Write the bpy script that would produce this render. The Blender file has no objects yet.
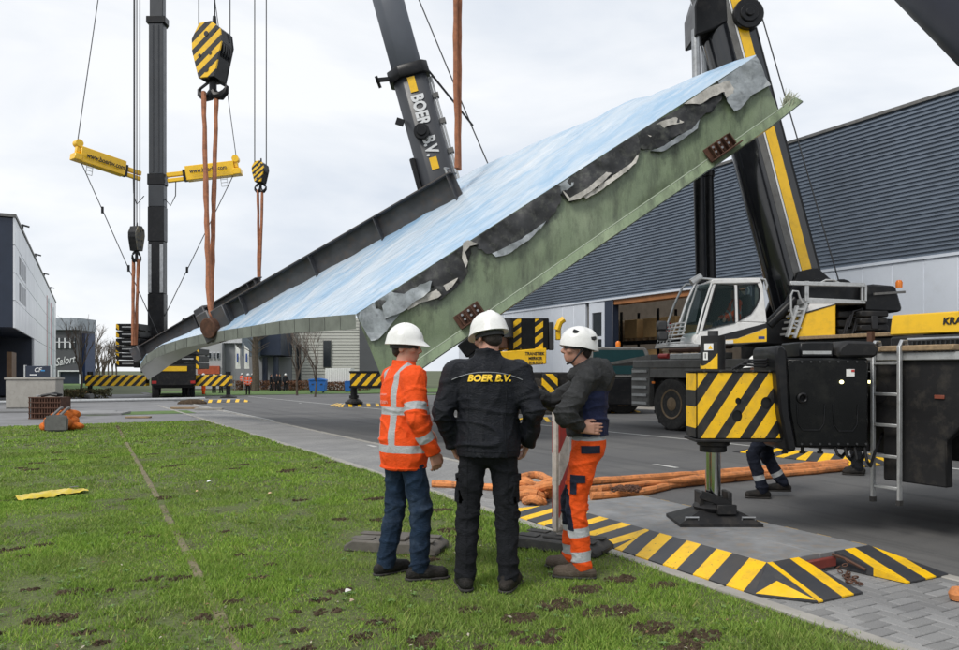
import bpy, bmesh, math, random
import numpy as np
from mathutils import Vector, Matrix, Euler, noise
from mathutils.bvhtree import BVHTree

random.seed(7)
rng = np.random.default_rng(7)
R = math.radians
scene = bpy.context.scene
C = scene.collection

# ------------------------------------------------------------------ camera
YAW = R(28.2)          # the camera looks 28 degrees to the right of the street's direction (+Y)
CH = 1.57              # eye height
FPX = 761.0            # focal length in photograph pixels (959 wide)
U0, V0 = 479.5, 370.0  # principal column, horizon row
cam_d = bpy.data.cameras.new('camera')
cam = bpy.data.objects.new('camera', cam_d)
C.objects.link(cam)
cam.location = (0, 0, CH)
cam.rotation_euler = (R(90), 0, -YAW)
cam_d.sensor_width = 36
cam_d.lens = FPX / 959 * 36
cam_d.shift_y = 45 / 959
cam_d.clip_end = 3000
cam_d.clip_start = 0.1
scene.camera = cam

# ------------------------------------------------------------------ world: overcast sky
SUN_EL, SUN_AZ = R(48), R(-110)     # azimuth measured from +Y towards +X
world = bpy.data.worlds.new('World')
scene.world = world
world.use_nodes = True
wn, wl = world.node_tree.nodes, world.node_tree.links
wn.clear()
w_out = wn.new('ShaderNodeOutputWorld')
w_sky = wn.new('ShaderNodeTexSky'); w_sky.sky_type = 'NISHITA'; w_sky.sun_disc = False
w_sky.sun_elevation = SUN_EL; w_sky.sun_rotation = SUN_AZ
w_bg = wn.new('ShaderNodeBackground'); w_bg.inputs['Strength'].default_value = 0.10
w_cl = wn.new('ShaderNodeBackground'); w_cl.inputs['Strength'].default_value = 1.0
w_tc = wn.new('ShaderNodeTexCoord')
w_map = wn.new('ShaderNodeMapping'); w_map.inputs['Scale'].default_value = (1.0, 1.0, 3.2)
w_map.inputs['Location'].default_value = (0.35, 0.1, 0.2)
w_n = wn.new('ShaderNodeTexNoise'); w_n.inputs['Scale'].default_value = 2.1; w_n.inputs['Detail'].default_value = 6
w_n.inputs['Roughness'].default_value = 0.52; w_n.inputs['Distortion'].default_value = 0.35
w_r = wn.new('ShaderNodeValToRGB')
cr = w_r.color_ramp
cr.elements[0].position = 0.34; cr.elements[0].color = (0.53, 0.57, 0.63, 1)
cr.elements[1].position = 0.60; cr.elements[1].color = (0.72, 0.73, 0.745, 1)
e = cr.elements.new(0.47); e.color = (0.63, 0.655, 0.69, 1)
w_mix = wn.new('ShaderNodeMixShader'); w_mix.inputs[0].default_value = 0.93
wl.new(w_tc.outputs['Generated'], w_map.inputs['Vector'])
wl.new(w_map.outputs['Vector'], w_n.inputs['Vector'])
wl.new(w_n.outputs['Fac'], w_r.inputs['Fac'])
wl.new(w_r.outputs['Color'], w_cl.inputs['Color'])
wl.new(w_sky.outputs['Color'], w_bg.inputs['Color'])
wl.new(w_bg.outputs[0], w_mix.inputs[1]); wl.new(w_cl.outputs[0], w_mix.inputs[2])
wl.new(w_mix.outputs[0], w_out.inputs['Surface'])

sun_d = bpy.data.lights.new('sun', 'SUN')
sun_d.energy = 1.5; sun_d.angle = R(18); sun_d.color = (1.0, 0.96, 0.9)
sun = bpy.data.objects.new('sun', sun_d); C.objects.link(sun)
sdir = Vector((math.sin(SUN_AZ) * math.cos(SUN_EL), math.cos(SUN_AZ) * math.cos(SUN_EL), math.sin(SUN_EL)))
sun.rotation_euler = sdir.to_track_quat('Z', 'Y').to_euler()
sun.location = (0, 0, 60)

vs = scene.view_settings
vs.view_transform = 'Standard'; vs.look = 'None'; vs.exposure = 0.52; vs.gamma = 1.0; vs.use_curve_mapping = False
scene.render.engine = 'CYCLES'
scene.cycles.max_bounces = 6
scene.cycles.use_denoising = True

# ------------------------------------------------------------------ places
FX, FY = math.sin(YAW), math.cos(YAW)
RX, RY = math.cos(YAW), -math.sin(YAW)
def gz(y):
    """ground height: the street falls very gently away from the camera"""
    return -0.0105 * min(max(y - 12.0, 0.0), 57.0)
def lat(u, d): return (u - U0) / FPX * d
def hgt(v, d): return CH + (V0 - v) / FPX * d
def ld(l, d): return (d * FX + l * RX, d * FY + l * RY)
def W(u, v, d):
    x, y = ld(lat(u, d), d)
    return Vector((x, y, hgt(v, d)))
def G(u, v):
    d = CH * FPX / (v - V0)
    for _ in range(12):
        x, y = ld(lat(u, d), d)
        d = 0.5 * d + 0.5 * (CH - gz(y)) * FPX / (v - V0)
    x, y = ld(lat(u, d), d)
    return Vector((x, y, gz(y)))

# ------------------------------------------------------------------ helpers
def tag(o, label=None, cat=None, group=None, kind=None):
    if label: o['label'] = label
    if cat: o['category'] = cat
    if group: o['group'] = group
    if kind: o['kind'] = kind
    return o
def thing(name, label, cat, loc=(0, 0, 0), rz=0.0, group=None):
    o = bpy.data.objects.new(name, None)
    C.objects.link(o)
    o.empty_display_size = 0.2
    o.location = loc; o.rotation_euler = (0, 0, rz)
    return tag(o, label, cat, group)
def add_obj(name, me, parent=None, mat4=None):
    o = bpy.data.objects.new(name, me)
    C.objects.link(o)
    if parent is not None: o.parent = parent
    if mat4 is not None: o.matrix_basis = mat4
    return o
def copy_tree(o, parent=None):
    c = o.copy(); C.objects.link(c); c.parent = parent
    for ch in list(o.children): copy_tree(ch, c)
    return c

class MB:
    def __init__(self): self.v = []; self.f = []; self.m = []
    def add(self, vs_, fs, mi=0):
        n = len(self.v)
        self.v += [tuple(p) for p in vs_]
        for q in fs:
            self.f.append([i + n for i in q]); self.m.append(mi)
        return self
    def box(self, x0, x1, y0, y1, z0, z1, mi=0):
        if x0 > x1: x0, x1 = x1, x0
        if y0 > y1: y0, y1 = y1, y0
        if z0 > z1: z0, z1 = z1, z0
        return self.add([(x0, y0, z0), (x1, y0, z0), (x1, y1, z0), (x0, y1, z0), (x0, y0, z1), (x1, y0, z1), (x1, y1, z1), (x0, y1, z1)],
                        [(3, 2, 1, 0), (4, 5, 6, 7), (0, 1, 5, 4), (1, 2, 6, 5), (2, 3, 7, 6), (3, 0, 4, 7)], mi)
    def obox(self, c, size, rot=None, mi=0):
        sx, sy, sz = [s / 2 for s in size]
        m = rot if rot is not None else Matrix.Identity(3)
        c = Vector(c)
        P = [c + m @ Vector(p) for p in [(-sx, -sy, -sz), (sx, -sy, -sz), (sx, sy, -sz), (-sx, sy, -sz), (-sx, -sy, sz), (sx, -sy, sz), (sx, sy, sz), (-sx, sy, sz)]]
        return self.add(P, [(3, 2, 1, 0), (4, 5, 6, 7), (0, 1, 5, 4), (1, 2, 6, 5), (2, 3, 7, 6), (3, 0, 4, 7)], mi)
    def beam(self, p0, p1, w, h, up=(0, 0, 1), mi=0):
        p0 = Vector(p0); p1 = Vector(p1)
        z = (p1 - p0).normalized(); x = Vector(up).cross(z)
        if x.length < 1e-4: x = Vector((1, 0, 0))
        x.normalize(); y = z.cross(x)
        m = Matrix((x, y, z)).transposed()
        return self.obox((p0 + p1) / 2, (w, h, (p1 - p0).length), m, mi)
    def cyl(self, p0, p1, r0, r1=None, n=14, mi=0):
        r1 = r0 if r1 is None else r1
        p0 = Vector(p0); p1 = Vector(p1)
        z = (p1 - p0).normalized()
        x = z.orthogonal().normalized(); y = z.cross(x)
        P = []
        for p, r in ((p0, r0), (p1, r1)):
            for i in range(n):
                a = 2 * math.pi * i / n
                P.append(p + x * (r * math.cos(a)) + y * (r * math.sin(a)))
        F = [(i, (i + 1) % n, n + (i + 1) % n, n + i) for i in range(n)]
        F += [tuple(range(n - 1, -1, -1)), tuple(range(n, 2 * n))]
        return self.add(P, F, mi)
    def tube(self, pts, r, n=8, mi=0):
        pts = [Vector(p) for p in pts]
        rr = r if isinstance(r, (list, tuple)) else [r] * len(pts)
        P = []; F = []
        t = (pts[1] - pts[0]).normalized(); x = t.orthogonal().normalized()
        for i, p in enumerate(pts):
            t = (pts[min(i + 1, len(pts) - 1)] - pts[max(i - 1, 0)])
            if t.length < 1e-9: t = Vector((0, 0, 1))
            t.normalize()
            x = (x - t * x.dot(t))
            if x.length < 1e-6: x = t.orthogonal()
            x.normalize(); y = t.cross(x)
            for k in range(n):
                a = 2 * math.pi * k / n
                P.append(p + x * (rr[i] * math.cos(a)) + y * (rr[i] * math.sin(a)))
        for i in range(len(pts) - 1):
            for k in range(n):
                F.append((i * n + k, i * n + (k + 1) % n, (i + 1) * n + (k + 1) % n, (i + 1) * n + k))
        F += [tuple(range(n - 1, -1, -1)), tuple(range((len(pts) - 1) * n, len(pts) * n))]
        return self.add(P, F, mi)
    def prism(self, poly, a0, a1, axis='y', mi=0):
        """poly in the plane of the two other axes (in order), extruded along axis"""
        def pt(p, a):
            if axis == 'y': return (p[0], a, p[1])
            if axis == 'x': return (a, p[0], p[1])
            return (p[0], p[1], a)
        n = len(poly)
        P = [pt(p, a0) for p in poly] + [pt(p, a1) for p in poly]
        F = [(i, (i + 1) % n, n + (i + 1) % n, n + i) for i in range(n)] + [tuple(range(n - 1, -1, -1)), tuple(range(n, 2 * n))]
        return self.add(P, F, mi)
    def lathe(self, prof, o=(0, 0, 0), axis=(0, 0, 1), n=20, mi=0):
        o = Vector(o); z = Vector(axis).normalized(); x = z.orthogonal().normalized(); y = z.cross(x)
        P = []; F = []
        for (r, h) in prof:
            for k in range(n):
                a = 2 * math.pi * k / n
                P.append(o + z * h + x * (r * math.cos(a)) + y * (r * math.sin(a)))
        for i in range(len(prof) - 1):
            for k in range(n):
                F.append((i * n + k, i * n + (k + 1) % n, (i + 1) * n + (k + 1) % n, (i + 1) * n + k))
        F += [tuple(range(n - 1, -1, -1)), tuple(range((len(prof) - 1) * n, len(prof) * n))]
        return self.add(P, F, mi)
    def mesh(self, name, mats, bevel=0, smooth=False, seg=1):
        me = bpy.data.meshes.new(name)
        me.from_pydata(self.v, [], self.f)
        mats = mats if isinstance(mats, (list, tuple)) else [mats]
        for m in mats: me.materials.append(m)
        if any(self.m): me.polygons.foreach_set('material_index', self.m)
        bm = bmesh.new(); bm.from_mesh(me)
        bmesh.ops.recalc_face_normals(bm, faces=bm.faces)
        if bevel:
            ed = [e_ for e_ in bm.edges if len(e_.link_faces) == 2 and e_.calc_face_angle(0) > R(35)]
            bmesh.ops.bevel(bm, geom=ed, offset=bevel, segments=seg, affect='EDGES', clamp_overlap=True)
        bm.to_mesh(me); bm.free()
        if smooth or bevel:
            me.polygons.foreach_set('use_smooth', [True] * len(me.polygons))
            me.set_sharp_from_angle(angle=R(38))
        return me
    def build(self, name, mats, parent=None, bevel=0, smooth=False, mat4=None, seg=1):
        return add_obj(name, self.mesh(name, mats, bevel, smooth, seg), parent, mat4)

def text_obj(body, size, mat, parent, mat4, name='lettering', shear=0.0, extrude=0.004, bold=0.0, xscale=1.0, align='CENTER'):
    cu = bpy.data.curves.new('txt', 'FONT')
    cu.body = body; cu.size = size; cu.extrude = extrude; cu.align_x = align; cu.align_y = 'CENTER'
    cu.shear = shear; cu.offset = bold; cu.resolution_u = 3
    to = bpy.data.objects.new('txt', cu); C.objects.link(to)
    dg = bpy.context.evaluated_depsgraph_get()
    me = bpy.data.meshes.new_from_object(to.evaluated_get(dg))
    bpy.data.objects.remove(to); bpy.data.curves.remove(cu)
    me.name = name
    if xscale != 1.0: me.transform(Matrix.Diagonal((xscale, 1, 1, 1)))
    me.materials.clear(); me.materials.append(mat)
    return add_obj(name, me, parent, mat4)
def frame(o, x, y):
    """4x4 with local x, y (text plane) at o"""
    x = Vector(x).normalized(); y = Vector(y); y = (y - x * y.dot(x)).normalized(); z = x.cross(y)
    m = Matrix((x, y, z)).transposed().to_4x4(); m.translation = Vector(o)
    return m

# ------------------------------------------------------------------ materials
def nodes_of(name):
    m = bpy.data.materials.new(name); m.use_nodes = True
    nt = m.node_tree
    return m, nt, nt.nodes, nt.links, nt.nodes['Principled BSDF']
def obj_noise(nt, scale, detail=4, rough=0.55, stretch=None, coord='Object'):
    tc = nt.nodes.new('ShaderNodeTexCoord')
    n = nt.nodes.new('ShaderNodeTexNoise')
    n.inputs['Scale'].default_value = scale; n.inputs['Detail'].default_value = detail; n.inputs['Roughness'].default_value = rough
    if stretch:
        mp = nt.nodes.new('ShaderNodeMapping'); mp.inputs['Scale'].default_value = stretch
        nt.links.new(tc.outputs[coord], mp.inputs[0]); nt.links.new(mp.outputs[0], n.inputs['Vector'])
    else:
        nt.links.new(tc.outputs[coord], n.inputs['Vector'])
    return n
def ramp(nt, src, stops):
    r = nt.nodes.new('ShaderNodeValToRGB'); el = r.color_ramp.elements
    while len(el) < len(stops): el.new(0.5)
    for e_, (p, c) in zip(el, stops):
        e_.position = p; e_.color = (c[0], c[1], c[2], 1)
    nt.links.new(src, r.inputs['Fac'])
    return r
def sc(c, k): return (min(c[0] * k, 1), min(c[1] * k, 1), min(c[2] * k, 1))
def mixc(nt, fac, a, b, mode='MIX'):
    m = nt.nodes.new('ShaderNodeMix'); m.data_type = 'RGBA'; m.blend_type = mode
    for sock, val in ((m.inputs[0], fac), (m.inputs[6], a), (m.inputs[7], b)):
        if hasattr(val, 'is_output'): nt.links.new(val, sock)
        elif isinstance(val, (int, float)): sock.default_value = val
        else: sock.default_value = (val[0], val[1], val[2], 1)
    return m.outputs[2]
def add_bump(nt, b, src, strength, dist=0.01):
    bp = nt.nodes.new('ShaderNodeBump'); bp.inputs['Strength'].default_value = strength; bp.inputs['Distance'].default_value = dist
    nt.links.new(src, bp.inputs['Height']); nt.links.new(bp.outputs[0], b.inputs['Normal'])
def M(name, col, rough=0.6, metal=0.0, var=0.18, scale=3.0, bump=0.0, bscale=40.0, dirt=None, dirt_amt=0.3, stretch=None, spec=0.5, coat=0.0):
    m, nt, N, L, b = nodes_of(name)
    n = obj_noise(nt, scale, 5, 0.6, stretch)
    c = ramp(nt, n.outputs['Fac'], [(0.3, sc(col, 1 - var)), (0.7, sc(col, 1 + var))]).outputs['Color']
    if dirt is not None:
        n2 = obj_noise(nt, scale * 2.7, 6, 0.7)
        f = ramp(nt, n2.outputs['Fac'], [(0.5, (0, 0, 0)), (0.72, (dirt_amt,) * 3)]).outputs['Color']
        c = mixc(nt, f, c, dirt)
    L.new(c, b.inputs['Base Color'])
    b.inputs['Roughness'].default_value = rough; b.inputs['Metallic'].default_value = metal
    b.inputs['Specular IOR Level'].default_value = spec
    b.inputs['Coat Weight'].default_value = coat
    if bump:
        nb = obj_noise(nt, bscale, 4, 0.6)
        add_bump(nt, b, nb.outputs['Fac'], bump)
    rn = obj_noise(nt, scale * 1.7, 4)
    rr = nt.nodes.new('ShaderNodeMapRange'); rr.inputs['To Min'].default_value = max(rough - 0.1, 0.03); rr.inputs['To Max'].default_value = min(rough + 0.14, 1)
    L.new(rn.outputs['Fac'], rr.inputs['Value']); L.new(rr.outputs[0], b.inputs['Roughness'])
    return m
YEL, BLK = (0.90, 0.53, 0.006), (0.008, 0.0085, 0.010)
def hazard(name, vec, period, c1=YEL, c2=BLK, duty=0.5, rough=0.45, phase=0.0, wear=0.25):
    m, nt, N, L, b = nodes_of(name)
    tc = N.new('ShaderNodeTexCoord')
    dt = N.new('ShaderNodeVectorMath'); dt.operation = 'DOT_PRODUCT'; dt.inputs[1].default_value = vec
    L.new(tc.outputs['Object'], dt.inputs[0])
    md = N.new('ShaderNodeMath'); md.operation = 'MULTIPLY_ADD'; md.inputs[1].default_value = 1.0 / period; md.inputs[2].default_value = phase + 100
    L.new(dt.outputs['Value'], md.inputs[0])
    fr = N.new('ShaderNodeMath'); fr.operation = 'FRACT'; L.new(md.outputs[0], fr.inputs[0])
    gt = N.new('ShaderNodeMath'); gt.operation = 'GREATER_THAN'; gt.inputs[1].default_value = duty; L.new(fr.outputs[0], gt.inputs[0])
    c = mixc(nt, gt.outputs[0], c1, c2)
    n = obj_noise(nt, 5, 6, 0.7)
    f = ramp(nt, n.outputs['Fac'], [(0.45, (0, 0, 0)), (0.75, (wear * 1.5,) * 3)]).outputs['Color']
    c = mixc(nt, f, c, (0.10, 0.085, 0.07))
    nc = obj_noise(nt, 26, 5, 0.75)
    f = ramp(nt, nc.outputs['Fac'], [(0.62, (0, 0, 0)), (0.66, (min(wear * 3, .9),) * 3)]).outputs['Color']
    c = mixc(nt, f, c, (0.055, 0.05, 0.045))
    L.new(c, b.inputs['Base Color']); b.inputs['Roughness'].default_value = rough
    return m

m_black = M('black_paint', (0.007, 0.0075, 0.009), 0.32, 0, 0.3, 2, dirt=(0.05, 0.045, 0.04), dirt_amt=0.3, spec=.28)
m_gloss = M('gloss_black_paint', (0.010, 0.011, 0.014), 0.12, 0, 0.3, 1.0, dirt=(0.05, 0.05, 0.05), dirt_amt=0.15, coat=0.5)
m_chassis = M('dusty_black_chassis', (0.016, 0.016, 0.017), 0.5, 0, 0.3, 2, dirt=(0.085, 0.075, 0.062), dirt_amt=0.45, bump=0.05, bscale=20, spec=.25)
m_greychas = M('grey_chassis_paint', (0.15, 0.148, 0.142), 0.55, 0, 0.2, 2, dirt=(0.05, 0.042, 0.035), dirt_amt=0.6)
m_yellow = M('yellow_paint', YEL, 0.33, 0, 0.06, 2, dirt=(0.35, 0.20, 0.02), dirt_amt=0.3, coat=0.2)
m_white = M('white_paint', (0.78, 0.78, 0.77), 0.35, 0, 0.04, 2, dirt=(0.35, 0.32, 0.28), dirt_amt=0.3, coat=0.2)
m_offwhite = M('white_panel', (0.60, 0.64, 0.70), 0.45, 0, 0.04, 0.8, dirt=(0.4, 0.4, 0.4), dirt_amt=0.2)
m_steel = M('bare_steel', (0.36, 0.37, 0.38), 0.38, 0.7, 0.2, 4, dirt=(0.12, 0.1, 0.08), dirt_amt=0.4)
m_alu = M('aluminium', (0.50, 0.51, 0.51), 0.42, 0.55, 0.12, 6, dirt=(0.16, 0.15, 0.13), dirt_amt=0.4)
m_chrome = M('chrome_rod', (0.62, 0.63, 0.64), 0.07, 1.0, 0.05, 2)
m_beam = M('mill_scale_steel', (0.070, 0.071, 0.078), 0.5, 0.25, 0.35, 1.3, dirt=(0.14, 0.085, 0.05), dirt_amt=0.4, bump=0.04)
m_rustedge = M('worn_steel_edge', (0.20, 0.15, 0.115), 0.65, 0.1, 0.3, 4)
m_rust = M('rusty_steel', (0.085, 0.038, 0.022), 0.75, 0.1, 0.45, 6, bump=0.2, bscale=60)
m_rubber = M('rubber', (0.030, 0.029, 0.028), 0.8, 0, 0.25, 5, dirt=(0.11, 0.10, 0.09), dirt_amt=0.5, bump=0.1)
m_rim = M('dusty_brown_rim', (0.24, 0.17, 0.10), 0.6, 0.2, 0.25, 5, dirt=(0.05, 0.04, 0.03), dirt_amt=0.6)
m_rope = M('steel_wire_rope', (0.06, 0.062, 0.066), 0.5, 0.3, 0.2, 5)
m_sling = M('orange_round_sling', (0.60, 0.225, 0.075), 0.85, 0, 0.3, 4, dirt=(0.13, 0.07, 0.045), dirt_amt=0.9, bump=0.6, bscale=45)
m_slingdark = M('weathered_brown_sling', (0.33, 0.13, 0.065), 0.85, 0, 0.3, 4, dirt=(0.12, 0.06, 0.04), dirt_amt=0.6, bump=0.3, bscale=30)
m_wood = M('sawn_timber', (0.27, 0.19, 0.11), 0.8, 0, 0.3, 3, bump=0.15, stretch=(1, 8, 8))
m_concrete = M('concrete', (0.33, 0.315, 0.285), 0.85, 0, 0.12, 2, dirt=(0.16, 0.15, 0.13), dirt_amt=0.4, bump=0.15)
m_darkglass = M('dark_glass', (0.015, 0.02, 0.024), 0.05, 0, 0.1, 1)
m_darkplastic = M('dark_plastic', (0.03, 0.031, 0.033), 0.6, 0, 0.2, 5)
m_navy = M('navy_cladding', (0.018, 0.027, 0.05), 0.4, 0, 0.15, 1)
m_orangelamp = M('orange_lens', (0.85, 0.22, 0.02), 0.2, 0, 0.05, 2)
m_red = M('red_plastic', (0.45, 0.025, 0.02), 0.35, 0, 0.1, 4)
m_whitesign = M('white_sign', (0.75, 0.75, 0.73), 0.5, 0, 0.05, 8)
m_letterblack = M('black_lettering', (0.012, 0.012, 0.014), 0.5, 0, 0.1, 5)
m_satin = M('satin_black_paint', (0.005, 0.0055, 0.006), .22, 0, .3, 2, dirt=(.03, .03, .026), dirt_amt=.4, spec=.2)
m_letterwhite = M('white_lettering', (0.72, 0.73, 0.74), 0.5, 0, 0.08, 5)
def glass_mat(name, tint, rough=0.03, alpha=0.35, thru=(0.55, 0.66, 0.66)):
    m, nt, N, L, b = nodes_of(name)
    b.inputs['Base Color'].default_value = (*tint, 1); b.inputs['Roughness'].default_value = rough
    tr = N.new('ShaderNodeBsdfTransparent'); tr.inputs[0].default_value = (*thru, 1)
    mx = N.new('ShaderNodeMixShader'); mx.inputs[0].default_value = alpha
    L.new(tr.outputs[0], mx.inputs[1]); L.new(b.outputs[0], mx.inputs[2])
    L.new(mx.outputs[0], N['Material Output'].inputs['Surface'])
    return m
m_cabglass = glass_mat('tinted_cab_glass', (0.03, 0.055, 0.055), 0.03, 0.16, (.72, .80, .80))
def emis(name, col, s):
    m, nt, N, L, b = nodes_of(name)
    b.inputs['Base Color'].default_value = (*col, 1); b.inputs['Emission Color'].default_value = (*col, 1); b.inputs['Emission Strength'].default_value = s
    return m
m_worklight = emis('lit_work_light', (1.0, 0.92, 0.45), 2.2)

# ================================================================== SETTING: ground, road, pavement, lawn
def strip(name, x0, x1, ys, mat, dz=0.0, nx=2, kind='structure', thick=0.0):
    mb = MB(); n = nx
    P = []
    for y in ys:
        for i in range(n):
            P.append((x0 + (x1 - x0) * i / (n - 1), y, gz(y) + dz))
    F = [(j * n + i, j * n + i + 1, (j + 1) * n + i + 1, (j + 1) * n + i) for j in range(len(ys) - 1) for i in range(n - 1)]
    mb.add(P, F)
    me = bpy.data.meshes.new(name); me.from_pydata(mb.v, [], mb.f); me.materials.append(mat)
    o = add_obj(name, me)
    return tag(o, kind=kind)
YS = [-40, -20, 0, 6, 12, 20, 30, 40, 50, 60, 69, 80, 120, 200, 400, 1500]

def asphalt_mat():
    m, nt, N, L, b = nodes_of('asphalt')
    n1 = obj_noise(nt, 0.35, 5, 0.6); n2 = obj_noise(nt, 140, 3, 0.7); n3 = obj_noise(nt, 0.9, 6, 0.65, (0.25, 1, 1))
    c = ramp(nt, n1.outputs['Fac'], [(0.3, (0.094, 0.094, 0.096)), (0.7, (0.130, 0.129, 0.126))]).outputs['Color']
    g = ramp(nt, n2.outputs['Fac'], [(0.3, (0.55, 0.55, 0.55)), (0.75, (1.5, 1.5, 1.5))]).outputs['Color']
    c = mixc(nt, 0.6, c, g, 'MULTIPLY')
    st = ramp(nt, n3.outputs['Fac'], [(0.52, (0, 0, 0)), (0.7, (0.5, 0.5, 0.5))]).outputs['Color']
    c = mixc(nt, st, c, (0.165, 0.16, 0.15))
    n4 = obj_noise(nt, 1.3, 5, .6, (2.2, .10, 1)); tr_ = ramp(nt, n4.outputs['Fac'], [(0.50, (0, 0, 0)), (0.68, (.55,) * 3)]).outputs['Color']
    c = mixc(nt, tr_, c, (0.045, 0.045, 0.047))
    n5 = obj_noise(nt, 2.6, 8, .75); sp_ = ramp(nt, n5.outputs['Fac'], [(0.63, (0, 0, 0)), (0.70, (.5,) * 3)]).outputs['Color']
    c = mixc(nt, sp_, c, (0.04, 0.04, 0.041))
    L.new(c, b.inputs['Base Color']); b.inputs['Roughness'].default_value = 0.82
    add_bump(nt, b, n2.outputs['Fac'], 0.5, 0.006)
    return m
m_asphalt = asphalt_mat()
m_soil = M('bare_soil', (0.066, 0.048, 0.032), 0.95, 0, 0.5, 9, bump=0.8, bscale=35, spec=.1)
m_far_ground = M('far_ground', (0.07, 0.085, 0.035), 0.95, 0, 0.3, 0.05)
o = strip('ground', -900, 900, YS, m_far_ground, -0.03)
strip('road', 5.80, 22.0, YS[1:12], m_asphalt, -0.004)
strip('side_road', 22.0, 60.0, [44, 50, 58, 64], m_asphalt, -0.004)
# road paint
m_paint = M('worn_road_paint', (0.52, 0.52, 0.50), 0.7, 0, 0.15, 6, dirt=(0.12, 0.12, 0.12), dirt_amt=0.7)
for k, (x0, x1, y0, y1) in enumerate([(12.32, 12.44, -6, 62), (6.0, 6.09, 26, 60)]):
    ys = list(np.linspace(y0, y1, 24))
    o = strip('road_line', x0, x1, ys, m_paint, 0.002)
for (u, v) in ((665, 466), (470, 424), (372, 446), (540, 415), (300, 403)):
    p = G(u, v)
    MB().add([(-0.05, -0.28, 0.003), (0.06, -0.28, 0.003), (0.05, 0.22, 0.003), (-0.04, 0.28, 0.003)], [(0, 1, 2, 3)]).build('road_line', m_paint, None, mat4=Matrix.Translation(p))['kind'] = 'structure'
for ob in bpy.data.objects:
    if ob.name.startswith('road_line'): ob['kind'] = 'structure'

# ---- lawn (soil sheet, fine undulation)
def lawn_z(x, y):
    return gz(y) + 0.012 * noise.noise((x * 0.7, y * 0.7, 1)) + 0.006 * noise.noise((x * 2.3, y * 2.3, 5)) - 0.004
def lawn_mat():
    m, nt, N, L, b = nodes_of('lawn_turf')
    n1 = obj_noise(nt, 0.8, 6, 0.65); n2 = obj_noise(nt, 22, 5, 0.7)
    c1 = ramp(nt, n2.outputs['Fac'], [(0.3, (0.062, 0.066, 0.026)), (0.55, (0.110, 0.140, 0.042)), (0.8, (0.17, 0.20, 0.07))]).outputs['Color']
    c2 = ramp(nt, n2.outputs['Fac'], [(0.3, (0.05, 0.042, 0.024)), (0.7, (0.10, 0.088, 0.045))]).outputs['Color']
    f = ramp(nt, n1.outputs['Fac'], [(0.50, (0, 0, 0)), (0.66, (0.8, 0.8, 0.8))]).outputs['Color']
    L.new(mixc(nt, f, c1, c2), b.inputs['Base Color']); b.inputs['Roughness'].default_value = 0.95
    add_bump(nt, b, n2.outputs['Fac'], 0.8, 0.03)
    return m
m_lawn = lawn_mat()
LX0, LX1, LY0, LY1 = -28.0, 4.06, -3.0, 27.6
gx = np.concatenate([np.linspace(LX0, -8, 18), np.linspace(-7.5, LX1, 60)])
gy = np.concatenate([np.linspace(LY0, 14, 80), np.linspace(14.4, LY1, 34)])
P = [(x, y, lawn_z(x, y)) for y in gy for x in gx]
nx_ = len(gx)
Fq = [(j * nx_ + i, j * nx_ + i + 1, (j + 1) * nx_ + i + 1, (j + 1) * nx_ + i) for j in range(len(gy) - 1) for i in range(nx_ - 1)]
me = bpy.data.meshes.new('lawn'); me.from_pydata(P, [], Fq); me.materials.append(m_lawn)
me.polygons.foreach_set('use_smooth', [True] * len(me.polygons))
tag(add_obj('lawn', me), kind='structure')

# earth patches where the turf is torn (positions along the lawn)
PATCH = []
prng = random.Random(11)
for (u, v, r) in [(440, 0, 0)][:0]: pass
for (u, v, r) in [(52, 620, .22), (85, 632, .10), (180, 578, .14), (135, 532, .12), (45, 545, .13), (150, 536, .16), (205, 617, .15), (232, 602, .12), (240, 628, .13),
                  (110, 590, .07), (30, 590, .08), (165, 588, .07), (270, 565, .09), (225, 532, .1), (240, 555, .09), (75, 508, .12), (130, 500, .1), (265, 577, .08),
                  (560, 605, .25), (610, 612, .30), (520, 618, .2), (650, 628, .25), (700, 636, .22), (585, 590, .2), (430, 560, .12), (470, 610, .14), (330, 440, .35), (225, 436, .5),
                  (205, 437, .4), (290, 470, .2), (380, 470, .3), (400, 490, .25), (300, 500, .16), (340, 520, .14), (440, 510, .25), (60, 460, .2), (30, 470, .2), (320, 600, .12),
                  (380, 622, .14), (300, 630, .1), (420, 640, .13), (180, 465, .2), (95, 480, .14), (450, 530, .2), (620, 580, .2), (540, 640, .2)]:
    p = G(u, v); PATCH.append((p.x, p.y, r * 0.6))
for _ in range(110):
    d = 4.2 + 18 * prng.random() ** 1.6
    x, y = ld(lat(prng.uniform(-40, 700), d), d)
    if x < 3.9: PATCH.append((x, y, prng.uniform(0.03, 0.085) * (1 + d * 0.05)))
mb = MB()
for (x, y, r) in PATCH:
    n = 40 if r < .10 else 110
    for k in range(n):
        a = prng.uniform(0, 6.28); q = r * math.sqrt(prng.random()) * 0.9
        px, py = x + math.cos(a) * q * 1.25, y + math.sin(a) * q * 0.8
        if px > 4.0: continue
        s = prng.uniform(0.006, 0.020) * (0.8 + r * 1.6)
        z = lawn_z(px, py)
        ring = [(px + s * math.cos(t) * prng.uniform(.7, 1.3), py + s * math.sin(t) * prng.uniform(.7, 1.3), z - .004) for t in (0, 1.25, 2.5, 3.8, 5)]
        top = [(px + .55 * s * math.cos(t + .3), py + .55 * s * math.sin(t + .3), z + s * prng.uniform(.5, 1.1)) for t in (0, 1.25, 2.5, 3.8, 5)]
        mb.add(ring + top, [(i, (i + 1) % 5, 5 + (i + 1) % 5, 5 + i) for i in range(5)] + [(5, 6, 7, 8, 9)])
o = mb.build('earth_clods', m_soil, None, smooth=True); tag(o, 'crumbs of brown earth scattered over the torn lawn', 'earth', kind='stuff')

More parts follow.
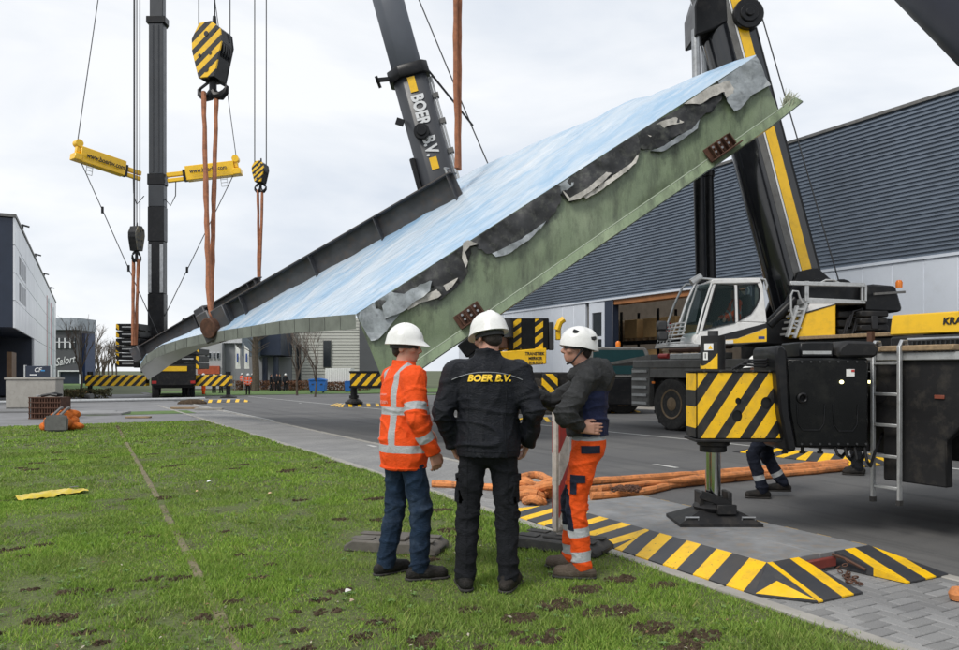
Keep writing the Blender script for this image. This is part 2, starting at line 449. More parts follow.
# ---- grass blades (one object)
def grass_mat():
    m, nt, N, L, b = nodes_of('grass_blades')
    at = N.new('ShaderNodeAttribute'); at.attribute_name = 'tint'
    n1 = obj_noise(nt, 0.55, 5, 0.65)
    c1 = ramp(nt, at.outputs['Fac'], [(0.0, (0.115, 0.215, 0.028)), (0.45, (0.240, 0.395, 0.055)), (0.78, (0.39, 0.51, 0.10)), (0.90, (0.42, 0.40, 0.13)), (1.0, (0.48, 0.40, 0.21))]).outputs['Color']
    c2 = ramp(nt, at.outputs['Fac'], [(0.0, (0.12, 0.20, 0.034)), (0.5, (0.23, 0.33, 0.070)), (1.0, (0.42, 0.40, 0.16))]).outputs['Color']
    f = ramp(nt, n1.outputs['Fac'], [(0.42, (0, 0, 0)), (0.60, (1, 1, 1))]).outputs['Color']
    L.new(mixc(nt, f, c1, c2), b.inputs['Base Color'])
    b.inputs['Roughness'].default_value = 0.6
    b.inputs['Specular IOR Level'].default_value = 0.25
    tl = N.new('ShaderNodeBsdfTranslucent'); L.new(mixc(nt, f, c1, c2), tl.inputs[0])
    mx = N.new('ShaderNodeMixShader'); mx.inputs[0].default_value = 0.3
    L.new(b.outputs[0], mx.inputs[1]); L.new(tl.outputs[0], mx.inputs[2]); L.new(mx.outputs[0], N['Material Output'].inputs['Surface'])
    return m
def sines(x, y, seed, f):
    r = np.random.default_rng(seed); s = np.zeros_like(x)
    for k in range(6):
        a = r.uniform(0, 6.28); w = f * r.uniform(.6, 1.8)
        s += np.sin((x * math.cos(a) + y * math.sin(a)) * w + r.uniform(0, 6.28)) / 6
    return s
def grass(name, label):
    xs, ys_, hs, ws = [], [], [], []
    for (d0, d1, dens, h, w) in ((2.8, 6.5, 9000, .030, .0042), (6.5, 10, 4600, .032, .0058), (10, 16, 1800, .034, .009), (16, 34, 450, .040, .018)):
        l1 = 0.74 * d1
        n = int((d1 - d0) * 2 * l1 * dens)
        d = rng.uniform(d0, d1, n); l = rng.uniform(-l1, l1 * .75, n)
        k = np.abs(l) < 0.74 * d + .3
        d, l = d[k], l[k]
        x = d * FX + l * RX; y = d * FY + l * RY
        ok = (x < 4.03) & (y < 27.5) & (x > -27)
        keep = sines(x, y, 3, 2.2) * .9 + sines(x, y, 4, 7) * .7 + rng.uniform(-.75, .75, len(x)) + .55 * sines(x, y, 14, 16) > -.30
        ok &= keep
        near = np.ones(len(x), bool)
        for (px, py, r) in PATCH:
            q = ((x - px) / 1.25) ** 2 + ((y - py) / .8) ** 2
            near &= ~((q < (r * .95) ** 2) & (rng.uniform(0, 1, len(x)) < .85))
        ok &= near
        bare = (np.abs(x - LINE_X(y)) < .04) & (sines(x * 0, y, 9, 1.3) > -.02) & (rng.uniform(0, 1, len(x)) < .93)
        ok &= ~bare
        x, y = x[ok], y[ok]
        xs.append(x); ys_.append(y)
        hs.append(h * rng.uniform(.45, 1.35, len(x)) * np.clip(1 + .8 * sines(x, y, 5, 5) + .7 * sines(x, y, 6, 13), .45, 2.2)); ws.append(np.full(len(x), w) * rng.uniform(.7, 1.3, len(x)))
    # edge tufts that hang over the kerb
    n = 5200; y = rng.uniform(2, 24, n); x = 4.05 + rng.normal(0, .018, n)
    k = sines(x * 0, y, 12, 3) > -.1; x, y = x[k], y[k]
    xs.append(x); ys_.append(y); hs.append(rng.uniform(.02, .045, len(x))); ws.append(np.full(len(x), .005) * (1 + y * .08))
    x = np.concatenate(xs); y = np.concatenate(ys_); hh = np.concatenate(hs); ww = np.concatenate(ws)
    n = len(x)
    z = -0.0105 * np.clip(y - 12, 0, 57) - .008
    a = rng.uniform(0, 6.283, n); ta = rng.uniform(0, 6.283, n); lean = rng.uniform(.2, 1.3, n) * hh
    V = np.zeros((n, 3, 3), np.float32)
    V[:, 0] = np.stack([x - np.cos(a) * ww, y - np.sin(a) * ww, z], 1)
    V[:, 1] = np.stack([x + np.cos(a) * ww, y + np.sin(a) * ww, z], 1)
    V[:, 2] = np.stack([x + np.cos(ta) * lean, y + np.sin(ta) * lean, z + hh], 1)
    me = bpy.data.meshes.new(name)
    me.vertices.add(n * 3); me.vertices.foreach_set('co', V.ravel())
    me.loops.add(n * 3); me.loops.foreach_set('vertex_index', np.arange(n * 3, dtype=np.int32))
    me.polygons.add(n); me.polygons.foreach_set('loop_start', np.arange(0, n * 3, 3, dtype=np.int32)); me.polygons.foreach_set('loop_total', np.full(n, 3, np.int32))
    me.update()
    t = np.clip(rng.beta(2, 3, n) + .12 * sines(x, y, 21, 4), 0, 1)
    at = me.attributes.new('tint', 'FLOAT', 'POINT'); at.data.foreach_set('value', np.repeat(t, 3).astype(np.float32))
    me.materials.append(grass_mat())
    return tag(add_obj(name, me), label, 'grass', kind='stuff')
def LINE_X(y): return 0.83 + (y - 4.4) * 0.018
grass('grass', 'short mown grass of the lawn')
# buried edging stone that crosses the lawn
m_edging = M('mossy_edging_stone', (0.17, 0.145, 0.085), 0.95, 0, 0.3, 7, dirt=(0.07, 0.085, 0.025), dirt_amt=0.9, bump=0.4)
edg = thing('buried_edging', 'narrow mossy edging stones sunk in the lawn in a line', 'edging', (LINE_X(4), 4, 0))
y = 2.0
while y < 25:
    L_ = 0.98
    x0 = LINE_X(y) - LINE_X(4); x1 = LINE_X(y + L_) - LINE_X(4)
    w = .035; zz = gz(y) + prng.uniform(-.004, .004)
    MB().add([(x0 - w, y - 4, -.08), (x0 + w, y - 4, -.08), (x1 + w, y + L_ - 4, -.08), (x1 - w, y + L_ - 4, -.08),
              (x0 - w, y - 4, zz), (x0 + w, y - 4, zz), (x1 + w, y + L_ - 4, zz), (x1 - w, y + L_ - 4, zz)],
             [(4, 5, 6, 7), (0, 1, 5, 4), (1, 2, 6, 5), (2, 3, 7, 6), (3, 0, 4, 7)]).build('stone', m_edging, edg, bevel=.006)
    y += 1.0

# ---- pavement of grey block pavers in herringbone, with kerbs
m_joint = M('sand_joint', (0.022, 0.020, 0.017), 0.95, 0, 0.3, 20)
pav = strip('pavement', 4.17, 5.80, [-3, 0, 6, 12, 20, 30, 40, 60], m_joint, -0.016)
def paver_mat():
    m, nt, N, L, b = nodes_of('grey_block_paver')
    geo = N.new('ShaderNodeNewGeometry')
    n0 = N.new('ShaderNodeTexNoise'); n0.inputs['Scale'].default_value = 1.1; n0.inputs['Detail'].default_value = 6
    n1 = N.new('ShaderNodeTexWhiteNoise'); n1.noise_dimensions = '1D'
    oi = N.new('ShaderNodeObjectInfo')
    sn = N.new('ShaderNodeVectorMath'); sn.operation = 'SNAP'; sn.inputs[1].default_value = (.2, .2, 1)
    L.new(geo.outputs['Position'], n0.inputs['Vector']); L.new(geo.outputs['Position'], sn.inputs[0]); L.new(oi.outputs['Random'], n1.inputs['W'])
    n2 = N.new('ShaderNodeTexNoise'); n2.inputs['Scale'].default_value = 160; n2.inputs['Detail'].default_value = 3
    L.new(geo.outputs['Position'], n2.inputs['Vector'])
    c = ramp(nt, n0.outputs['Fac'], [(0.3, (0.195, 0.195, 0.196)), (0.7, (0.27, 0.268, 0.262))]).outputs['Color']
    rv = N.new('ShaderNodeMapRange'); rv.inputs['To Min'].default_value = .82; rv.inputs['To Max'].default_value = 1.18
    L.new(n1.outputs['Value'], rv.inputs['Value'])
    cv = N.new('ShaderNodeVectorMath'); cv.operation = 'SCALE'; L.new(c, cv.inputs[0]); L.new(rv.outputs[0], cv.inputs['Scale'])
    g = ramp(nt, n2.outputs['Fac'], [(0.3, (0.7, 0.7, 0.7)), (0.7, (1.25, 1.25, 1.25))]).outputs['Color']
    L.new(mixc(nt, 0.7, cv.outputs[0], g, 'MULTIPLY'), b.inputs['Base Color'])
    b.inputs['Roughness'].default_value = 0.85
    add_bump(nt, b, n2.outputs['Fac'], 0.4, 0.004)
    return m
m_paver = paver_mat()
BW = 0.1032
def brick_mesh(lx, ly, name):
    mb = MB(); a, b_ = lx / 2 - .0052, ly / 2 - .0052; c = .006
    lo = [(-a, -b_, -.03), (a, -b_, -.03), (a, b_, -.03), (-a, b_, -.03)]
    mi = [(-a, -b_, -c), (a, -b_, -c), (a, b_, -c), (-a, b_, -c)]
    hi = [(-a + c, -b_ + c, 0), (a - c, -b_ + c, 0), (a - c, b_ - c, 0), (-a + c, b_ - c, 0)]
    F = [(0, 1, 5, 4), (1, 2, 6, 5), (2, 3, 7, 6), (3, 0, 4, 7), (4, 5, 9, 8), (5, 6, 10, 9), (6, 7, 11, 10), (7, 4, 8, 11), (8, 9, 10, 11)]
    me = bpy.data.meshes.new(name); me.from_pydata(lo + mi + hi, [], F); me.materials.append(m_paver)
    return me, lo + mi + hi, F
BM_ = {'h': brick_mesh(2 * BW, BW, 'brick'), 'v': brick_mesh(BW, 2 * BW, 'brick'), 's': brick_mesh(BW, BW, 'brick')}
slots = []
for j in range(-6, 330):
    for i in range(-1, 17):
        k = (i - j) % 4
        if k == 0: cells = [(i, j), (i + 1, j)]; hz = 'h'
        elif k == 2: cells = [(i, j), (i, j - 1)]; hz = 'v'
        else: continue
        cells = [c for c in cells if 0 <= c[0] <= 15]
        if not cells: continue
        if len(cells) == 1: hz = 's'
        slots.append((4.17 + (sum(c[0] for c in cells) / len(cells) + .5) * BW * .988, 1.6 + (sum(c[1] for c in cells) / len(cells) + .5) * BW, hz))
def in_view(x, y):
    d = x * FX + y * FY; l = x * RX + y * RY
    return d > 3.9 and abs(l / d) < .645 and V0 + CH / d * FPX < 665 and not (4.45 < x < 5.9 and 3.6 < y < 7.1)
slots.sort(key=lambda s: (not in_view(s[0], s[1]), s[0] ** 2 + s[1] ** 2))
mb = MB()
for q, (x, y, hz) in enumerate(slots):
    z = gz(y) + prng.uniform(-.0015, .0015)
    if q < 300:
        o = add_obj('brick', BM_[hz][0], pav)
        o.location = (x, y, z); o.rotation_euler = (prng.uniform(-.006, .006), prng.uniform(-.006, .006), prng.uniform(-.008, .008))
    else:
        mb.add([(a + x, b + y, c + z) for a, b, c in BM_[hz][1]], BM_[hz][2])
me = bpy.data.meshes.new('paving_bricks'); me.from_pydata(mb.v, [], mb.f); me.materials.append(m_paver)
o = add_obj('paving_bricks', me, pav); o['kind'] = 'stuff'
# kerb stones: lawn edge (flush) and road edge
for nm, xa, xb, h in (('lawn_kerb', 4.055, 4.165, .012), ('road_kerb', 5.812, 5.93, .006)):
    root = thing(nm, 'flush grey concrete edging between lawn and pavers' if nm == 'lawn_kerb' else 'flush concrete kerb between pavers and asphalt road', 'kerb', ((xa + xb) / 2, 5, 0))
    km = MB().box(-(xb - xa) / 2, (xb - xa) / 2, -.495, .495, -.2, h).mesh('kerb_stone', m_concrete, bevel=.008)
    for k in range(-2, 44):
        o = add_obj('kerb_stone', km, root); yy = k + .5; o.location = (prng.uniform(-.003, .003), yy - 5, gz(yy) + prng.uniform(-.002, .003))

# ---- beyond the lawn on the left: paved yard, strips of grass
m_slab = M('grey_yard_paving', (0.20, 0.20, 0.205), 0.85, 0, 0.15, 0.8, dirt=(0.12, 0.115, 0.11), dirt_amt=0.5)
strip('yard', -40, 5.8, [27.6, 30, 36, 42, 50, 60, 75], m_slab, -0.006, 2)
m_farlawn = M('far_mown_grass', (0.085, 0.15, 0.035), 0.95, 0, 0.25, 2.0, bump=0.3, bscale=20)
strip('grass_verge', 0.5, 4.6, [33.5, 35, 36.6], m_farlawn, 0.004, 2)
strip('grass_verge', -8, 3.2, [84, 100, 140, 190], m_farlawn, 0.02, 2)
strip('grass_verge', 6.5, 40, [66, 70, 76, 82], m_farlawn, 0.03, 2)
strip('grass_verge', 24, 60, [56.5, 58, 60], m_farlawn, 0.03, 2)

# dry leaves and bits scattered over the lawn
mb = MB(); r_ = random.Random(77)
for k in range(900):
    d = 4.2 + 16 * r_.random() ** 1.5; x, y = ld(lat(r_.uniform(-60, 760), d), d)
    if x > 3.95: continue
    s_ = r_.uniform(.006, .016); z = lawn_z(x, y) + r_.uniform(.004, .022)
    a_ = Euler((r_.uniform(-.6, .6), r_.uniform(-.6, .6), r_.uniform(0, 6))).to_matrix()
    mb.add([Vector((x, y, z)) + a_ @ Vector(q) for q in ((-s_, 0, 0), (0, -s_ * .6, .003), (s_ * 1.2, 0, 0), (0, s_ * .6, .004))], [(0, 1, 2, 3)], r_.choice((0, 0, 0, 1)))
o = mb.build('dry_leaves', [M('dry_leaf', (.20, .12, .06), .8, 0, .5, 30), M('pale_bits', (.42, .38, .30), .8, 0, .4, 30)], None)
tag(o, 'tiny dry leaves and pale bits strewn over the lawn', 'leaves', kind='stuff')
# broad-leaved weeds in the turf
mb = MB()
for k in range(420):
    d = 4.2 + 9 * r_.random() ** 1.3; x, y = ld(lat(r_.uniform(-60, 760), d), d)
    if x > 3.9: continue
    z = lawn_z(x, y) + .008; n_ = r_.randint(5, 8); s_ = r_.uniform(.014, .034)
    for q in range(n_):
        a_ = 6.283 * q / n_ + r_.uniform(-.3, .3); c_, w_ = Vector((math.cos(a_), math.sin(a_), 0)), Vector((-math.sin(a_), math.cos(a_), 0))
        o_ = Vector((x, y, z)); up_ = Vector((0, 0, r_.uniform(.25, .8) * s_))
        mb.add([o_, o_ + c_ * s_ * .55 + w_ * s_ * .26 + up_, o_ + c_ * s_ + up_ * .8, o_ + c_ * s_ * .55 - w_ * s_ * .26 + up_], [(0, 1, 2, 3)])
o = mb.build('lawn_weeds', M('weed_leaf', (.11, .20, .045), .6, 0, .35, 3), None)
tag(o, 'small broad-leaved weeds growing among the lawn grass', 'weeds', kind='stuff')

# ================================================================== BUILDINGS
# ---- warehouse with corrugated upper wall (plane x = 22, parallel to the road)
WX = 22.0
wh = thing('warehouse', 'long warehouse with dark corrugated upper wall and pale panels below', 'warehouse', (WX, 14, 0))
m_corr = M('blue_grey_corrugated_steel', (0.160, 0.195, 0.245), 0.36, 0.2, 0.12, 0.25, dirt=(0.06, 0.07, 0.08), dirt_amt=0.25)
mb = MB()
zb, zt, ya, yb = 4.9, 9.42, -26.0, 30.0      # local y (origin y = 14)
n = 36; p = (zt - zb) / n
prof = []
for k in range(n):
    z0 = zb + k * p
    prof += [(0.0, z0), (0.0, z0 + p * .42), (0.065, z0 + p * .55), (0.065, z0 + p * .87)]
prof.append((0.0, zt))
P = [(x, y, z) for (x, z) in prof for y in (ya, yb)]
F = [(2 * i, 2 * i + 1, 2 * i + 3, 2 * i + 2) for i in range(len(prof) - 1)]
me = bpy.data.meshes.new('corrugated_cladding'); me.from_pydata(P, [], F); me.materials.append(m_corr)
add_obj('corrugated_cladding', me, wh)
MB().box(-.06, .5, ya, yb, zt + .002, zt + .10).build('roof_flashing', m_greychas, wh)
MB().box(-.05, .06, ya, yb, zb - .09, zb - .003).build('drip_flashing', m_offwhite, wh)
MB().box(.3, 1.2, ya, yb, zt - .3, zt - .05).build('roof', m_greychas, wh)
MB().box(7.5, 24, ya, yb, zt - .3, zt - .05).build('roof', m_greychas, wh)
MB().box(1.21, 7.49, ya, yb, zt - .2, zt - .17).build('added_skylight', glass_mat('added_skylight_sheet', (.8, .8, .8), .3, .08, (.95, .96, .97)), wh)  # unseen clear roof strip, added so daylight brightens the hall inside
DY0, DY1 = 20.2 - 14, 28.0 - 14
pm = MB().box(0.0, .14, -.488, .488, -1.2, zb - .093).mesh('wall_panel', m_offwhite, bevel=.012)
k = ya + .5
while k < yb:
    if not (DY0 - .5 < k < DY1 + 2.0):
        o = add_obj('wall_panel', pm, wh); o.location = (0, k, 0)
    k += 0.98
MB().box(.142, .3, ya, DY0 - .3, -1.2, zb).box(.142, .3, DY1 + 1.6, yb, -1.2, zb).build('wall_core', m_greychas, wh)
MB().box(-.02, .35, DY1 + .02, DY1 + .62, -1.2, zb - .1).build('door_post', m_navy, wh, bevel=.02)
MB().box(-.02, .35, DY0 - .32, DY0 - .02, -1.2, zb - .1).build('door_post', m_navy, wh, bevel=.02)
MB().box(.05, .6, DY0, DY1, zb - .32, zb - .1).build('door_lintel', M('orange_lintel', (0.30, 0.12, 0.04), .6), wh)
wf = MB().box(0, .14, DY1 + .64, DY1 + 1.85, -1.2, 2.2).box(0, .14, DY1 + .64, DY1 + .86, 2.2, zb - .1).box(0, .14, DY1 + 1.62, DY1 + 1.85, 2.2, zb - .1).box(0, .14, DY1 + .86, DY1 + 1.62, 4.3, zb - .1).build('window_frame', m_offwhite, wh)
MB().box(.01, .12, DY1 + .87, DY1 + 1.61, 3.02, 3.16).build('transom', m_offwhite, wf)
MB().box(.06, .09, DY1 + .87, DY1 + 1.61, 2.21, 3.01).build('pane', m_darkglass, wf)
MB().box(.06, .09, DY1 + .87, DY1 + 1.61, 3.17, 4.29).build('pane', m_darkglass, wf)
# inside of the hall
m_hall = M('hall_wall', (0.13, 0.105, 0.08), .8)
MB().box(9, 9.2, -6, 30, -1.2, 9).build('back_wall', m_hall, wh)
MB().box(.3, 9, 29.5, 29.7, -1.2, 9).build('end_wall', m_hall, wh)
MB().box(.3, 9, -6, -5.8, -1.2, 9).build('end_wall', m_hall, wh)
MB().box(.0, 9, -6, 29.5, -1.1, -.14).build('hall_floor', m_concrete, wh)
m_carton = M('brown_carton', (0.48, 0.30, 0.13), .8, 0, .15, 3)
m_sack = M('pale_sacks', (0.48, 0.38, 0.26), .9, 0, .25, 4, bump=.3, bscale=12)
def rack(y0, y1, x0, bays):
    r = thing('pallet_rack', 'tall storage rack with black uprights inside the warehouse door', 'rack', (WX + x0, 14 + y0, -.14))
    step = (y1 - y0) / bays
    for k in range(bays + 1):
        for dx in (0, 1.1):
            MB().box(dx, dx + .09, k * step - .05, k * step + .05, 0, 4.6).build('upright', m_black, r)
    for z in (1.5, 3.0):
        for dx in (0, 1.1):
            MB().box(dx, dx + .06, .05, bays * step - .05, z, z + .13).build('beam', m_black, r)
    return r
rack(10.8, 18.9, 2.2, 3)
cnt = 0
for (y, z, kind) in [(7.7, 3.0, 'b'), (9.0, 3.0, 'r'), (10.3, 3.0, 'b'), (11.7, 3.0, 'b'), (13.1, 3.0, 's'), (14.2, 3.0, 's'), (7.7, 1.5, 's'), (9.0, 1.5, 's'), (10.2, 1.5, 'b'), (11.6, 1.5, 'b'), (13.0, 1.5, 's'), (14.2, 1.5, 's'),
                     (8.2, 0, 's'), (9.8, 0, 's'), (11.4, 0, 'b'), (13.0, 0, 's')]:
    zz = z + .135 if z else .0
    lv = {0: 'floor', 1.5: 'middle shelf', 3.0: 'top shelf'}[z]
    pos = 'next to the navy door post' if y > 14 else 'second from the door post' if y > 12.5 else 'third from the door post' if y > 11 else 'in the middle of the door' if y > 9.5 else 'near the white cab' if y > 8.5 else 'half behind the white cab'
    if kind in 'br':
        t = thing('crate', '%s on the rack %s, %s' % ('brown box with red label' if kind == 'r' else ('wide brown box' if y > 11.5 else 'brown box'), lv, pos), 'box', (WX + 2.75, 17.8 + y, -.14 + zz), 0, 'goods in the warehouse rack')
        MB().box(-.5, .5, -.48, .48, .13, 1.05).build('box', m_carton, t, bevel=.02)
        for q in (-.4, 0, .4): MB().box(-.5, .5, q - .06, q + .06, 0, .125).build('pallet_block', m_wood, t)
        if kind == 'r': MB().box(-.515, -.503, -.2, .2, .35, .75).build('label_sheet', m_red, t)
    else:
        t = thing('sack_pallet', 'pallet of pale sacks on the rack %s, %s' % (lv, pos), 'sacks', (WX + 2.75, 17.8 + y, -.14 + zz), 0, 'goods in the warehouse rack')
        for q in range(5):
            for s_ in (-.26, .26):
                MB().box(-.5, .5, s_ - .25, s_ + .25, .13 + q * .19, .31 + q * .19).build('sack', m_sack, t, bevel=.07, seg=2)
        MB().box(-.5, .5, -.5, .5, 0, .125).build('pallet_block', m_wood, t)
# give repeats the same wording one group
# ---- left building: white volume over a dark entrance
near = ld(lat(14, 45), 45); far = ld(-57.4, 103)
ang = math.atan2(far[1] - near[1], far[0] - near[0]) - math.pi / 2
lb = thing('office_building', 'black and white office building with cantilevered upper storeys at the left edge', 'building', (near[0], near[1], gz(near[1])), ang)
BL = math.hypot(far[0] - near[0], far[1] - near[1]); g0 = -gz(near[1])
m_whiteclad = M('white_metal_cladding', (0.74, 0.755, 0.78), .35, .1, .05, .3)
ZO, ZT = 4.05 + g0, 10.6 + g0
MB().box(-22, -.05, .05, BL - .05, ZO + .05, ZT - .05).build('wall', m_navy, lb)
MB().box(-22, -.05, 17, BL - .05, 0, ZO + .05).build('wall', m_navy, lb)
MB().box(-22, -3, 6, 17, 0, ZO + .05).build('entrance_wall', m_navy, lb)
MB().box(-22.2, .12, -.1, BL, ZT, ZT + .18).build('parapet', m_greychas, lb)
pw = BL / 22; ph = (ZT - ZO) / 4
for i in range(22):
    for j in range(-2, 4):
        if j < 0 and i * pw < 16: continue
        z0 = ZO + j * ph; z1 = z0 + ph
        if j < 0: z0 = ZO + j * ZO / 2; z1 = z0 + ZO / 2
        if i in (1, 2) and j in (1, 2): continue
        MB().box(-.05, .06, i * pw + .02, (i + 1) * pw - .02, z0 + .02, z1 - .02).build('cladding_panel', m_whiteclad, lb)
for j in (1, 2):
    z0 = ZO + j * ph; ya_, yb_ = pw + .02, 3 * pw - .02
    w = MB().box(-.05, .05, ya_, yb_, z0 + .02, z0 + .25).box(-.05, .05, ya_, yb_, z0 + ph - .22, z0 + ph - .02).build('window', m_whiteclad, lb)
    MB().box(-.03, .02, ya_, yb_, z0 + .252, z0 + ph - .222).build('pane', m_darkglass, w)
    for q in range(1, 5):
        yy = ya_ + q * (yb_ - ya_) / 5
        MB().box(.021, .09, yy - .12, yy + .12, z0 + .252, z0 + ph - .222).build('mullion', m_whiteclad, w)
for k, c in enumerate(((.35, .02, .03), (.02, .25, .2), (.45, .03, .08), (.02, .18, .22))):
    yy = BL * (.60 + .045 * k * (1 + .3 * k))
    MB().box(.063, .1, yy, yy + .5, .4, ZT - 1.2).build('light_strip', M('strip_%d' % k, c, .4), lb)
MB().box(-.9, -.6, 6.5, 10, 0, 3.2).build('door', M('timber_door', (.16, .09, .045), .6), lb)
for k in range(4):
    yy = 5 + k * 14
    MB().cyl((.1, yy, ZT + .18), (.1, yy, ZT + .45), .07, n=8).cyl((.1, yy, ZT + .4), (.5, yy, ZT + .3), .06, n=8).build('floodlight', m_darkplastic, lb)
# ---- grey building further down the street, with a script name on it
d = 120
c0 = ld(lat(55, d), d)
gb = thing('grey_building', 'small dark grey building with a script name, beyond the white office', 'building', (c0[0], c0[1], -.6), -YAW)
m_dgrey = M('dark_grey_cladding', (0.075, 0.078, 0.085), .5, 0, .1, .3)
def lx(u): return lat(u, d) - lat(55, d)
def lz(v): return hgt(v, d) + .6
MB().box(lx(40), lx(79), 0, 5, 0, lz(330)).build('wall', m_dgrey, gb)
MB().box(lx(40), lx(79.3), -.6, 5.2, lz(330) + .003, lz(318)).build('roof_fascia', M('grey_fascia', (.30, .33, .37), .4), gb)
MB().box(lx(79) + .003, lx(82), 1, 4, 0, lz(333)).build('side_wing', M('blue_wing', (.03, .05, .12), .4), gb)
w = MB().box(lx(55), lx(75.5), -.12, -.003, lz(348.5), lz(338)).build('window', m_darkglass, gb)
for u in (60, 65.5, 71): MB().box(lx(u) - .1, lx(u) + .1, -.25, -.123, lz(348.5), lz(338)).build('mullion', m_whiteclad, w)
MB().box(lx(55), lx(75.5), -.25, -.123, lz(342.4), lz(341.8)).build('transom', m_whiteclad, w)
text_obj('Salort', 1.75, m_letterwhite, gb, frame((lx(65), -.15, lz(361)), (1, 0, .2), (-.2, 0, 1)), shear=.5, xscale=.75)
MB().box(lx(62), lx(84), -1.2, -.8, lz(371.5), lz(370.3)).box(lx(62), lx(62.8), -1.2, -.8, 0, lz(371.5)).box(lx(83.3), lx(84), -1.2, -.8, 0, lz(371.5)).build('entrance_frame', m_whiteclad, gb)
MB().box(lx(62.8), lx(83.3), -.7, -.1, 0, lz(371.5)).build('entrance_door', m_navy, gb)

# ---- buildings seen under the raised bridge part
d = 88
def bbox(parent, u0, u1, v0, v1, m, name, dy=0, depth=10, l0=0.0, bev=0):
    return MB().box(lat(u0, d) - l0, lat(u1, d) - l0, dy, dy + depth, (-.6 if v1 is None else hgt(v1, d)), hgt(v0, d)).build(name, m, parent, bevel=bev)
m_midgrey = M('mid_grey_render', (0.24, 0.25, 0.265), .7, 0, .06, .4)
m_lightgrey = M('light_grey_render', (0.40, 0.41, 0.42), .7, 0, .06, .4)
c0 = ld(lat(225, d), d)
b1 = thing('grey_office', 'grey two-storey office with a row of four small windows, under the raised element', 'building', (*c0, 0), -YAW); l0 = lat(225, d)
bbox(b1, 190, 222, 343, None, m_lightgrey, 'wall', 0, 14, l0)
bbox(b1, 222.1, 262, 340, None, m_midgrey, 'wall', 1, 14, l0)
bbox(b1, 189, 263, 337, 343 - .2, M('pale_roof_edge', (.55, .56, .58), .6), 'roof_fascia', .5, 14, l0)
for u in (206.5, 210.5, 214.5, 218.5):
    w = bbox(b1, u - 1.3, u + 1.3, 352.5, 359, m_whiteclad, 'window', -.12, .117, l0)
    bbox(b1, u - 1.0, u + 1.0, 353, 358.5, m_darkglass, 'pane', -.16, .037, l0)
bbox(b1, 198, 220, 366, 374, M('orange_red_fascia', (.42, .085, .035), .6), 'shutter', -.2, .19, l0)
for k, u in enumerate((235, 244)):
    p = ld(lat(u, 80), 80)
    t = thing('banner', ('white banner on a pole, left of the pair' if k == 0 else 'white banner on a pole, right of the pair, beside the dark tree trunk'), 'banner', (*p, -.6), -YAW, 'banners in front of the grey office')
    MB().cyl((0, 0, 0), (0, 0, 5.0), .05, .03, n=8).build('pole', m_steel, t)
    MB().add([(.05, 0, 2.3), (.55, .06, 2.3), (.5, -.05, 3.4), (.52, .04, 4.3), (.05, 0, 4.8)], [(0, 1, 2, 3, 4)]).add([(.05, .02, 2.3), (.55, .08, 2.3), (.5, -.03, 3.4), (.52, .06, 4.3), (.05, .02, 4.8)], [(4, 3, 2, 1, 0)]).build('cloth', m_whitesign, t)
    MB().box(.2, .36, -.07, -.05, 3.0, 3.9).build('printed_mark', M('blue_print%d' % k, (.05, .09, .3), .6), t)
c0 = ld(lat(275, d), d)
b2 = thing('dark_cantilever_building', 'dark blue-grey box-shaped building raised on thin posts', 'building', (*c0, 0), -YAW); l0 = lat(275, d)
bbox(b2, 258, 273, 326, 357, M('slate_cladding', (.10, .125, .15), .45), 'upper_box', -6, 12, l0)
bbox(b2, 273.1, 292, 326, 356, m_navy, 'upper_box', -5, 11, l0)
bbox(b2, 256, 292, 357.2, None, m_midgrey, 'wall', 0, 8, l0)
for u in (265, 276): MB().cyl((lat(u, 84) - l0, -4, -.6), (lat(u, 84) - l0, -4, hgt(357, 84)), .3, n=10).build('post', m_navy, b2)
c0 = ld(lat(326, d), d)
b3 = thing('pale_clad_hall', 'pale hall with horizontal white siding and a tall dark window', 'building', (*c0, 0), -YAW); l0 = lat(326, d)
bbox(b3, 292.3, 360, 318, None, m_lightgrey, 'core', .12, 12, l0)
m_siding = M('white_siding', (0.50, 0.50, 0.46), .5, 0, .05, .5)
nz = 24
for k in range(nz):
    z0 = -.6 + k * (hgt(318, d) + .6) / nz; z1 = z0 + (hgt(318, d) + .6) / nz - .06
    MB().box(lat(292.3, d) - l0, lat(359.5, d) - l0, -.03 - .05 * (k % 2), .118, z0, z1).build('siding_board', m_siding, b3)
bbox(b3, 359.6, 384, 318, None, m_dgrey, 'end_wall', -.2, 12, l0)
for (u0, u1, v0, v1) in ((324, 331, 341, 367), (297.5, 301, 345, 382)):
    w = bbox(b3, u0 - .5, u1 + .5, v0 - .5, v1 + .5, m_greychas, 'window', -.25, .15, l0)
    bbox(b3, u0, u1, v0, v1, m_darkglass, 'pane', -.28, .027, l0)
# white storage container and blue waste bins
def at_ground(u, v):
    p = G(u, v); return p
p = ld(lat(338, 80), 80)
t = thing('white_container', 'white corrugated container beside the pale hall', 'container', (*p, -.6), -YAW)
w2 = 14 / FPX * 80 / 2 * 1.0
MB().box(-w2 - .6, w2 + .6, 0, 2.2, .1, 2.35).build('body', m_white, t)
for k in range(12):
    x = -w2 - .5 + k * (2 * w2 + 1.0) / 11
    MB().box(x - .06, x + .06, -.05, -.003, .15, 2.3).build('rib', m_white, t)
MB().box(-w2 - .6, w2 + .6, -.06, 2.3, -.05, .097).build('skid', m_chassis, t)
m_binblue = M('blue_bin_plastic', (.015, .12, .42), .4, 0, .1, 3)
p = ld(lat(317, 70), 70)
t = thing('blue_waste_container', 'blue wheeled waste container with a lid beside the thin tree', 'bin', (*p, gz(70)), -YAW)
MB().prism([(-.68, .18), (.68, .18), (.78, 1.15), (-.78, 1.15)], 0, 1.0).build('body', m_binblue, t, bevel=.03)
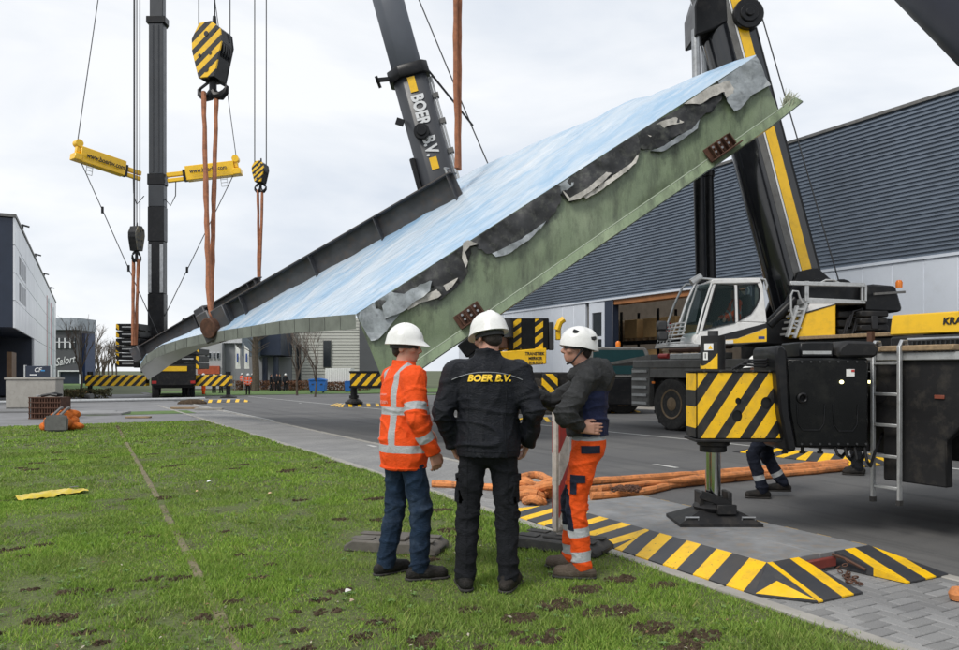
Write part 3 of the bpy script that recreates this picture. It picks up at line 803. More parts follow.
MB().prism([(-.82, 1.16), (.82, 1.16), (.78, 1.3), (.2, 1.42), (-.78, 1.32)], -.05, 1.05).build('lid', m_binblue, t, bevel=.03)
for sx in (-.55, .55): MB().cyl((sx, .1, .1), (sx, .2, .1), .1, n=10).build('wheel', m_rubber, t)
for sx in (-.4, .4): MB().box(sx - .1, sx + .1, -.04, -.003, .8, .9).build('handle', m_darkplastic, t)
p = ld(lat(347.5, 74), 74)
t = thing('blue_bin', 'small blue bin in front of the white container', 'bin', (*p, gz(70)), -YAW)
MB().prism([(-.26, .08), (.26, .08), (.3, 1.0), (-.3, 1.0)], 0, .6).build('body', m_binblue, t, bevel=.03)
MB().prism([(-.32, 1.01), (.32, 1.01), (.28, 1.1), (-.28, 1.1)], -.03, .65).build('lid', m_binblue, t, bevel=.02)
for sx in (-.22, .22): MB().cyl((sx, .55, .09), (sx + .05, .55, .09), .09, n=10).build('wheel', m_rubber, t)

# ---- hedges, bare trees
m_bark = M('bark', (0.085, 0.066, 0.05), .9, 0, .3, 6, bump=.4)
m_twig = M('bare_twigs', (0.12, 0.095, 0.075), .9, 0, .25, 2)
m_hedge = M('brown_beech_hedge', (0.14, 0.065, 0.035), .85, 0, .5, 3)
m_greenhedge = M('green_brown_shrub', (0.085, 0.075, 0.03), .85, 0, .5, 3)
def leaf_mass(name, label, cat, loc, rz, sx, sy, sz, n, mat, leaf=.09, group=None):
    t = thing(name, label, cat, loc, rz, group)
    mb = MB(); r = random.Random(sum(map(ord, label)))
    for k in range(n):
        c = Vector((r.uniform(-sx, sx), r.uniform(-sy, sy), sz * r.random() ** .7))
        c.z *= .9 + .2 * noise.noise((c.x * .9, c.y, 3))
        a = Euler((r.uniform(0, 6), r.uniform(0, 6), r.uniform(0, 6))).to_matrix()
        s = leaf * r.uniform(.6, 1.4)
        mb.add([c + a @ Vector(q) for q in ((-s, 0, 0), (0, -s * .5, 0), (s, 0, 0), (0, s * .5, 0))], [(0, 1, 2, 3)])
    me = bpy.data.meshes.new('foliage'); me.from_pydata(mb.v, [], mb.f); me.materials.append(mat); add_obj('foliage', me, t)
    mb = MB()
    for k in range(int(sx * 5)):
        x = -sx + 2 * sx * (k + .5) / int(sx * 5)
        mb.cyl((x, 0, 0), (x + r.uniform(-.1, .1), r.uniform(-.1, .1), sz * .8), .025, .012, n=5)
    mb.build('stems', m_bark, t)
    return t
p = ld(lat(268, 81), 81); leaf_mass('hedge', 'low brown beech hedge behind the row of bystanders', 'hedge', (*p, -.6), -YAW, 3.6, .4, 1.15, 2600, m_hedge)
p = ld(lat(345, 79), 79); leaf_mass('hedge', 'low brown beech hedge between the blue bin and the striped outrigger', 'hedge', (*p, -.6), -YAW, 2.6, .4, 1.05, 2000, m_hedge)
p = ld(lat(300, 80), 80); leaf_mass('hedge', 'short brown hedge just left of the blue waste container', 'hedge', (*p, -.6), -YAW, 1.1, .4, 1.1, 900, m_hedge)
p = ld(lat(80, 56), 56); leaf_mass('shrub', 'brown-green shrub bed behind the slings at the left', 'shrub', (*p, gz(60)), -YAW, 2.2, .6, .75, 1500, m_greenhedge)
def bare_tree(label, loc, h, seed, spread=.32, trunk=.09, depth=5, group=None, thin=1.0):
    r = random.Random(seed)
    t = thing('bare_tree', label, 'tree', loc, r.uniform(0, 6), group)
    tr = MB(); tw = MB()
    def grow(p, dr, ln, rad, k):
        q = p + dr * ln
        mid = (p + q) / 2 + Vector((r.uniform(-1, 1), r.uniform(-1, 1), 0)) * ln * .06
        (tr if k >= depth - 1 else tw).tube([p, mid, q], [rad, rad * .85, rad * .68], n=(7 if k >= depth - 1 else 4))
        if k == 0: return
        nb = r.choice((2, 3, 3)) if k < depth else 4
        for j in range(nb):
            a = r.uniform(0, 6.28); s = r.uniform(.5, 1.1) * spread * 2
            nd = (dr + Vector((math.cos(a) * s, math.sin(a) * s, r.uniform(.0, .35)))).normalized()
            grow(p + dr * ln * r.uniform(.55, 1.0) if j else q, nd, ln * r.uniform(.58, .82), rad * .6, k - 1)
    grow(Vector((0, 0, 0)), Vector((r.uniform(-.03, .03), r.uniform(-.03, .03), 1)).normalized(), h * .36, trunk, depth)
    tr.build('trunk', m_bark, t, smooth=True)
    tw.build('crown', m_twig, t)
    return t
p = ld(lat(297, 62), 62); bare_tree('slender bare tree with pale bark left of the blue waste container', (*p, gz(60)), 6.0, 3, .25, .10, 5)
p = ld(lat(315, 58), 58); bare_tree('thin bare young tree in front of the blue waste container', (*p, gz(60)), 6.0, 8, .26, .08, 5)
p = ld(lat(80.5, 66), 66); bare_tree('bare leafless tree in front of the grey building with the script name', (*p, gz(66)), 6.5, 12, .2, .12, 5)
k = 0
ORD = ['leftmost', 'second from left', 'third from left', 'fourth from left', 'fifth from left', 'fifth from right', 'fourth from right', 'third from right', 'second from right', 'rightmost']
for (u, dd, h) in ((86, 170, 10), (90, 190, 12.5), (94, 175, 9), (97, 160, 6), (99, 200, 10), (102, 165, 5.5), (104, 180, 9.5), (108, 190, 11), (112, 170, 8.5), (116, 185, 10)):
    p = ld(lat(u, dd), dd)
    bare_tree('far bare tree, %s of ten between the grey building and the counterweights' % ORD[k], (*p, -.7), h, 40 + k, .28, .22, 5, 'bare trees at the end of the street'); k += 1
p = ld(lat(255.5, 78), 78)
t = thing('trunk_post', 'dark rough tree trunk beside the white banners', 'tree', (*p, -.6), 0)
MB().tube([(0, 0, 0), (.05, 0, 2), (-.03, .05, 4), (.05, 0, 6.0)], [.42, .36, .34, .3], n=9).build('trunk', m_bark, t, smooth=True)
mb = MB(); r_ = random.Random(4)
for k in range(26):
    a = r_.uniform(0, 6.28); z = r_.uniform(3.5, 6); q = r_.uniform(.8, 2)
    mb.tube([(0, 0, z), (math.cos(a) * q * .5, math.sin(a) * q * .5, z + .6), (math.cos(a) * q, math.sin(a) * q, z + 1.0)], [.06, .035, .01], n=5)
mb.build('crown', m_twig, t)

# ================================================================== CRANES
def wheel(parent, c, axis, rad, wid, mat4=None, detail=True):
    """tyre as the wheel part with a rim as sub-part; axis points outwards"""
    ax = Vector(axis).normalized(); c = Vector(c)
    r = rad; w = wid
    t = MB().lathe([(r * .58, -w * .42), (r * .80, -w * .5), (r * .95, -w * .46), (r, -w * .34), (r, w * .34), (r * .95, w * .46), (r * .80, w * .5), (r * .58, w * .42)], c, ax, 28)
    if detail:
        x = ax.orthogonal().normalized(); y = ax.cross(x)
        for k in range(28):
            a = 2 * math.pi * k / 28
            dr = x * math.cos(a) + y * math.sin(a); tg = ax.cross(dr)
            m = Matrix((tg, dr, ax)).transposed()
            t.obox(c + dr * (r + .004) + ax * (w * .2 * (1 if k % 2 else -1)), (r * .12, .03, w * .44), m)
    o = t.build('wheel', m_rubber, parent, smooth=True, mat4=mat4)
    q = MB().lathe([(r * .585, w * .40), (r * .56, w * .46), (r * .50, w * .42), (r * .46, w * .26), (r * .30, w * .22), (r * .28, w * .40), (r * .2, w * .46), (r * .01, w * .46)], c, ax, 24)
    x = ax.orthogonal().normalized(); y = ax.cross(x)
    for k in range(10):
        a = 2 * math.pi * k / 10
        pp = c + (x * math.cos(a) + y * math.sin(a)) * r * .38
        q.cyl(pp + ax * w * .2, pp + ax * w * .30, r * .03, n=6)
    q.build('rim', m_rim, o, smooth=True)
    return o

def rope(parent, pts, r, name='hoist_rope', mat=None, n=6):
    return MB().tube(pts, r, n).build(name, mat or m_rope, parent, smooth=True)

# ------------------------------------------------------------------ crane at the right, behind (white and yellow cab)
def crane_right():
    cx, cy = 15.5, 12.8
    l0 = cx * RX + cy * RY; d0 = cx * FX + cy * FY
    t = thing('mobile_crane', 'white and yellow mobile crane with a black boom in front of the warehouse', 'crane', (cx, cy, 0), -YAW)
    RM = Matrix.Rotation(YAW, 4, 'Z')           # carrier is parallel to the street
    def P(u, v, d): return Vector((lat(u, d) - l0, d - d0, hgt(v, d)))
    def B(name, mat, b, **k): return b.build(name, mat, t, **k)
    # carrier, street-aligned
    B('chassis', m_chassis, MB().box(-1.1, 1.1, -16, 4.0, .62, 1.5), mat4=RM, bevel=.03)
    B('deck', m_greychas, MB().box(-1.5, 1.5, -16, 4.15, 1.62, 1.84), mat4=RM, bevel=.02)
    for (ya, yb) in ((3.45, 4.2), (-.2, .35), (-4.2, -2.6), (-9.4, -7.6)):
        B('side_skirt', m_greychas, MB().box(-1.5, -1.3, ya, yb, .55, 1.615), mat4=RM, bevel=.02); B('side_skirt', m_greychas, MB().box(1.3, 1.5, ya, yb, .55, 1.615), mat4=RM, bevel=.02)
    B('mudguard', m_greychas, MB().box(-1.5, -1.25, -2.59, 3.44, 1.36, 1.615).box(1.25, 1.5, -2.59, 3.44, 1.36, 1.615), mat4=RM, bevel=.02)
    for y in (2.6, .95, -1.3, -5.1, -6.75, -10.6):
        wheel(t, (-1.27, y, gz(cy + y) + .70), (-1, 0, 0), .70, .46, RM)
        wheel(t, (1.27, y, gz(cy + y) + .70), (1, 0, 0), .70, .46, RM, False)
    for k in range(5):
        B('step', m_alu, MB().box(-1.56, -1.503, 3.5, 4.1, .62 + k * .22, .69 + k * .22), mat4=RM)
    B('reflector', m_orangelamp, MB().box(-1.515, -1.502, 3.2, 3.32, 1.2, 1.26), mat4=RM)
    B('fire_extinguisher', m_red, MB().cyl((-1.2, 3.0, 1.95), (-1.2, 3.35, 1.95), .07, n=10), mat4=RM)
    B('tool_box', m_alu, MB().box(-1.45, -1.1, .8, 2.7, 1.845, 2.0), mat4=RM, bevel=.02)
    B('spreader_plate', m_greychas, MB().add([(-1.3, 3.6, 1.85), (-.2, 3.6, 1.85), (-.2, 5.8, 1.7), (-1.3, 5.8, 1.7), (-1.3, 3.6, 2.0), (-.2, 3.6, 2.0), (-.2, 5.8, 1.76), (-1.3, 5.8, 1.76)],
        [(3, 2, 1, 0), (4, 5, 6, 7), (0, 1, 5, 4), (1, 2, 6, 5), (2, 3, 7, 6), (3, 0, 4, 7)]), mat4=RM)
    B('chain_heap', m_rust, MB().obox((-1.0, 2.2, 2.1), (.3, 1.8, .12)).obox((-.9, 1.6, 2.16), (.3, .9, .1), Matrix.Rotation(.2, 3, 'Z')), mat4=RM, bevel=.04)
    # low crates on the deck towards the camera, timber on top
    B('deck_box', m_black, MB().box(-1.5, .4, -4.2, -1.6, 1.85, 2.22), mat4=RM, bevel=.03)
    B('timber_plank', m_wood, MB().box(-1.56, .3, -4.3, -1.5, 2.225, 2.30), mat4=RM, bevel=.01)
    # outrigger beam and pad on this side
    B('outrigger_beam', m_black, MB().box(-3.3, -1.1, -3.5, -3.0, .8, 1.3), mat4=RM, bevel=.03)
    B('jack', m_chrome, MB().cyl((-3.0, -3.25, .3), (-3.0, -3.25, 1.0), .11, n=16), mat4=RM, smooth=True)
    B('pad', m_chassis, MB().lathe([(.42, .13), (.42, .19), (.2, .25), (.16, .36), (.01, .36)], (-3.0, -3.25, 0), (0, 0, 1), 8), mat4=RM)
    # turntable, superstructure frame (aligned with the boom)
    B('turntable', m_chassis, MB().cyl((0, 0, 1.84), (0, 0, 2.15), 1.15, n=28), smooth=True)
    B('superstructure_frame', m_black, MB().box(-1.2, 2.6, -1.1, 1.1, 2.15, 2.75), bevel=.04)
    def poly(pts, d, th, name, mat, mi=None, far=False, parent=None, bev=.008):
        q = [(P(660 + x / 6, 260 + y / 6, d)) for x, y in pts]
        y0 = q[0].y
        return MB().prism([(p.x, p.z) for p in q], y0, y0 + th).build(name, mat, parent or t, bevel=bev)
    D0 = 17.0; CW = 1.25
    cab = poly([(205, 505), (236, 432), (255, 425), (450, 380), (470, 369), (640, 375), (640, 492), (215, 512)], D0, CW, 'cab', m_white, bev=.03)
    for dd in (D0, D0 + CW - .06):
        poly([(236, 432), (318, 146), (336, 140), (258, 424)], dd, .06, 'pillar', m_white, parent=cab)
        poly([(446, 150), (464, 150), (471, 369), (452, 379)], dd, .06, 'pillar', m_white, parent=cab)
        poly([(471, 368), (545, 325), (580, 275), (598, 225), (598, 180), (585, 139), (602, 112), (617, 150), (641, 374)], dd, .06, 'rear_panel', m_white, parent=cab)
    poly([(300, 128), (322, 112), (600, 108), (603, 138), (335, 143), (310, 146)], D0 - .02, CW + .04, 'roof', m_white, parent=cab, bev=.02)
    poly([(256, 424), (336, 141), (446, 151), (452, 379)], D0 + .02, .02, 'side_window', m_cabglass, parent=cab, bev=0)
    poly([(470, 369), (464, 151), (584, 139), (598, 180), (598, 225), (580, 275), (545, 325)], D0 + .02, .02, 'side_window', m_cabglass, parent=cab, bev=0)
    # dark rubber frame of the windows
    for pts in ([(256, 424), (336, 141), (446, 151), (452, 379)], [(470, 369), (464, 151), (584, 139), (598, 180), (598, 225), (580, 275), (545, 325)]):
        q = [P(660 + x / 6, 260 + y / 6, D0 - .005) for x, y in pts]
        c = sum(q, Vector()) / len(q)
        q = [p + (c - p) * .04 for p in q]
        MB().tube(q + [q[0]], .016, 5).build('window_seal', m_letterblack, cab)
    # windscreen in three panes leaning forward
    a = [P(660 + x / 6, 260 + y / 6, D0) for x, y in ((222, 440), (262, 290), (312, 140))]
    for k in range(3):
        f0, f1 = k / 3 + .01, (k + 1) / 3 - .01
        mb = MB()
        pts = []
        for f in (f0, f1):
            bulge = .22 * (1 - (2 * f - 1) ** 2)
            pts.append([p + Vector((-bulge, CW * f, 0)) for p in a])
        V = pts[0] + pts[1]
        V2 = [p + Vector((.015, 0, 0)) for p in V]
        mb.add(V, [(0, 1, 4, 3), (1, 2, 5, 4)]); mb.add(V2, [(3, 4, 1, 0), (4, 5, 2, 1)])
        mb.build('windscreen', m_cabglass, cab)
    for f in (0, .333, .667):
        bulge = .22 * (1 - (2 * f - 1) ** 2)
        MB().tube([p + Vector((-bulge - .01, CW * f, 0)) for p in a], .022, 6).build('windscreen_bar', m_white, cab)
    poly([(200, 505), (215, 440), (238, 430), (250, 505)], D0 - .004, CW + .008, 'nose', m_white, parent=cab, bev=.05)
    poly([(255, 480), (640, 378), (640, 405), (465, 470), (380, 478)], D0 - .012, .01, 'black_stripe', m_letterblack, parent=cab, bev=0)
    poly([(375, 502), (375, 482), (465, 473), (640, 409), (640, 490)], D0 - .014, .012, 'yellow_flash', m_yellow, parent=cab, bev=0)
    poly([(590, 458), (628, 458), (628, 474), (590, 474)], D0 - .018, .003, 'badge', M('blue_badge', (.03, .06, .25), .4), parent=cab, bev=0)
    poly([(380, 482), (440, 480), (440, 500), (380, 502)], D0 - .018, .003, 'label_sheet', m_whitesign, parent=cab, bev=0)
    # roof rail, front guard with mesh and mirrors
    rp = [P(660 + x / 6, 260 + y / 6, D0 + .05) for x, y in ((118, 375), (165, 240), (215, 135), (240, 110), (330, 118), (600, 112), (630, 118), (642, 150), (636, 180))]
    B('grab_rail', m_alu, MB().tube(rp, .028, 8), smooth=True)
    rp2 = [p + Vector((0, CW - .1, 0)) for p in rp]
    B('grab_rail', m_alu, MB().tube(rp2, .028, 8), smooth=True)
    q = P(660 + 232 / 6, 260 + 112 / 6, D0 + .1)
    B('work_lamp', m_alu, MB().cyl(q + Vector((-.16, 0, -.1)), q + Vector((.06, 0, .06)), .10, .07, n=12), smooth=True)
    step = []
    g0 = P(660 + 48 / 6, 260 + 520 / 6, D0); g1 = P(660 + 100 / 6, 260 + 380 / 6, D0); g2 = P(660 + 205 / 6, 260 + 505 / 6, D0)
    B('platform', m_alu, MB().prism([(g0.x, g0.z), (g2.x + .1, g0.z), (g2.x + .1, g0.z + .07), (g0.x, g0.z + .07)], g0.y, g0.y + CW), bevel=.01)
    mbm = MB()
    for k in range(7):
        f = k / 6
        p0 = g0.lerp(g1, f)
        mbm.tube([p0, p0 + Vector((.34 * (1 - f * .4), 0, .02)), p0 + Vector((.34 * (1 - f * .4), CW, .02)), p0 + Vector((0, CW, 0)), p0], .014, 5)
    for k in range(5):
        y = CW * k / 4
        mbm.tube([g0 + Vector((0, y, 0)), g1 + Vector((0, y, 0))], .014, 5)
    B('front_guard', m_alu, mbm)
    for (x, y) in ((10, 395), (15, 455)):
        q = P(660 + x / 6, 260 + y / 6, D0 - .1)
        B('mirror', m_darkplastic, MB().box(q.x - .12, q.x + .12, q.y - .06, q.y + .06, q.z - .11, q.z + .11), bevel=.04)
    B('mirror_arm', m_darkplastic, MB().tube([P(668, 330, D0 - .06), P(662, 326, D0 - .08), P(661, 338, D0 - .08)], .02, 6))
    # seat inside
    sx = P(738, 330, D0).x
    B('seat', m_darkplastic, MB().box(sx - .1, sx + .42, -1.25, -.75, 2.45, 2.62).box(sx + .3, sx + .45, -1.25, -.75, 2.62, 3.3), bevel=.05)
    # boom
    dz = Vector((lat(715, d0) - lat(789, d0), 0, hgt(0, d0) - hgt(281, d0))).normalized()
    foot = P(797, 312, d0)
    bx = Vector((dz.z, 0, -dz.x)); by = Vector((0, 1, 0))
    BM = Matrix((bx, by, dz)).transposed().to_4x4(); BM.translation = foot
    def sec(w, b): 
        pts = [(w, -b), (w, b), (-.1 * w, b)]
        for k in range(1, 8):
            a_ = math.pi / 2 + math.pi * k / 8
            pts.append((-.1 * w + .9 * w * math.cos(a_), b * math.sin(a_)))
        pts.append((-.1 * w, -b))
        return pts
    def boomsec(z0, z1, w, b, name, mat):
        return MB().prism(sec(w, b), z0, z1, 'z').build(name, mat, t, mat4=BM, smooth=True)
    bs = boomsec(-.6, 10.4, .56, .46, 'boom_section', m_gloss)
    boomsec(10.2, 10.7, .60, .50, 'boom_collar', m_black)
    boomsec(10.7, 24, .49, .40, 'boom_section', m_black)
    boomsec(23.8, 24.2, .53, .44, 'boom_collar', m_black)
    boomsec(24.2, 36, .42, .34, 'boom_section', m_black)
    MB().box(.17, .40, -.472, -.462, .2, 9.2).build('yellow_stripe', m_yellow, t, mat4=BM)
    MB().box(.115, .155, -.472, -.462, .2, 9.2).build('white_line', m_white, t, mat4=BM)
    MB().box(-.05, .10, -.470, -.462, -.3, 9.9).build('grey_strip', m_greychas, t, mat4=BM)
    MB().box(.562, .72, -.25, .25, -.4, 10.1).build('cable_tray', m_black, t, mat4=BM, bevel=.02)
    MB().cyl((.45, -.62, 7.15), (.45, -.46, 7.15), .36, n=24).cyl((.45, -.66, 7.15), (.45, -.62, 7.15), .22, n=20).cyl((.45, -.7, 7.15), (.45, -.66, 7.15), .1, n=16).build('hose_drum', m_black, t, mat4=BM, bevel=.02)
    # luffing cylinders
    for (u, dy) in ((698.5, -.28), (708, .25)):
        dd = d0 + dy
        a0 = P(u + 3, 290, dd); a1 = P(u, 172, dd); a2 = P(u - 3, 30, dd)
        B('cylinder_barrel', m_black, MB().cyl(a0, a1, .13, n=18).cyl(a1 - Vector((0, 0, .12)), a1 + Vector((0, 0, .02)), .16, n=18), smooth=True)
        B('cylinder_rod', m_steel, MB().cyl(a1, a2, .10, n=18), smooth=True)
    br0 = P(690, 44, d0); br1 = P(712, 0, d0); br2 = P(700, -20, d0); br3 = P(722, 30, d0)
    B('cylinder_bracket', m_black, MB().prism([(br0.x, br0.z), (br0.x + .35, br0.z + .12), (br3.x, br3.z), (br1.x + .2, br1.z), (br2.x, br2.z), (br0.x - .02, br0.z + .7)], -.48, .48), bevel=.03)
    B('cylinder_foot', m_black, MB().prism([(P(690, 300, d0).x, 2.7), (P(760, 300, d0).x, 2.7), (P(728, 286, d0).x, P(0, 286, d0).z), (P(698, 284, d0).x, P(0, 284, d0).z)], -.5, .5), bevel=.03)
    B('frame_cheek', m_black, MB().prism([(P(768, 0, d0).x, 2.7), (P(850, 0, d0).x, 2.7), (P(835, 0, d0).x, 3.4), (P(806, 0, d0).x, 4.0), (P(788, 0, d0).x, 3.9)], -.62, -.48).prism([(P(768, 0, d0).x, 2.7), (P(850, 0, d0).x, 2.7), (P(835, 0, d0).x, 3.4), (P(806, 0, d0).x, 4.0), (P(788, 0, d0).x, 3.9)], .48, .62), bevel=.02)
    B('hydraulic_strut', m_black, MB().cyl(P(768, 326, 17.6), P(795, 300, 17.6), .13, n=14), smooth=True)
    # machinery deck at the back: yellow cover, stairs, railing
    d1 = 17.0
    q = [P(u, v, d1) for u, v in ((797, 337.5), (836, 337.5), (836, 304), (806, 313))]
    yc = B('engine_cover', m_yellow, MB().prism([(p.x, p.z) for p in q], q[0].y, q[0].y + 1.6), bevel=.02)
    q = [P(u, v, d1) for u, v in ((806, 312.6), (835.8, 303.6), (810, 303.6))]
    B('white_cover', m_white, MB().prism([(p.x, p.z) for p in q], q[0].y + .01, q[0].y + 1.5))
    q = [P(u, v, d1) for u, v in ((806, 313.3), (836, 304.5), (836, 303.7), (806, 311.8))]
    B('black_stripe', m_letterblack, MB().prism([(p.x, p.z) for p in q], q[0].y - .012, q[0].y - .002))
    st = [P(u, v, d1) for u, v in ((787, 337), (797, 306))]; st2 = [P(u, v, d1) for u, v in ((794, 338), (806, 304))]
    for dy in (0.0,):
        B('stair_string', m_alu, MB().beam(st[0], st[1], .05, .12, (0, 1, 0)).beam(st2[0], st2[1], .05, .12, (0, 1, 0)))
        for k in range(5):
            f = (k + .5) / 5
            a0 = st[0].lerp(st[1], f); a1 = st2[0].lerp(st2[1], f)
            B('stair_tread', m_alu, MB().box(a0.x, a1.x, a0.y, a0.y + .45, a0.z - .02, a0.z + .025))
    hr = [P(u, v, d1 - .02) for u, v in ((801, 328), (794, 324), (791, 310), (791, 295), (793, 291), (798, 291.5), (800, 298), (803, 303))]
    B('handrail', m_alu, MB().tube(hr, .025, 8), smooth=True)
    plt = [P(u, v, d1) for u, v in ((806, 303.2), (866, 303.8), (866, 300), (806, 297.5))]
    B('platform', m_alu, MB().prism([(p.x, p.z) for p in plt], plt[0].y, plt[0].y + .7), bevel=.01)
    r0 = P(806, 284, d1); r1 = P(865, 285, d1)
    B('guard_rail', m_alu, MB().beam(P(790, 283.2, d1), r1, .09, .07, (0, 1, 0)), bevel=.01)
    for u in (806, 807.5, 862, 865.5):
        B('rail_post', m_alu, MB().beam(P(u, 301, d1), P(u, 281 if u < 810 else 285, d1), .045, .045, (0, 1, 0)))
    B('guard_rail', m_alu, MB().tube([P(818, 284, d1), P(826, 280, d1), P(834, 280, d1), P(841, 284, d1)], .022, 6), smooth=True)
    # winches and counterweight slabs
    w0 = P(810, 300, d1 + .5)
    for (u, r) in ((822, .26), (842, .24)):
        q = P(u, 293, d1 + .6)
        B('winch_drum', m_black, MB().cyl(q, q + Vector((0, 1.6, 0)), r, n=20).cyl(q, q + Vector((0, .06, 0)), r * 1.35, n=20), smooth=True)
    q0 = P(806, 297, d1 + .5); q1 = P(866, 285.5, d1 + .5)
    B('winch_frame', m_black, MB().box(q0.x, q1.x, q0.y, q0.y + 1.8, q0.z - .2, q1.z), bevel=.03)
    q0 = P(845, 310, d1 + .2)
    pts = [P(u, v, d1 + .2) for u, v in ((864, 311), (866, 285), (874, 284), (896, 286), (903, 309), (900, 312))]
    B('rear_frame', m_black, MB().prism([(p.x, p.z) for p in pts], pts[0].y, pts[0].y + 2.2), bevel=.04)
    q = P(899, 283.5, d1 + .2)
    B('beacon', m_orangelamp, MB().lathe([(.07, -.1), (.075, .02), (.05, .07), (.01, .08)], q, (0, 0, 1), 14), smooth=True)
    B('lamp_bracket', m_greychas, MB().beam(P(874, 294, d1), P(905, 292, d1), .05, .05, (0, 1, 0)))
    for k in range(4):
        q0 = P(860, 338 - k * 7.0, d1 - .05); q1 = P(888 + (k % 2), 331.6 - k * 7.0, d1 - .05)
        o = B('counterweight_slab', m_chassis, MB().box(q0.x, q1.x, q0.y, q0.y + 2.6, q0.z, q1.z), bevel=.03)
    for k in range(3):
        q0 = P(838, 336 - k * 9, d1 + .3); q1 = P(858, 329 - k * 9, d1 + .3)
        B('hydraulic_block', m_darkplastic, MB().box(q0.x, q1.x, q0.y, q0.y + 1.2, q0.z, q1.z), bevel=.03)
    for k in range(5):
        q0 = P(843 + k * 3, 335 - 4 * (k % 3), d1 + .12)
        B('hose', m_letterblack, MB().tube([q0, q0 + Vector((.1, 0, .35)), q0 + Vector((.32, .05, .42)), q0 + Vector((.4, .1, .1))], .025, 6), smooth=True)
    q0 = P(870, 322, d1 - .07)
    B('slab_lifting_lug', m_letterblack, MB().box(P(870, 0, d1).x, P(877, 0, d1).x, q0.y, q0.y + .05, P(0, 329, d1).z, P(0, 316, d1).z), bevel=.01)
    # hoist rope from the winch to the boom head
    rope(t, [P(840, 285, d0), P(757, 0, d0 + .05), P(600, -540, d0 + .1)], .016)
    return t
crane_right()

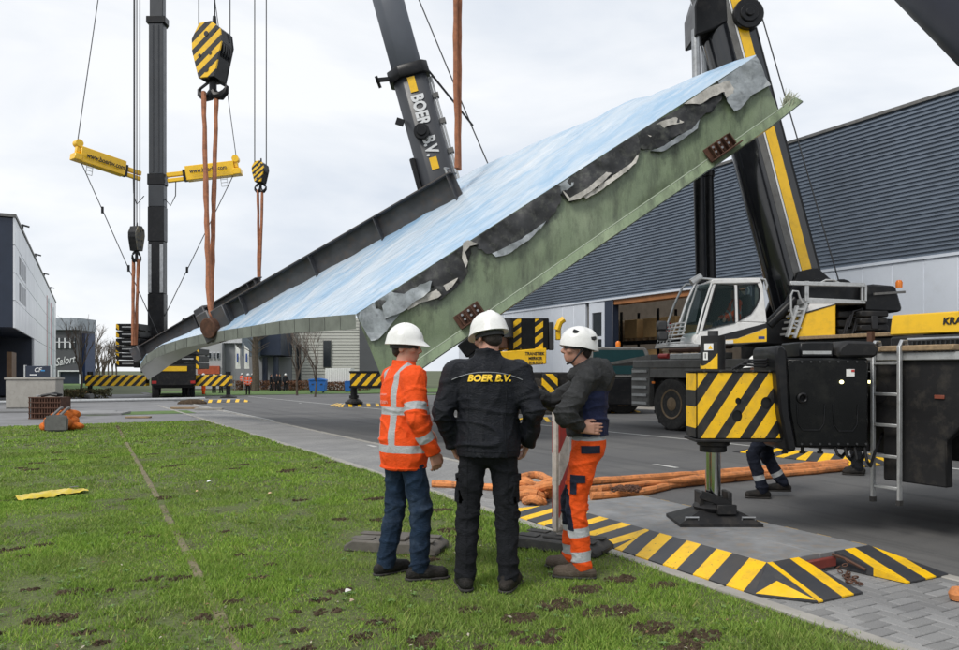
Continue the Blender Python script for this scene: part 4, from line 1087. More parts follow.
# ------------------------------------------------------------------ crane at the right edge, near (outrigger on the striped ramp)
def crane_near():
    ox, oy = 6.93, 5.3
    t = thing('mobile_crane', 'black crane carrier at the right edge with striped outrigger standing on the ramp', 'crane', (ox, oy, 0))
    def B(name, mat, b, **k): return b.build(name, mat, t, **k)
    def on(u, v, x):
        """point on the plane world x"""
        a = (u - U0) / FPX; d = x / (FX + a * RX)
        p = W(u, v, d); return Vector((p.x - ox, p.y - oy, p.z))
    def ony(u, v, y):
        a = (u - U0) / FPX; d = y / (FY + a * RY)
        p = W(u, v, d); return Vector((p.x - ox, p.y - oy, p.z))
    lj, dj = lat(713, 7.2), 7.2
    jw = ld(lj, dj); OM = Matrix.Translation((jw[0] - ox, jw[1] - oy, 0)) @ Matrix.Rotation(-YAW, 4, 'Z')
    def PO(u, v, d): return Vector((lat(u, d) - lj, d - dj, hgt(v, d)))
    def B2(name, mat, b, **k): return b.build(name, mat, t, mat4=OM, **k)
    hz = hazard('outrigger_hazard_stripes', (1.0, 0, -.66), .232, phase=.40, duty=.56)
    hz2 = hazard('post_hazard_stripes', (1.0, .3, -.8), .42, phase=.35, duty=.5)
    y0, y1 = -.17, .17
    xl = PO(697, 400, dj + y0).x; xr = PO(789, 400, dj + y0).x
    zt_, zb_ = 1.55, .935
    beam = B2('outrigger_beam', m_black, MB().box(xl, xr + .5, y0 + .012, y1, zb_, zt_), bevel=.012)
    def plate_with_holes(x0, x1, z0, z1, y, holes, nx=80, nz=50):
        def inside(x, z): return any((x - hx) ** 2 + ((z - hz_) * .86) ** 2 < r * r for hx, hz_, r in holes)
        bmq = bmesh.new()
        vs_ = [[bmq.verts.new((x0 + (x1 - x0) * i / nx, y, z0 + (z1 - z0) * j / nz)) for j in range(nz + 1)] for i in range(nx + 1)]
        for i in range(nx):
            for j in range(nz):
                if not inside(x0 + (x1 - x0) * (i + .5) / nx, z0 + (z1 - z0) * (j + .5) / nz): bmq.faces.new((vs_[i][j], vs_[i + 1][j], vs_[i + 1][j + 1], vs_[i][j + 1]))
        for col_ in vs_:
            for v_ in col_:
                for hx, hz_, r in holes:
                    dx, dz = v_.co.x - hx, (v_.co.z - hz_) * .86
                    q = math.hypot(dx, dz)
                    if v_.is_boundary and abs(q - r) < r * .4 and q > 0:
                        v_.co.x = hx + dx / q * r; v_.co.z = hz_ + dz / q * r / .86
        for v_ in [v_ for v_ in bmq.verts if not v_.link_faces]: bmq.verts.remove(v_)
        me = bpy.data.meshes.new('striped_plate'); bmq.to_mesh(me); bmq.free()
        return me
    holes = []
    for (u, v, r) in ((738, 401, .026), (766, 403, .048), (737, 416, .046)):
        p = PO(u, v, dj + y0); holes.append((p.x, p.z, r))
    me = plate_with_holes(xl + .003, xr, zb_ + .006, zt_ - .006, y0 - .004, holes); me.materials.append(hz)
    add_obj('striped_plate', me, beam)
    B2('striped_end', hz, MB().box(xl - .010, xl - .002, y0 + .02, y1 - .01, zb_ + .01, zt_ - .01))
    B2('beam_flange', m_chassis, MB().box(xl - .02, xr + .02, y0 - .025, y1 + .03, zb_ - .028, zb_ - .003), bevel=.004)
    B2('beam_flange', m_chassis, MB().box(xl - .02, xr + .02, y0 - .018, y1 + .02, zt_ + .003, zt_ + .02), bevel=.004)
    # jack housing above the beam, stickers, jack, foot and pad
    jx = jy = 0.0
    B2('jack_housing', m_chassis, MB().cyl((jx, jy, 1.573), (jx, jy, 1.89), .112, n=28), smooth=True)
    B2('jack_cap', m_darkplastic, MB().cyl((jx, jy, 1.892), (jx, jy, 1.94), .05, n=14), smooth=True)
    cp = []
    for k in range(13):
        a_ = R(-200 + k * 9.5); cp.append((jx + .115 * math.cos(a_), jy + .115 * math.sin(a_)))
    mb = MB(); nn = len(cp)
    mb.add([(x, y, 1.58) for x, y in cp] + [(x, y, 1.83) for x, y in cp], [(i, i + 1, nn + i + 1, nn + i) for i in range(nn - 1)])
    B2('striped_wrap', hz2, mb, smooth=True)
    q = R(-125); c = Vector((jx + .121 * math.cos(q), jy + .121 * math.sin(q), 1.785))
    ux = (-math.sin(q), math.cos(q), 0)
    lab = MB().box(-.042, .042, -.032, .032, 0, .003).build('warning_label', m_whitesign, t, mat4=OM @ frame(c, ux, (0, 0, 1)))
    MB().add([(-.005, -.02, .005), (.037, -.02, .005), (.016, .018, .005)], [(0, 1, 2)]).build('warning_triangle', m_yellow, lab)
    q = R(-140); c = Vector((jx + .121 * math.cos(q), jy + .121 * math.sin(q), 1.70)); ux = (-math.sin(q), math.cos(q), 0)
    lab = MB().box(-.024, .024, -.036, .036, 0, .003).build('number_label', m_whitesign, t, mat4=OM @ frame(c, ux, (0, 0, 1)))
    text_obj('1', .065, m_letterblack, lab, Matrix.Translation((0, 0, .006)), extrude=.001, bold=.001)
    MT = .137
    B2('jack_collar', m_chassis, MB().cyl((jx, jy, .80), (jx, jy, .859), .125, n=28).cyl((jx, jy, .86), (jx, jy, .905), .15, n=28), bevel=.008)
    B2('jack_rod', m_chrome, MB().cyl((jx, jy, .36), (jx, jy, .80), .070, n=32), smooth=True)
    B2('foot_joint', m_chassis, MB().lathe([(.17, MT + .12), (.19, MT + .15), (.16, MT + .18), (.10, MT + .2), (.09, MT + .24), (.01, MT + .24)], (jx, jy, 0), (0, 0, 1), 20), smooth=True)
    for sx in (-1, 1):
        B2('foot_cheek', m_chassis, MB().box(jx + sx * .13 - .02, jx + sx * .13 + .02, jy - .10, jy + .10, MT + .16, MT + .29), bevel=.006)
    B2('locking_bar', m_chassis, MB().obox((jx - .02, jy - .14, MT + .23), (.30, .03, .08), Matrix.Rotation(.35, 3, 'Y')), bevel=.006)
    B2('locking_catch', m_chassis, MB().box(jx - .02, jx + .16, jy - .20, jy - .16, MT + .10, MT + .19), bevel=.006)
    B2('foot_pad', m_chassis, MB().add([(jx - .38, jy - .26, MT), (jx + .38, jy - .26, MT), (jx + .38, jy + .26, MT), (jx - .38, jy + .26, MT), (jx - .38, jy - .26, MT + .028), (jx + .38, jy - .26, MT + .028), (jx + .38, jy + .26, MT + .028), (jx - .38, jy + .26, MT + .028),
        (jx - .16, jy - .12, MT + .125), (jx + .16, jy - .12, MT + .125), (jx + .16, jy + .12, MT + .125), (jx - .16, jy + .12, MT + .125)],
        [(3, 2, 1, 0), (0, 1, 5, 4), (1, 2, 6, 5), (2, 3, 7, 6), (3, 0, 4, 7), (4, 5, 9, 8), (5, 6, 10, 9), (6, 7, 11, 10), (7, 4, 8, 11), (8, 9, 10, 11)]))
    for s_ in (-1, 1):
        B2('pad_handle', m_steel, MB().tube([(jx + s_ * .26 - .06, jy - .21, MT + .03), (jx + s_ * .26 - .06, jy - .22, MT + .08), (jx + s_ * .26 + .06, jy - .22, MT + .08), (jx + s_ * .26 + .06, jy - .21, MT + .03)], .009, 6), smooth=True)
    B2('pad_web', m_chassis, MB().prism([(jy - .25, MT + .03), (jy - .10, MT + .03), (jy - .10, MT + .14)], jx - .04, jx + .04, 'x'))
    # fixed outrigger box on the carrier
    db = dj - .25; bx0 = PO(789, 0, db).x; bx1 = PO(869, 0, db).x
    B2('outrigger_box', m_satin, MB().prism([(bx0 - .03, 1.68), (bx1, 1.68), (bx1, .86), (bx0 + .06, .86), (bx0, 1.2)], -.25, .32), bevel=.02)
    B2('box_support', m_black, MB().box(bx0 + .25, bx1 + .3, .321, 1.3, .9, 1.6), bevel=.03)
    lipx = PO(776, 0, db - .03).x
    B2('box_lip', m_black, MB().prism([(lipx - .005, 1.78), (lipx + .06, 1.80), (lipx + .10, 1.73), (lipx + .125, 1.2), (lipx + .19, .87), (lipx + .16, .82), (lipx + .10, .84), (lipx + .03, 1.2), (lipx - .01, 1.7)], -.29, .30), bevel=.02)
    for (u0, u1, v0, v1) in ((797, 825, 404, 430), (833, 858, 404, 431)):
        a_ = PO(u0, v1, db - .004); b_ = PO(u1, v0, db - .004)
        pts = [(a_.x, a_.y, b_.z), (a_.x + .01, a_.y, a_.z + .06), (a_.x + .05, a_.y, a_.z), (b_.x - .05, a_.y, a_.z), (b_.x - .01, a_.y, a_.z + .06), (b_.x, a_.y, b_.z)]
        B2('pressed_edge', m_black, MB().tube(pts, .006, 6), smooth=True)
    a_ = PO(802, 398, db); B2('port_ring', m_black, MB().lathe([(.045, 0), (.05, .018), (.036, .026), (.028, .018), (.026, 0)], (a_.x, a_.y, a_.z), (0, -1, 0), 18), smooth=True)
    a_ = PO(851, 373, db); yf = a_.y
    lab = B2('label_sheet', m_whitesign, MB().box(a_.x - .045, a_.x + .03, yf - .006, yf - .002, a_.z - .03, a_.z + .035))
    MB().box(a_.x + .0, a_.x + .028, yf - .009, yf - .0065, a_.z + .01, a_.z + .03).build('printed_mark', m_red, lab)
    a_ = PO(841, 382, db)
    B2('work_light', m_worklight, MB().cyl((a_.x, yf - .022, a_.z), (a_.x, yf - .002, a_.z), .017, n=12), bevel=.003)
    bm_ = MB().cyl((0, 0, 0), (0, -.008, 0), .011, n=6).mesh('bolt', m_darkplastic)
    for k in range(9):
        for zz_ in (1.645, .895):
            if zz_ < 1 and k == 0: continue
            o = add_obj('bolt', bm_, t, OM @ Matrix.Translation((bx0 + .03 + k * (bx1 - bx0 - .06) / 8, yf - .001, zz_)))
    for k in range(6):
        o = add_obj('bolt', bm_, t, OM @ Matrix.Translation((xl + .06 + k * .15, y0 - .0185, zt_ + .011)))
    for k in range(4):
        xh = bx1 - .30 + k * .09
        B2('hydraulic_hose', m_letterblack, MB().tube([(xh, -.22, .87), (xh + .02, -.23, .80 - .02 * k), (xh + .12, -.1, .76 - .03 * k), (xh + .3, .15, .80), (xh + .45, .3, .95)], .014, 7), smooth=True)
    for k in range(3):
        B2('hydraulic_hose', m_letterblack, MB().tube([(.14 + k * .03, -.12, 1.58), (.20 + k * .04, -.15, 1.62 + .02 * k), (.45, -.12, 1.60 + .03 * k), (bx0 - .1, -.05, 1.63 + .03 * k)], .012, 7), smooth=True)
    pq = PO(868, 440, dj + .25)
    for k in range(9):
        c_ = Vector((pq.x + .05, pq.y, .98 - k * .034)); sd = Vector((1, 0, 0)) if k % 2 else Vector((0, 1, 0))
        B2('chain_link', m_darkplastic, MB().tube([c_ + Vector((0, 0, .021 * math.cos(w_))) + sd * (.011 * math.sin(w_)) for w_ in [2 * math.pi * i / 8 for i in range(9)]], .004, 5), smooth=True)
    # boxes on the carrier end
    a_ = PO(800, 358, dj - .2); b_ = PO(834, 341, dj - .2)
    bx_ = B2('tool_box', m_black, MB().box(a_.x, b_.x, -.2, .25, 1.684, 1.83), bevel=.015)
    MB().box(a_.x + .02, b_.x - .03, -.210, -.2025, 1.715, 1.745).build('reflective_strip', m_alu, bx_)
    f0 = PO(836, 0, dj - .22).x
    B2('fender', m_chassis, MB().prism([(f0, 1.683), (f0 + .36, 1.683), (f0 + .40, 1.76), (f0 + .35, 1.83), (f0 + .1, 1.84), (f0 + .02, 1.78)], -.24, .35), bevel=.025)
    for k in range(3):
        hx = bx0 + .1 + k * .17
        B2('hanging_bolt', m_darkplastic, MB().cyl((hx, .1, .86), (hx, .1, .77), .018, n=8).cyl((hx, .1, .79), (hx, .1, .77), .03, n=8))
    # chassis along the road towards the camera
    B('chassis', m_chassis, MB().box(.5, 2.5, -14, .6, .7, 1.55), bevel=.03)
    z0 = .51
    p0 = on(883, 480, ox).y; p1 = on(947, 486, ox).y; p2 = on(944, 440, ox); 
    yA, yB = p0, p1
    B('side_panel', m_chassis, MB().prism([(yA + .1, 1.70), (yA + .1, 1.05), (yA, 1.0), (yA, z0), (yB, z0), (yB + .01, z0 + .42), (yB - .28, z0 + .72), (yB - 1.8, z0 + .78), (yB - 2.1, z0), (yB - 4.4, z0), (yB - 4.4, 1.70)], -.0, .10, 'x'), bevel=.012)
    c_ = on(885, 395, ox); B('round_port', m_letterblack, MB().cyl((-.006, c_.y + .08, 1.36), (.02, c_.y + .08, 1.36), .11, n=24))
    a_ = on(876, 382, ox - .02); B('work_light', m_worklight, MB().box(a_.x - .02, a_.x + .02, a_.y + .05, a_.y + .12, a_.z - .014, a_.z + .014), bevel=.004)
    B('side_rail', m_alu, MB().box(-.05, .08, yA - 4, yA + .22, 1.66, 1.735), bevel=.008)
    a_ = on(940, 397, ox); B('reflector', M('brown_red_reflector', (.22, .06, .035), .4), MB().box(-.015, -.003, a_.y - .045, a_.y + .045, a_.z - .018, a_.z + .018), bevel=.003)
    B('deck', m_chassis, MB().box(.09, 2.9, -14, .55, 1.56, 1.66), bevel=.02)
    # grey grille and rounded fender behind the rail
    B('grille_frame', m_chassis, MB().box(.25, .5, yA - 3.5, yA + .1, 1.665, 1.90), bevel=.02)
    gm = MB().box(.225, .248, -.006, .006, 1.70, 1.87).mesh('grille_bar', m_darkplastic)
    for k in range(24):
        o = add_obj('grille_bar', gm, t); o.location = (0, yA - .15 - k * .045, 0)
    B('handle_rail', m_steel, MB().cyl((.15, yA - 1.2, 1.86), (.15, yA - .15, 1.86), .016, n=8), smooth=True)
    B('timber_block', m_wood, MB().box(-.09, .02, yA - .72, yA - .03, 1.745, 1.80), bevel=.008)
    B('timber_block', m_wood, MB().box(-.07, .04, yA - .02, yA + .32, 1.745, 1.79), bevel=.008)
    B('bracket_post', m_rust, MB().box(-.0, .05, yA + .12, yA + .17, 1.70, 1.95))
    # ladder hung on the rail
    la, lb_ = on(873, 430, ox - .1), on(899.5, 430, ox - .1)
    lad = thing('ladder', 'aluminium ladder hooked on the black crane carrier at the right', 'ladder', (ox - .1, oy + (la.y + lb_.y) / 2, .30))
    hw = (la.y - lb_.y) / 2
    for s_ in (-1, 1):
        rl = MB().box(-.022, .022, s_ * hw - .016, s_ * hw + .016, .02, 1.50).build('stile', m_alu, lad, bevel=.005)
        MB().box(-.026, .026, s_ * hw - .02, s_ * hw + .02, 0, .05).build('rubber_foot', m_rubber, rl)
    for k in range(5):
        MB().box(-.016, .016, -hw + .017, hw - .017, .14 + k * .295, .17 + k * .295).build('rung', m_alu, lad, bevel=.004)
    for s_ in (-1, 1):
        MB().tube([(0, s_ * hw, 1.49), (.03, s_ * hw, 1.54), (.1, s_ * hw, 1.54), (.12, s_ * hw, 1.48)], .018, 7).build('hook', m_steel, lad, smooth=True)
    # long yellow stowed boom part with lettering
    a_ = on(889, 334, 7.6); yl = a_.y; zz0, zz1 = 1.935, 2.145
    yb_ = B('yellow_boom_box', m_yellow, MB().prism([(yl, zz0), (yl - .03, zz1), (yl - 4.6, zz1), (yl - 4.6, zz0)], .67, 1.1, 'x'), bevel=.012)
    c_ = on(943, 322, 7.6)
    text_obj('KRAAN', .095, m_letterblack, yb_, frame((.662, c_.y, (zz0 + zz1) / 2 + .01), (0, -1, 0), (0, 0, 1)), align='LEFT', shear=.12, bold=.003, extrude=.002)
    for q_ in (.5, 3.5): B('support_bracket', m_chassis, MB().box(.7, 1.05, yl - q_, yl - q_ + .15, 1.665, 1.932))
    for (y) in (-3.2, -4.9, -6.6):
        wheel(t, (.30, y, .70), (-1, 0, 0), .70, .46, None, False)
    # superstructure beyond the frame and its boom crossing the upper right corner
    B('superstructure', m_black, MB().box(.4, 2.7, -5.5, -2.6, 1.7, 3.0), bevel=.06)
    a0 = W(959, 38, 8.66); a1 = W(920, 0, 9.4)
    dr = (a1 - a0).normalized()
    side = Vector((RX, RY, 0)); side = (side - dr * side.dot(dr)).normalized(); nrm = dr.cross(side)
    BM = Matrix((side, nrm, dr)).transposed().to_4x4(); BM.translation = a0 - Vector((ox, oy, 0)) + side * .60
    w = .6
    pts = [(w * math.cos(2 * math.pi * k / 16) * (1 if abs(math.cos(2 * math.pi * k / 16)) < .95 else .98), .5 * math.sin(2 * math.pi * k / 16)) for k in range(16)]
    B('boom_section', M('dark_navy_boom', (.012, .014, .024), .45, 0, .2, 1, spec=.25), MB().prism(pts, -3.4, 8, 'z'), mat4=BM, smooth=True)
    B('boom_section', m_black, MB().prism([(x * .85, y * .85) for x, y in pts], 8, 22, 'z'), mat4=BM, smooth=True)
    return t
crane_near()

# ------------------------------------------------------------------ crane far left with the tall boom and yellow guy wings
def crane_left():
    d0 = 60.0; l0 = lat(153, d0)
    x, y = ld(l0, d0); zb = gz(y)
    t = thing('mobile_crane', 'tall black mobile crane with yellow guying arms on its boom, at the left', 'crane', (x, y, 0), -YAW)
    def P(u, v, d): return Vector((lat(u, d) - l0, d - d0, hgt(v, d)))
    def B(name, mat, b, **k): return b.build(name, mat, t, **k)
    RM = Matrix.Rotation(YAW - R(6), 4, 'Z')
    cxo = P(196, 0, d0).x * 0 + 1.6
    TR = Matrix.Translation((cxo, 0, 0)) @ RM
    B('chassis', m_chassis, MB().box(-1.35, 1.35, -5, 11, .5 + zb + .3, 1.9 + zb), mat4=TR, bevel=.05)
    B('rear_cover', m_chassis, MB().box(-1.5, 1.5, -5.4, -4.6, 1.0 + zb, 2.5 + zb), mat4=TR, bevel=.05)
    B('yellow_plate', m_yellow, MB().box(-.9, .9, -5.45, -5.41, 2.05 + zb, 2.4 + zb), mat4=TR)
    for s_ in (-1, 1):
        B('tail_light', m_red, MB().box(s_ * 1.3 - .16, s_ * 1.3 + .16, -5.45, -5.41, 1.15 + zb, 1.35 + zb), mat4=TR)
        for yy in (-3.9, -2.2, .5, 2.2, 5.5, 7.2, 9):
            wheel(t, (s_ * 1.22, yy, zb + .74), (s_, 0, 0), .74, .5, TR, False)
    hz = hazard('far_outrigger_stripes', (1.0, 0, -1.0), .62, duty=.5)
    for (u0, u1) in ((85, 146), (192, 230)):
        a = P(u0, 386, 56); b = P(u1, 375, 56)
        o = B('outrigger_beam', hz, MB().box(a.x, b.x, a.y, a.y + .6, a.z, b.z), bevel=.02)
        uu = u0 + 3 if u0 < 100 else u1 - 3
        c = P(uu, 0, 56)
        B('jack', m_black, MB().cyl((c.x, a.y + .3, zb + .25), (c.x, a.y + .3, a.z), .16, n=14)); B('jack_housing', m_black, MB().cyl((c.x, a.y + .3, a.z + .5), (c.x, a.y + .3, b.z + .25), .2, n=14))
        B('pad', m_chassis, MB().lathe([(.6, zb + .02), (.6, zb + .14), (.2, zb + .3), (.01, zb + .3)], (c.x, a.y + .3, 0), (0, 0, 1), 10))
    # superstructure and counterweights
    B('turntable', m_chassis, MB().cyl((0, 1.0, 1.9 + zb), (0, 1.0, 2.3 + zb), 1.3, n=24))
    B('superstructure', m_black, MB().box(-1.3, 2.6, -.6, 2.6, 2.3 + zb, 4.2), bevel=.06)
    hv = hazard('counterweight_edge_stripes', (1, 0, 1.2), .8, duty=.5)
    m_cw = m_black
    for (u0, u1, n_, v1, v0) in ((116, 139, 6, 367, 323), (176, 199, 3, 369, 348)):
        for k in range(n_):
            a = P(u0, v1 - (v1 - v0) * k / n_, 57.5); b = P(u1, v1 - (v1 - v0) * (k + 1) / n_ + .7, 57.5)
            o = B('counterweight_slab', m_cw, MB().box(a.x, b.x, a.y, a.y + 2.2, a.z, b.z), bevel=.04)
            e0 = (a.x, a.x + .22) if u0 < 150 else (b.x - .22, b.x)
            MB().box(e0[0], e0[1], a.y - .02, a.y - .004, a.z + .03, b.z - .03).build('edge_stripe', hv, o)
            MB().box((a.x + b.x) / 2 - .42, (a.x + b.x) / 2 + .45, a.y - .02, a.y - .004, (a.z + b.z) / 2 - .04, (a.z + b.z) / 2 + .05).build('printed_mark', m_alu, o)
    B('cab', m_white, MB().prism([(P(166, 0, 57).x, 2.9), (P(176, 0, 57).x, 2.9), (P(176, 0, 57).x, 4.6), (P(169, 0, 57).x, 4.6)], -3, -1.4), bevel=.06)
    mst = MB()
    for k in range(4):
        mst.beam(P(172 + k * .5, 340, 58), P(184 + k * 1.2, 318 + k * 2, 58), .1, .1)
    B('winch_arm', m_black, mst)
    # boom
    def boxsec(v0, v1, hw, dep, name, mat, du=0):
        z0, z1 = hgt(v0, d0), hgt(v1, d0); hw *= .80; dep *= .7
        pts = [(-hw, -dep * .5), (hw, -dep * .5), (hw, dep * .2), (hw * .6, dep * .6), (-hw * .6, dep * .6), (-hw, dep * .2)]
        return MB().prism([(x_ + du, y_ + 1.0) for x_, y_ in pts], z0, z1, 'z').build(name, mat, t, smooth=False, bevel=.03)
    boxsec(345, 293, .80, 1.5, 'boom_section', m_black)
    boxsec(292.9, 240, .76, 1.45, 'boom_section', m_black)
    for s_ in (-1, 1):
        z0, z1 = hgt(292, d0), hgt(243, d0)
        B('silver_side_plate', m_steel, MB().box(s_ * .47 - .13, s_ * .47 + .13, .45, .489, z0, z1))
    boxsec(239.9, 205, .80, 1.5, 'boom_collar', m_black)
    m_boomgrey = M('dark_boom_paint', (0.028, 0.032, 0.038), .35, 0, .15, 1)
    boxsec(204.9, 183, .76, 1.4, 'boom_section', m_boomgrey)
    boxsec(182.9, 172, .86, 1.5, 'boom_collar', m_black)
    boxsec(171.9, 20, .72, 1.35, 'boom_section', m_boomgrey)
    boxsec(19.9, 13, .95, 1.6, 'boom_collar', m_black)
    boxsec(12.9, -420, .66, 1.2, 'boom_section', m_boomgrey)
    for s_ in (-1, 1):
        B('boom_rib', m_gloss, MB().box(s_ * .22 - .04, s_ * .22 + .04, .49, .525, hgt(170, d0), hgt(22, d0)))
    top = Vector((0, 1, hgt(-430, d0)))
    for s_, (ut, vt, u1, v1, uf, vf) in ((-1, (73, 152, 144, 176, 166, 352)), (1, (241, 168, 163, 177, 148, 350))):
        a = P(u1, v1, d0 + .8); b = P(ut, vt, d0 - 3.5 if s_ < 0 else d0 + 1.5)
        dr = (b - a).normalized(); up = Vector((0, 0, 1)); sd = up.cross(dr).normalized(); up = dr.cross(sd)
        def at(f, z=0.0, q=0.0): return a + (b - a) * f + up * z + sd * q
        ln = (b - a).length
        arm = B('guy_arm', m_yellow, MB().beam(at(.30), at(.92), .75, 1.15, up).beam(at(.05, .1), at(.31, .1), .3, .35, up).beam(at(.05, -.35), at(.31, -.35), .3, .3, up).beam(at(.90, -.3), at(1.0, -.3), .9, .5, up).beam(at(.92, .45), at(.97, .45), .4, .8, up), bevel=.04)
        MB().cyl(at(.95, .75, -.3), at(.95, .75, .3), .28, n=14).build('winch_drum', m_yellow, arm, smooth=True)
        MB().beam(at(.26, -.1), at(.30, -.1), .5, .9, up).build('pivot_block', m_black, arm)
        lx_ = dr if s_ > 0 else -dr
        c = at(.60, .02)
        toward = Vector((0, -1, 0))
        ny = toward - dr * toward.dot(dr); ny.normalize(); yy = ny.cross(lx_)
        text_obj('www.boerbv.com', .50, m_letterblack, arm, frame(c + ny * .60, lx_, yy), bold=.012, extrude=.01, xscale=.8)
        mb = MB()
        for q in (.72, .80):
            mb.beam(at(q, -.5), at(q, -1.3), .04, .04)
        for z in (-.75, -1.0, -1.3): mb.beam(at(.72, z), at(.80, z), .04, .04)
        mb.build('access_ladder', m_alu, arm)
        rope(t, [at(.96, 1.0), top], .036, 'guy_line')
        rope(t, [at(.9, -.4), P(uf, vf, d0 + .5)], .036, 'guy_line')
        for q in (.25, .55):
            p = at(.9, -.4).lerp(P(uf, vf, d0 + .5), q)
            B('line_socket', m_black, MB().cyl(p - Vector((0, 0, .25)), p + Vector((0, 0, .25)), .1, n=8))
        B('hydraulic_hose', m_letterblack, MB().tube([at(.15, -.5), at(.12, -1.6), a + Vector((s_ * .6, 0, -2.3)), a + Vector((0, 0, -1.6))], .04, 5), smooth=True)
    for u in (132.5, 135.5, 138.5, 141.5):
        pass
    return t
crane_left()

# ------------------------------------------------------------------ crane in the middle (lettered grey boom, yellow body)
def crane_middle():
    d0 = 33.0; l0 = lat(520, d0)
    x, y = ld(l0, d0); zb = gz(y)
    t = thing('mobile_crane', 'yellow and black mobile crane with lettered grey boom, behind the three workers', 'crane', (x, y, 0), -YAW)
    def P(u, v, d): return Vector((lat(u, d) - l0, d - d0, hgt(v, d)))
    def B(name, mat, b, **k): return b.build(name, mat, t, **k)
    # boom: axis through the picture
    p0 = P(436, 160, d0 + 2); p1 = P(383, 0, d0 + 2)
    p0 = P(432, 160, d0 + 2); p1 = P(388, 0, d0 + 2)
    dr = (p1 - p0).normalized(); yv = Vector((0, 1, 0)); xv = yv.cross(dr).normalized()
    BM = Matrix((xv, yv, dr)).transposed().to_4x4(); BM.translation = p0
    k_ = FPX / (d0 + 2)
    def sec(hw, dep): return [(-hw, -dep * .3), (-hw * .45, -dep * .62), (hw * .75, -dep * .62), (hw, -dep * .45), (hw, dep * .5), (-hw * .6, dep * .5), (-hw, dep * .2)]
    m_bgrey = M('grey_boom_paint', (0.085, 0.095, 0.115), .38, .0, .1, .6)
    m_bdark = M('charcoal_boom_paint', (0.032, 0.035, 0.042), .38, 0, .15, .6)
    MB().prism(sec(.78, 1.2), -12, 4.05, 'z').build('boom_section', m_bdark, t, mat4=BM, bevel=.04)
    MB().prism(sec(.95, 1.45), 3.7, 4.25, 'z').build('boom_collar', m_black, t, mat4=BM, bevel=.03)
    MB().prism(sec(.70, 1.05), 4.25, 9.6, 'z').build('boom_section', m_bgrey, t, mat4=BM, bevel=.05)
    MB().prism(sec(.78, 1.2), 9.6, 9.95, 'z').build('boom_collar', m_black, t, mat4=BM, bevel=.03)
    MB().prism(sec(.62, .95), 9.95, 22, 'z').build('boom_section', m_bgrey, t, mat4=BM, bevel=.05)
    yy = -1.2 * .62 - .02
    def ins(z0, z1, a0, a1, mat, name): MB().box(a0, a1, yy - .012, yy, z0, z1).build(name, mat, t, mat4=BM)
    ins(2.95, 3.65, -.12, .22, m_yellow, 'yellow_block')
    ins(-.65, -.1, -.12, .22, m_yellow, 'yellow_block')
    tx = Matrix((Vector((0, 0, -1)), Vector((1, 0, 0)), Vector((0, -1, 0)))).transposed().to_4x4()
    def tm(a, z): m = tx.copy(); m.translation = Vector((a, yy - .006, z)); return BM @ m
    text_obj('BOER', .78, m_letterwhite, t, tm(.08, 2.12), bold=.03, extrude=.01, xscale=.72)
    text_obj('B.V.', .78, m_letterwhite, t, tm(.08, .42), bold=.03, extrude=.01, xscale=.72)
    MB().cyl((-.12, yy - .25, 1.1), (-.12, yy, 1.1), .36, n=20).cyl((-.12, yy - .33, 1.1), (-.12, yy - .25, 1.1), .22, n=18).build('hose_drum', m_black, t, mat4=BM, bevel=.02)
    # pipes and brackets on the right of the boom
    mb = MB()
    for a_ in (.84, .96): mb.tube([(a_, -.3, -6), (a_, -.3, 3.6)], .05, 6)
    mb.build('hydraulic_pipe', m_alu, t, mat4=BM)
    for z in (-3, -1.6, 0, 1.4, 2.6):
        MB().box(.79, 1.08, -.4, -.1, z, z + .22).build('pipe_clamp', m_greychas, t, mat4=BM)
    MB().beam((.9, -.4, 3.9), (2.2, -.4, .9), .08, .08, (0, 1, 0)).beam((1.0, -.4, 3.6), (2.2, -.4, .9), .06, .06, (0, 1, 0)).build('rope_guide', m_black, t, mat4=BM)
    MB().beam((-1.5, -.4, 4.05), (-.9, -.4, 3.95), .16, .16).beam((-1.45, -.5, 4.2), (-1.4, -.3, 3.7), .12, .12).build('bracket', m_black, t, mat4=BM)
    MB().beam((-1.1, -.5, 2.0), (-.8, -.5, 1.8), .12, .3).build('side_lamp', m_black, t, mat4=BM)
    MB().box(-1.0, -.75, -.5, .2, -2.2, .2).build('side_pipe', m_black, t, mat4=BM, bevel=.05)
    rope(t, [BM @ Vector((.75, -.2, 12)), BM @ Vector((2.15, -.2, 1.0)), BM @ Vector((3.0, -.2, -5))], .03)
    # superstructure: counterweight block with chevrons, yellow frame with lettering
    dn = d0 - 3.0
    hz = hazard('chevron_stripes', (.75, 0, -1.0), .42, duty=.55)
    a = P(508, 350, dn); b = P(549, 318, dn)
    cw = B('counterweight', m_black, MB().box(a.x, b.x, a.y, a.y + 2.4, a.z, b.z), bevel=.04)
    for (u0, u1) in ((513.5, 521), (535, 543)):
        q0 = P(u0, 349, dn); q1 = P(u1, 319, dn)
        MB().box(q0.x, q1.x, a.y - .02, a.y - .004, q0.z, q1.z).build('chevron_strip', hz, cw)
    q0 = P(504, 338, dn - .3); q1 = P(513, 318, dn - .3)
    B('winch_housing', m_darkplastic, MB().cyl(((q0.x + q1.x) / 2, q0.y, q0.z), ((q0.x + q1.x) / 2, q0.y, q1.z), .19, n=14), bevel=.03)
    a = P(497, 377, dn); b = P(546, 349, dn)
    ym = B('yellow_frame', m_yellow, MB().prism([(a.x, P(0, 352, dn).z), (b.x, P(0, 348, dn).z), (b.x, P(0, 364, dn).z), (b.x - .6, P(0, 365, dn).z), (a.x, P(0, 362, dn).z)], a.y - .15, a.y + 2.6), bevel=.03)
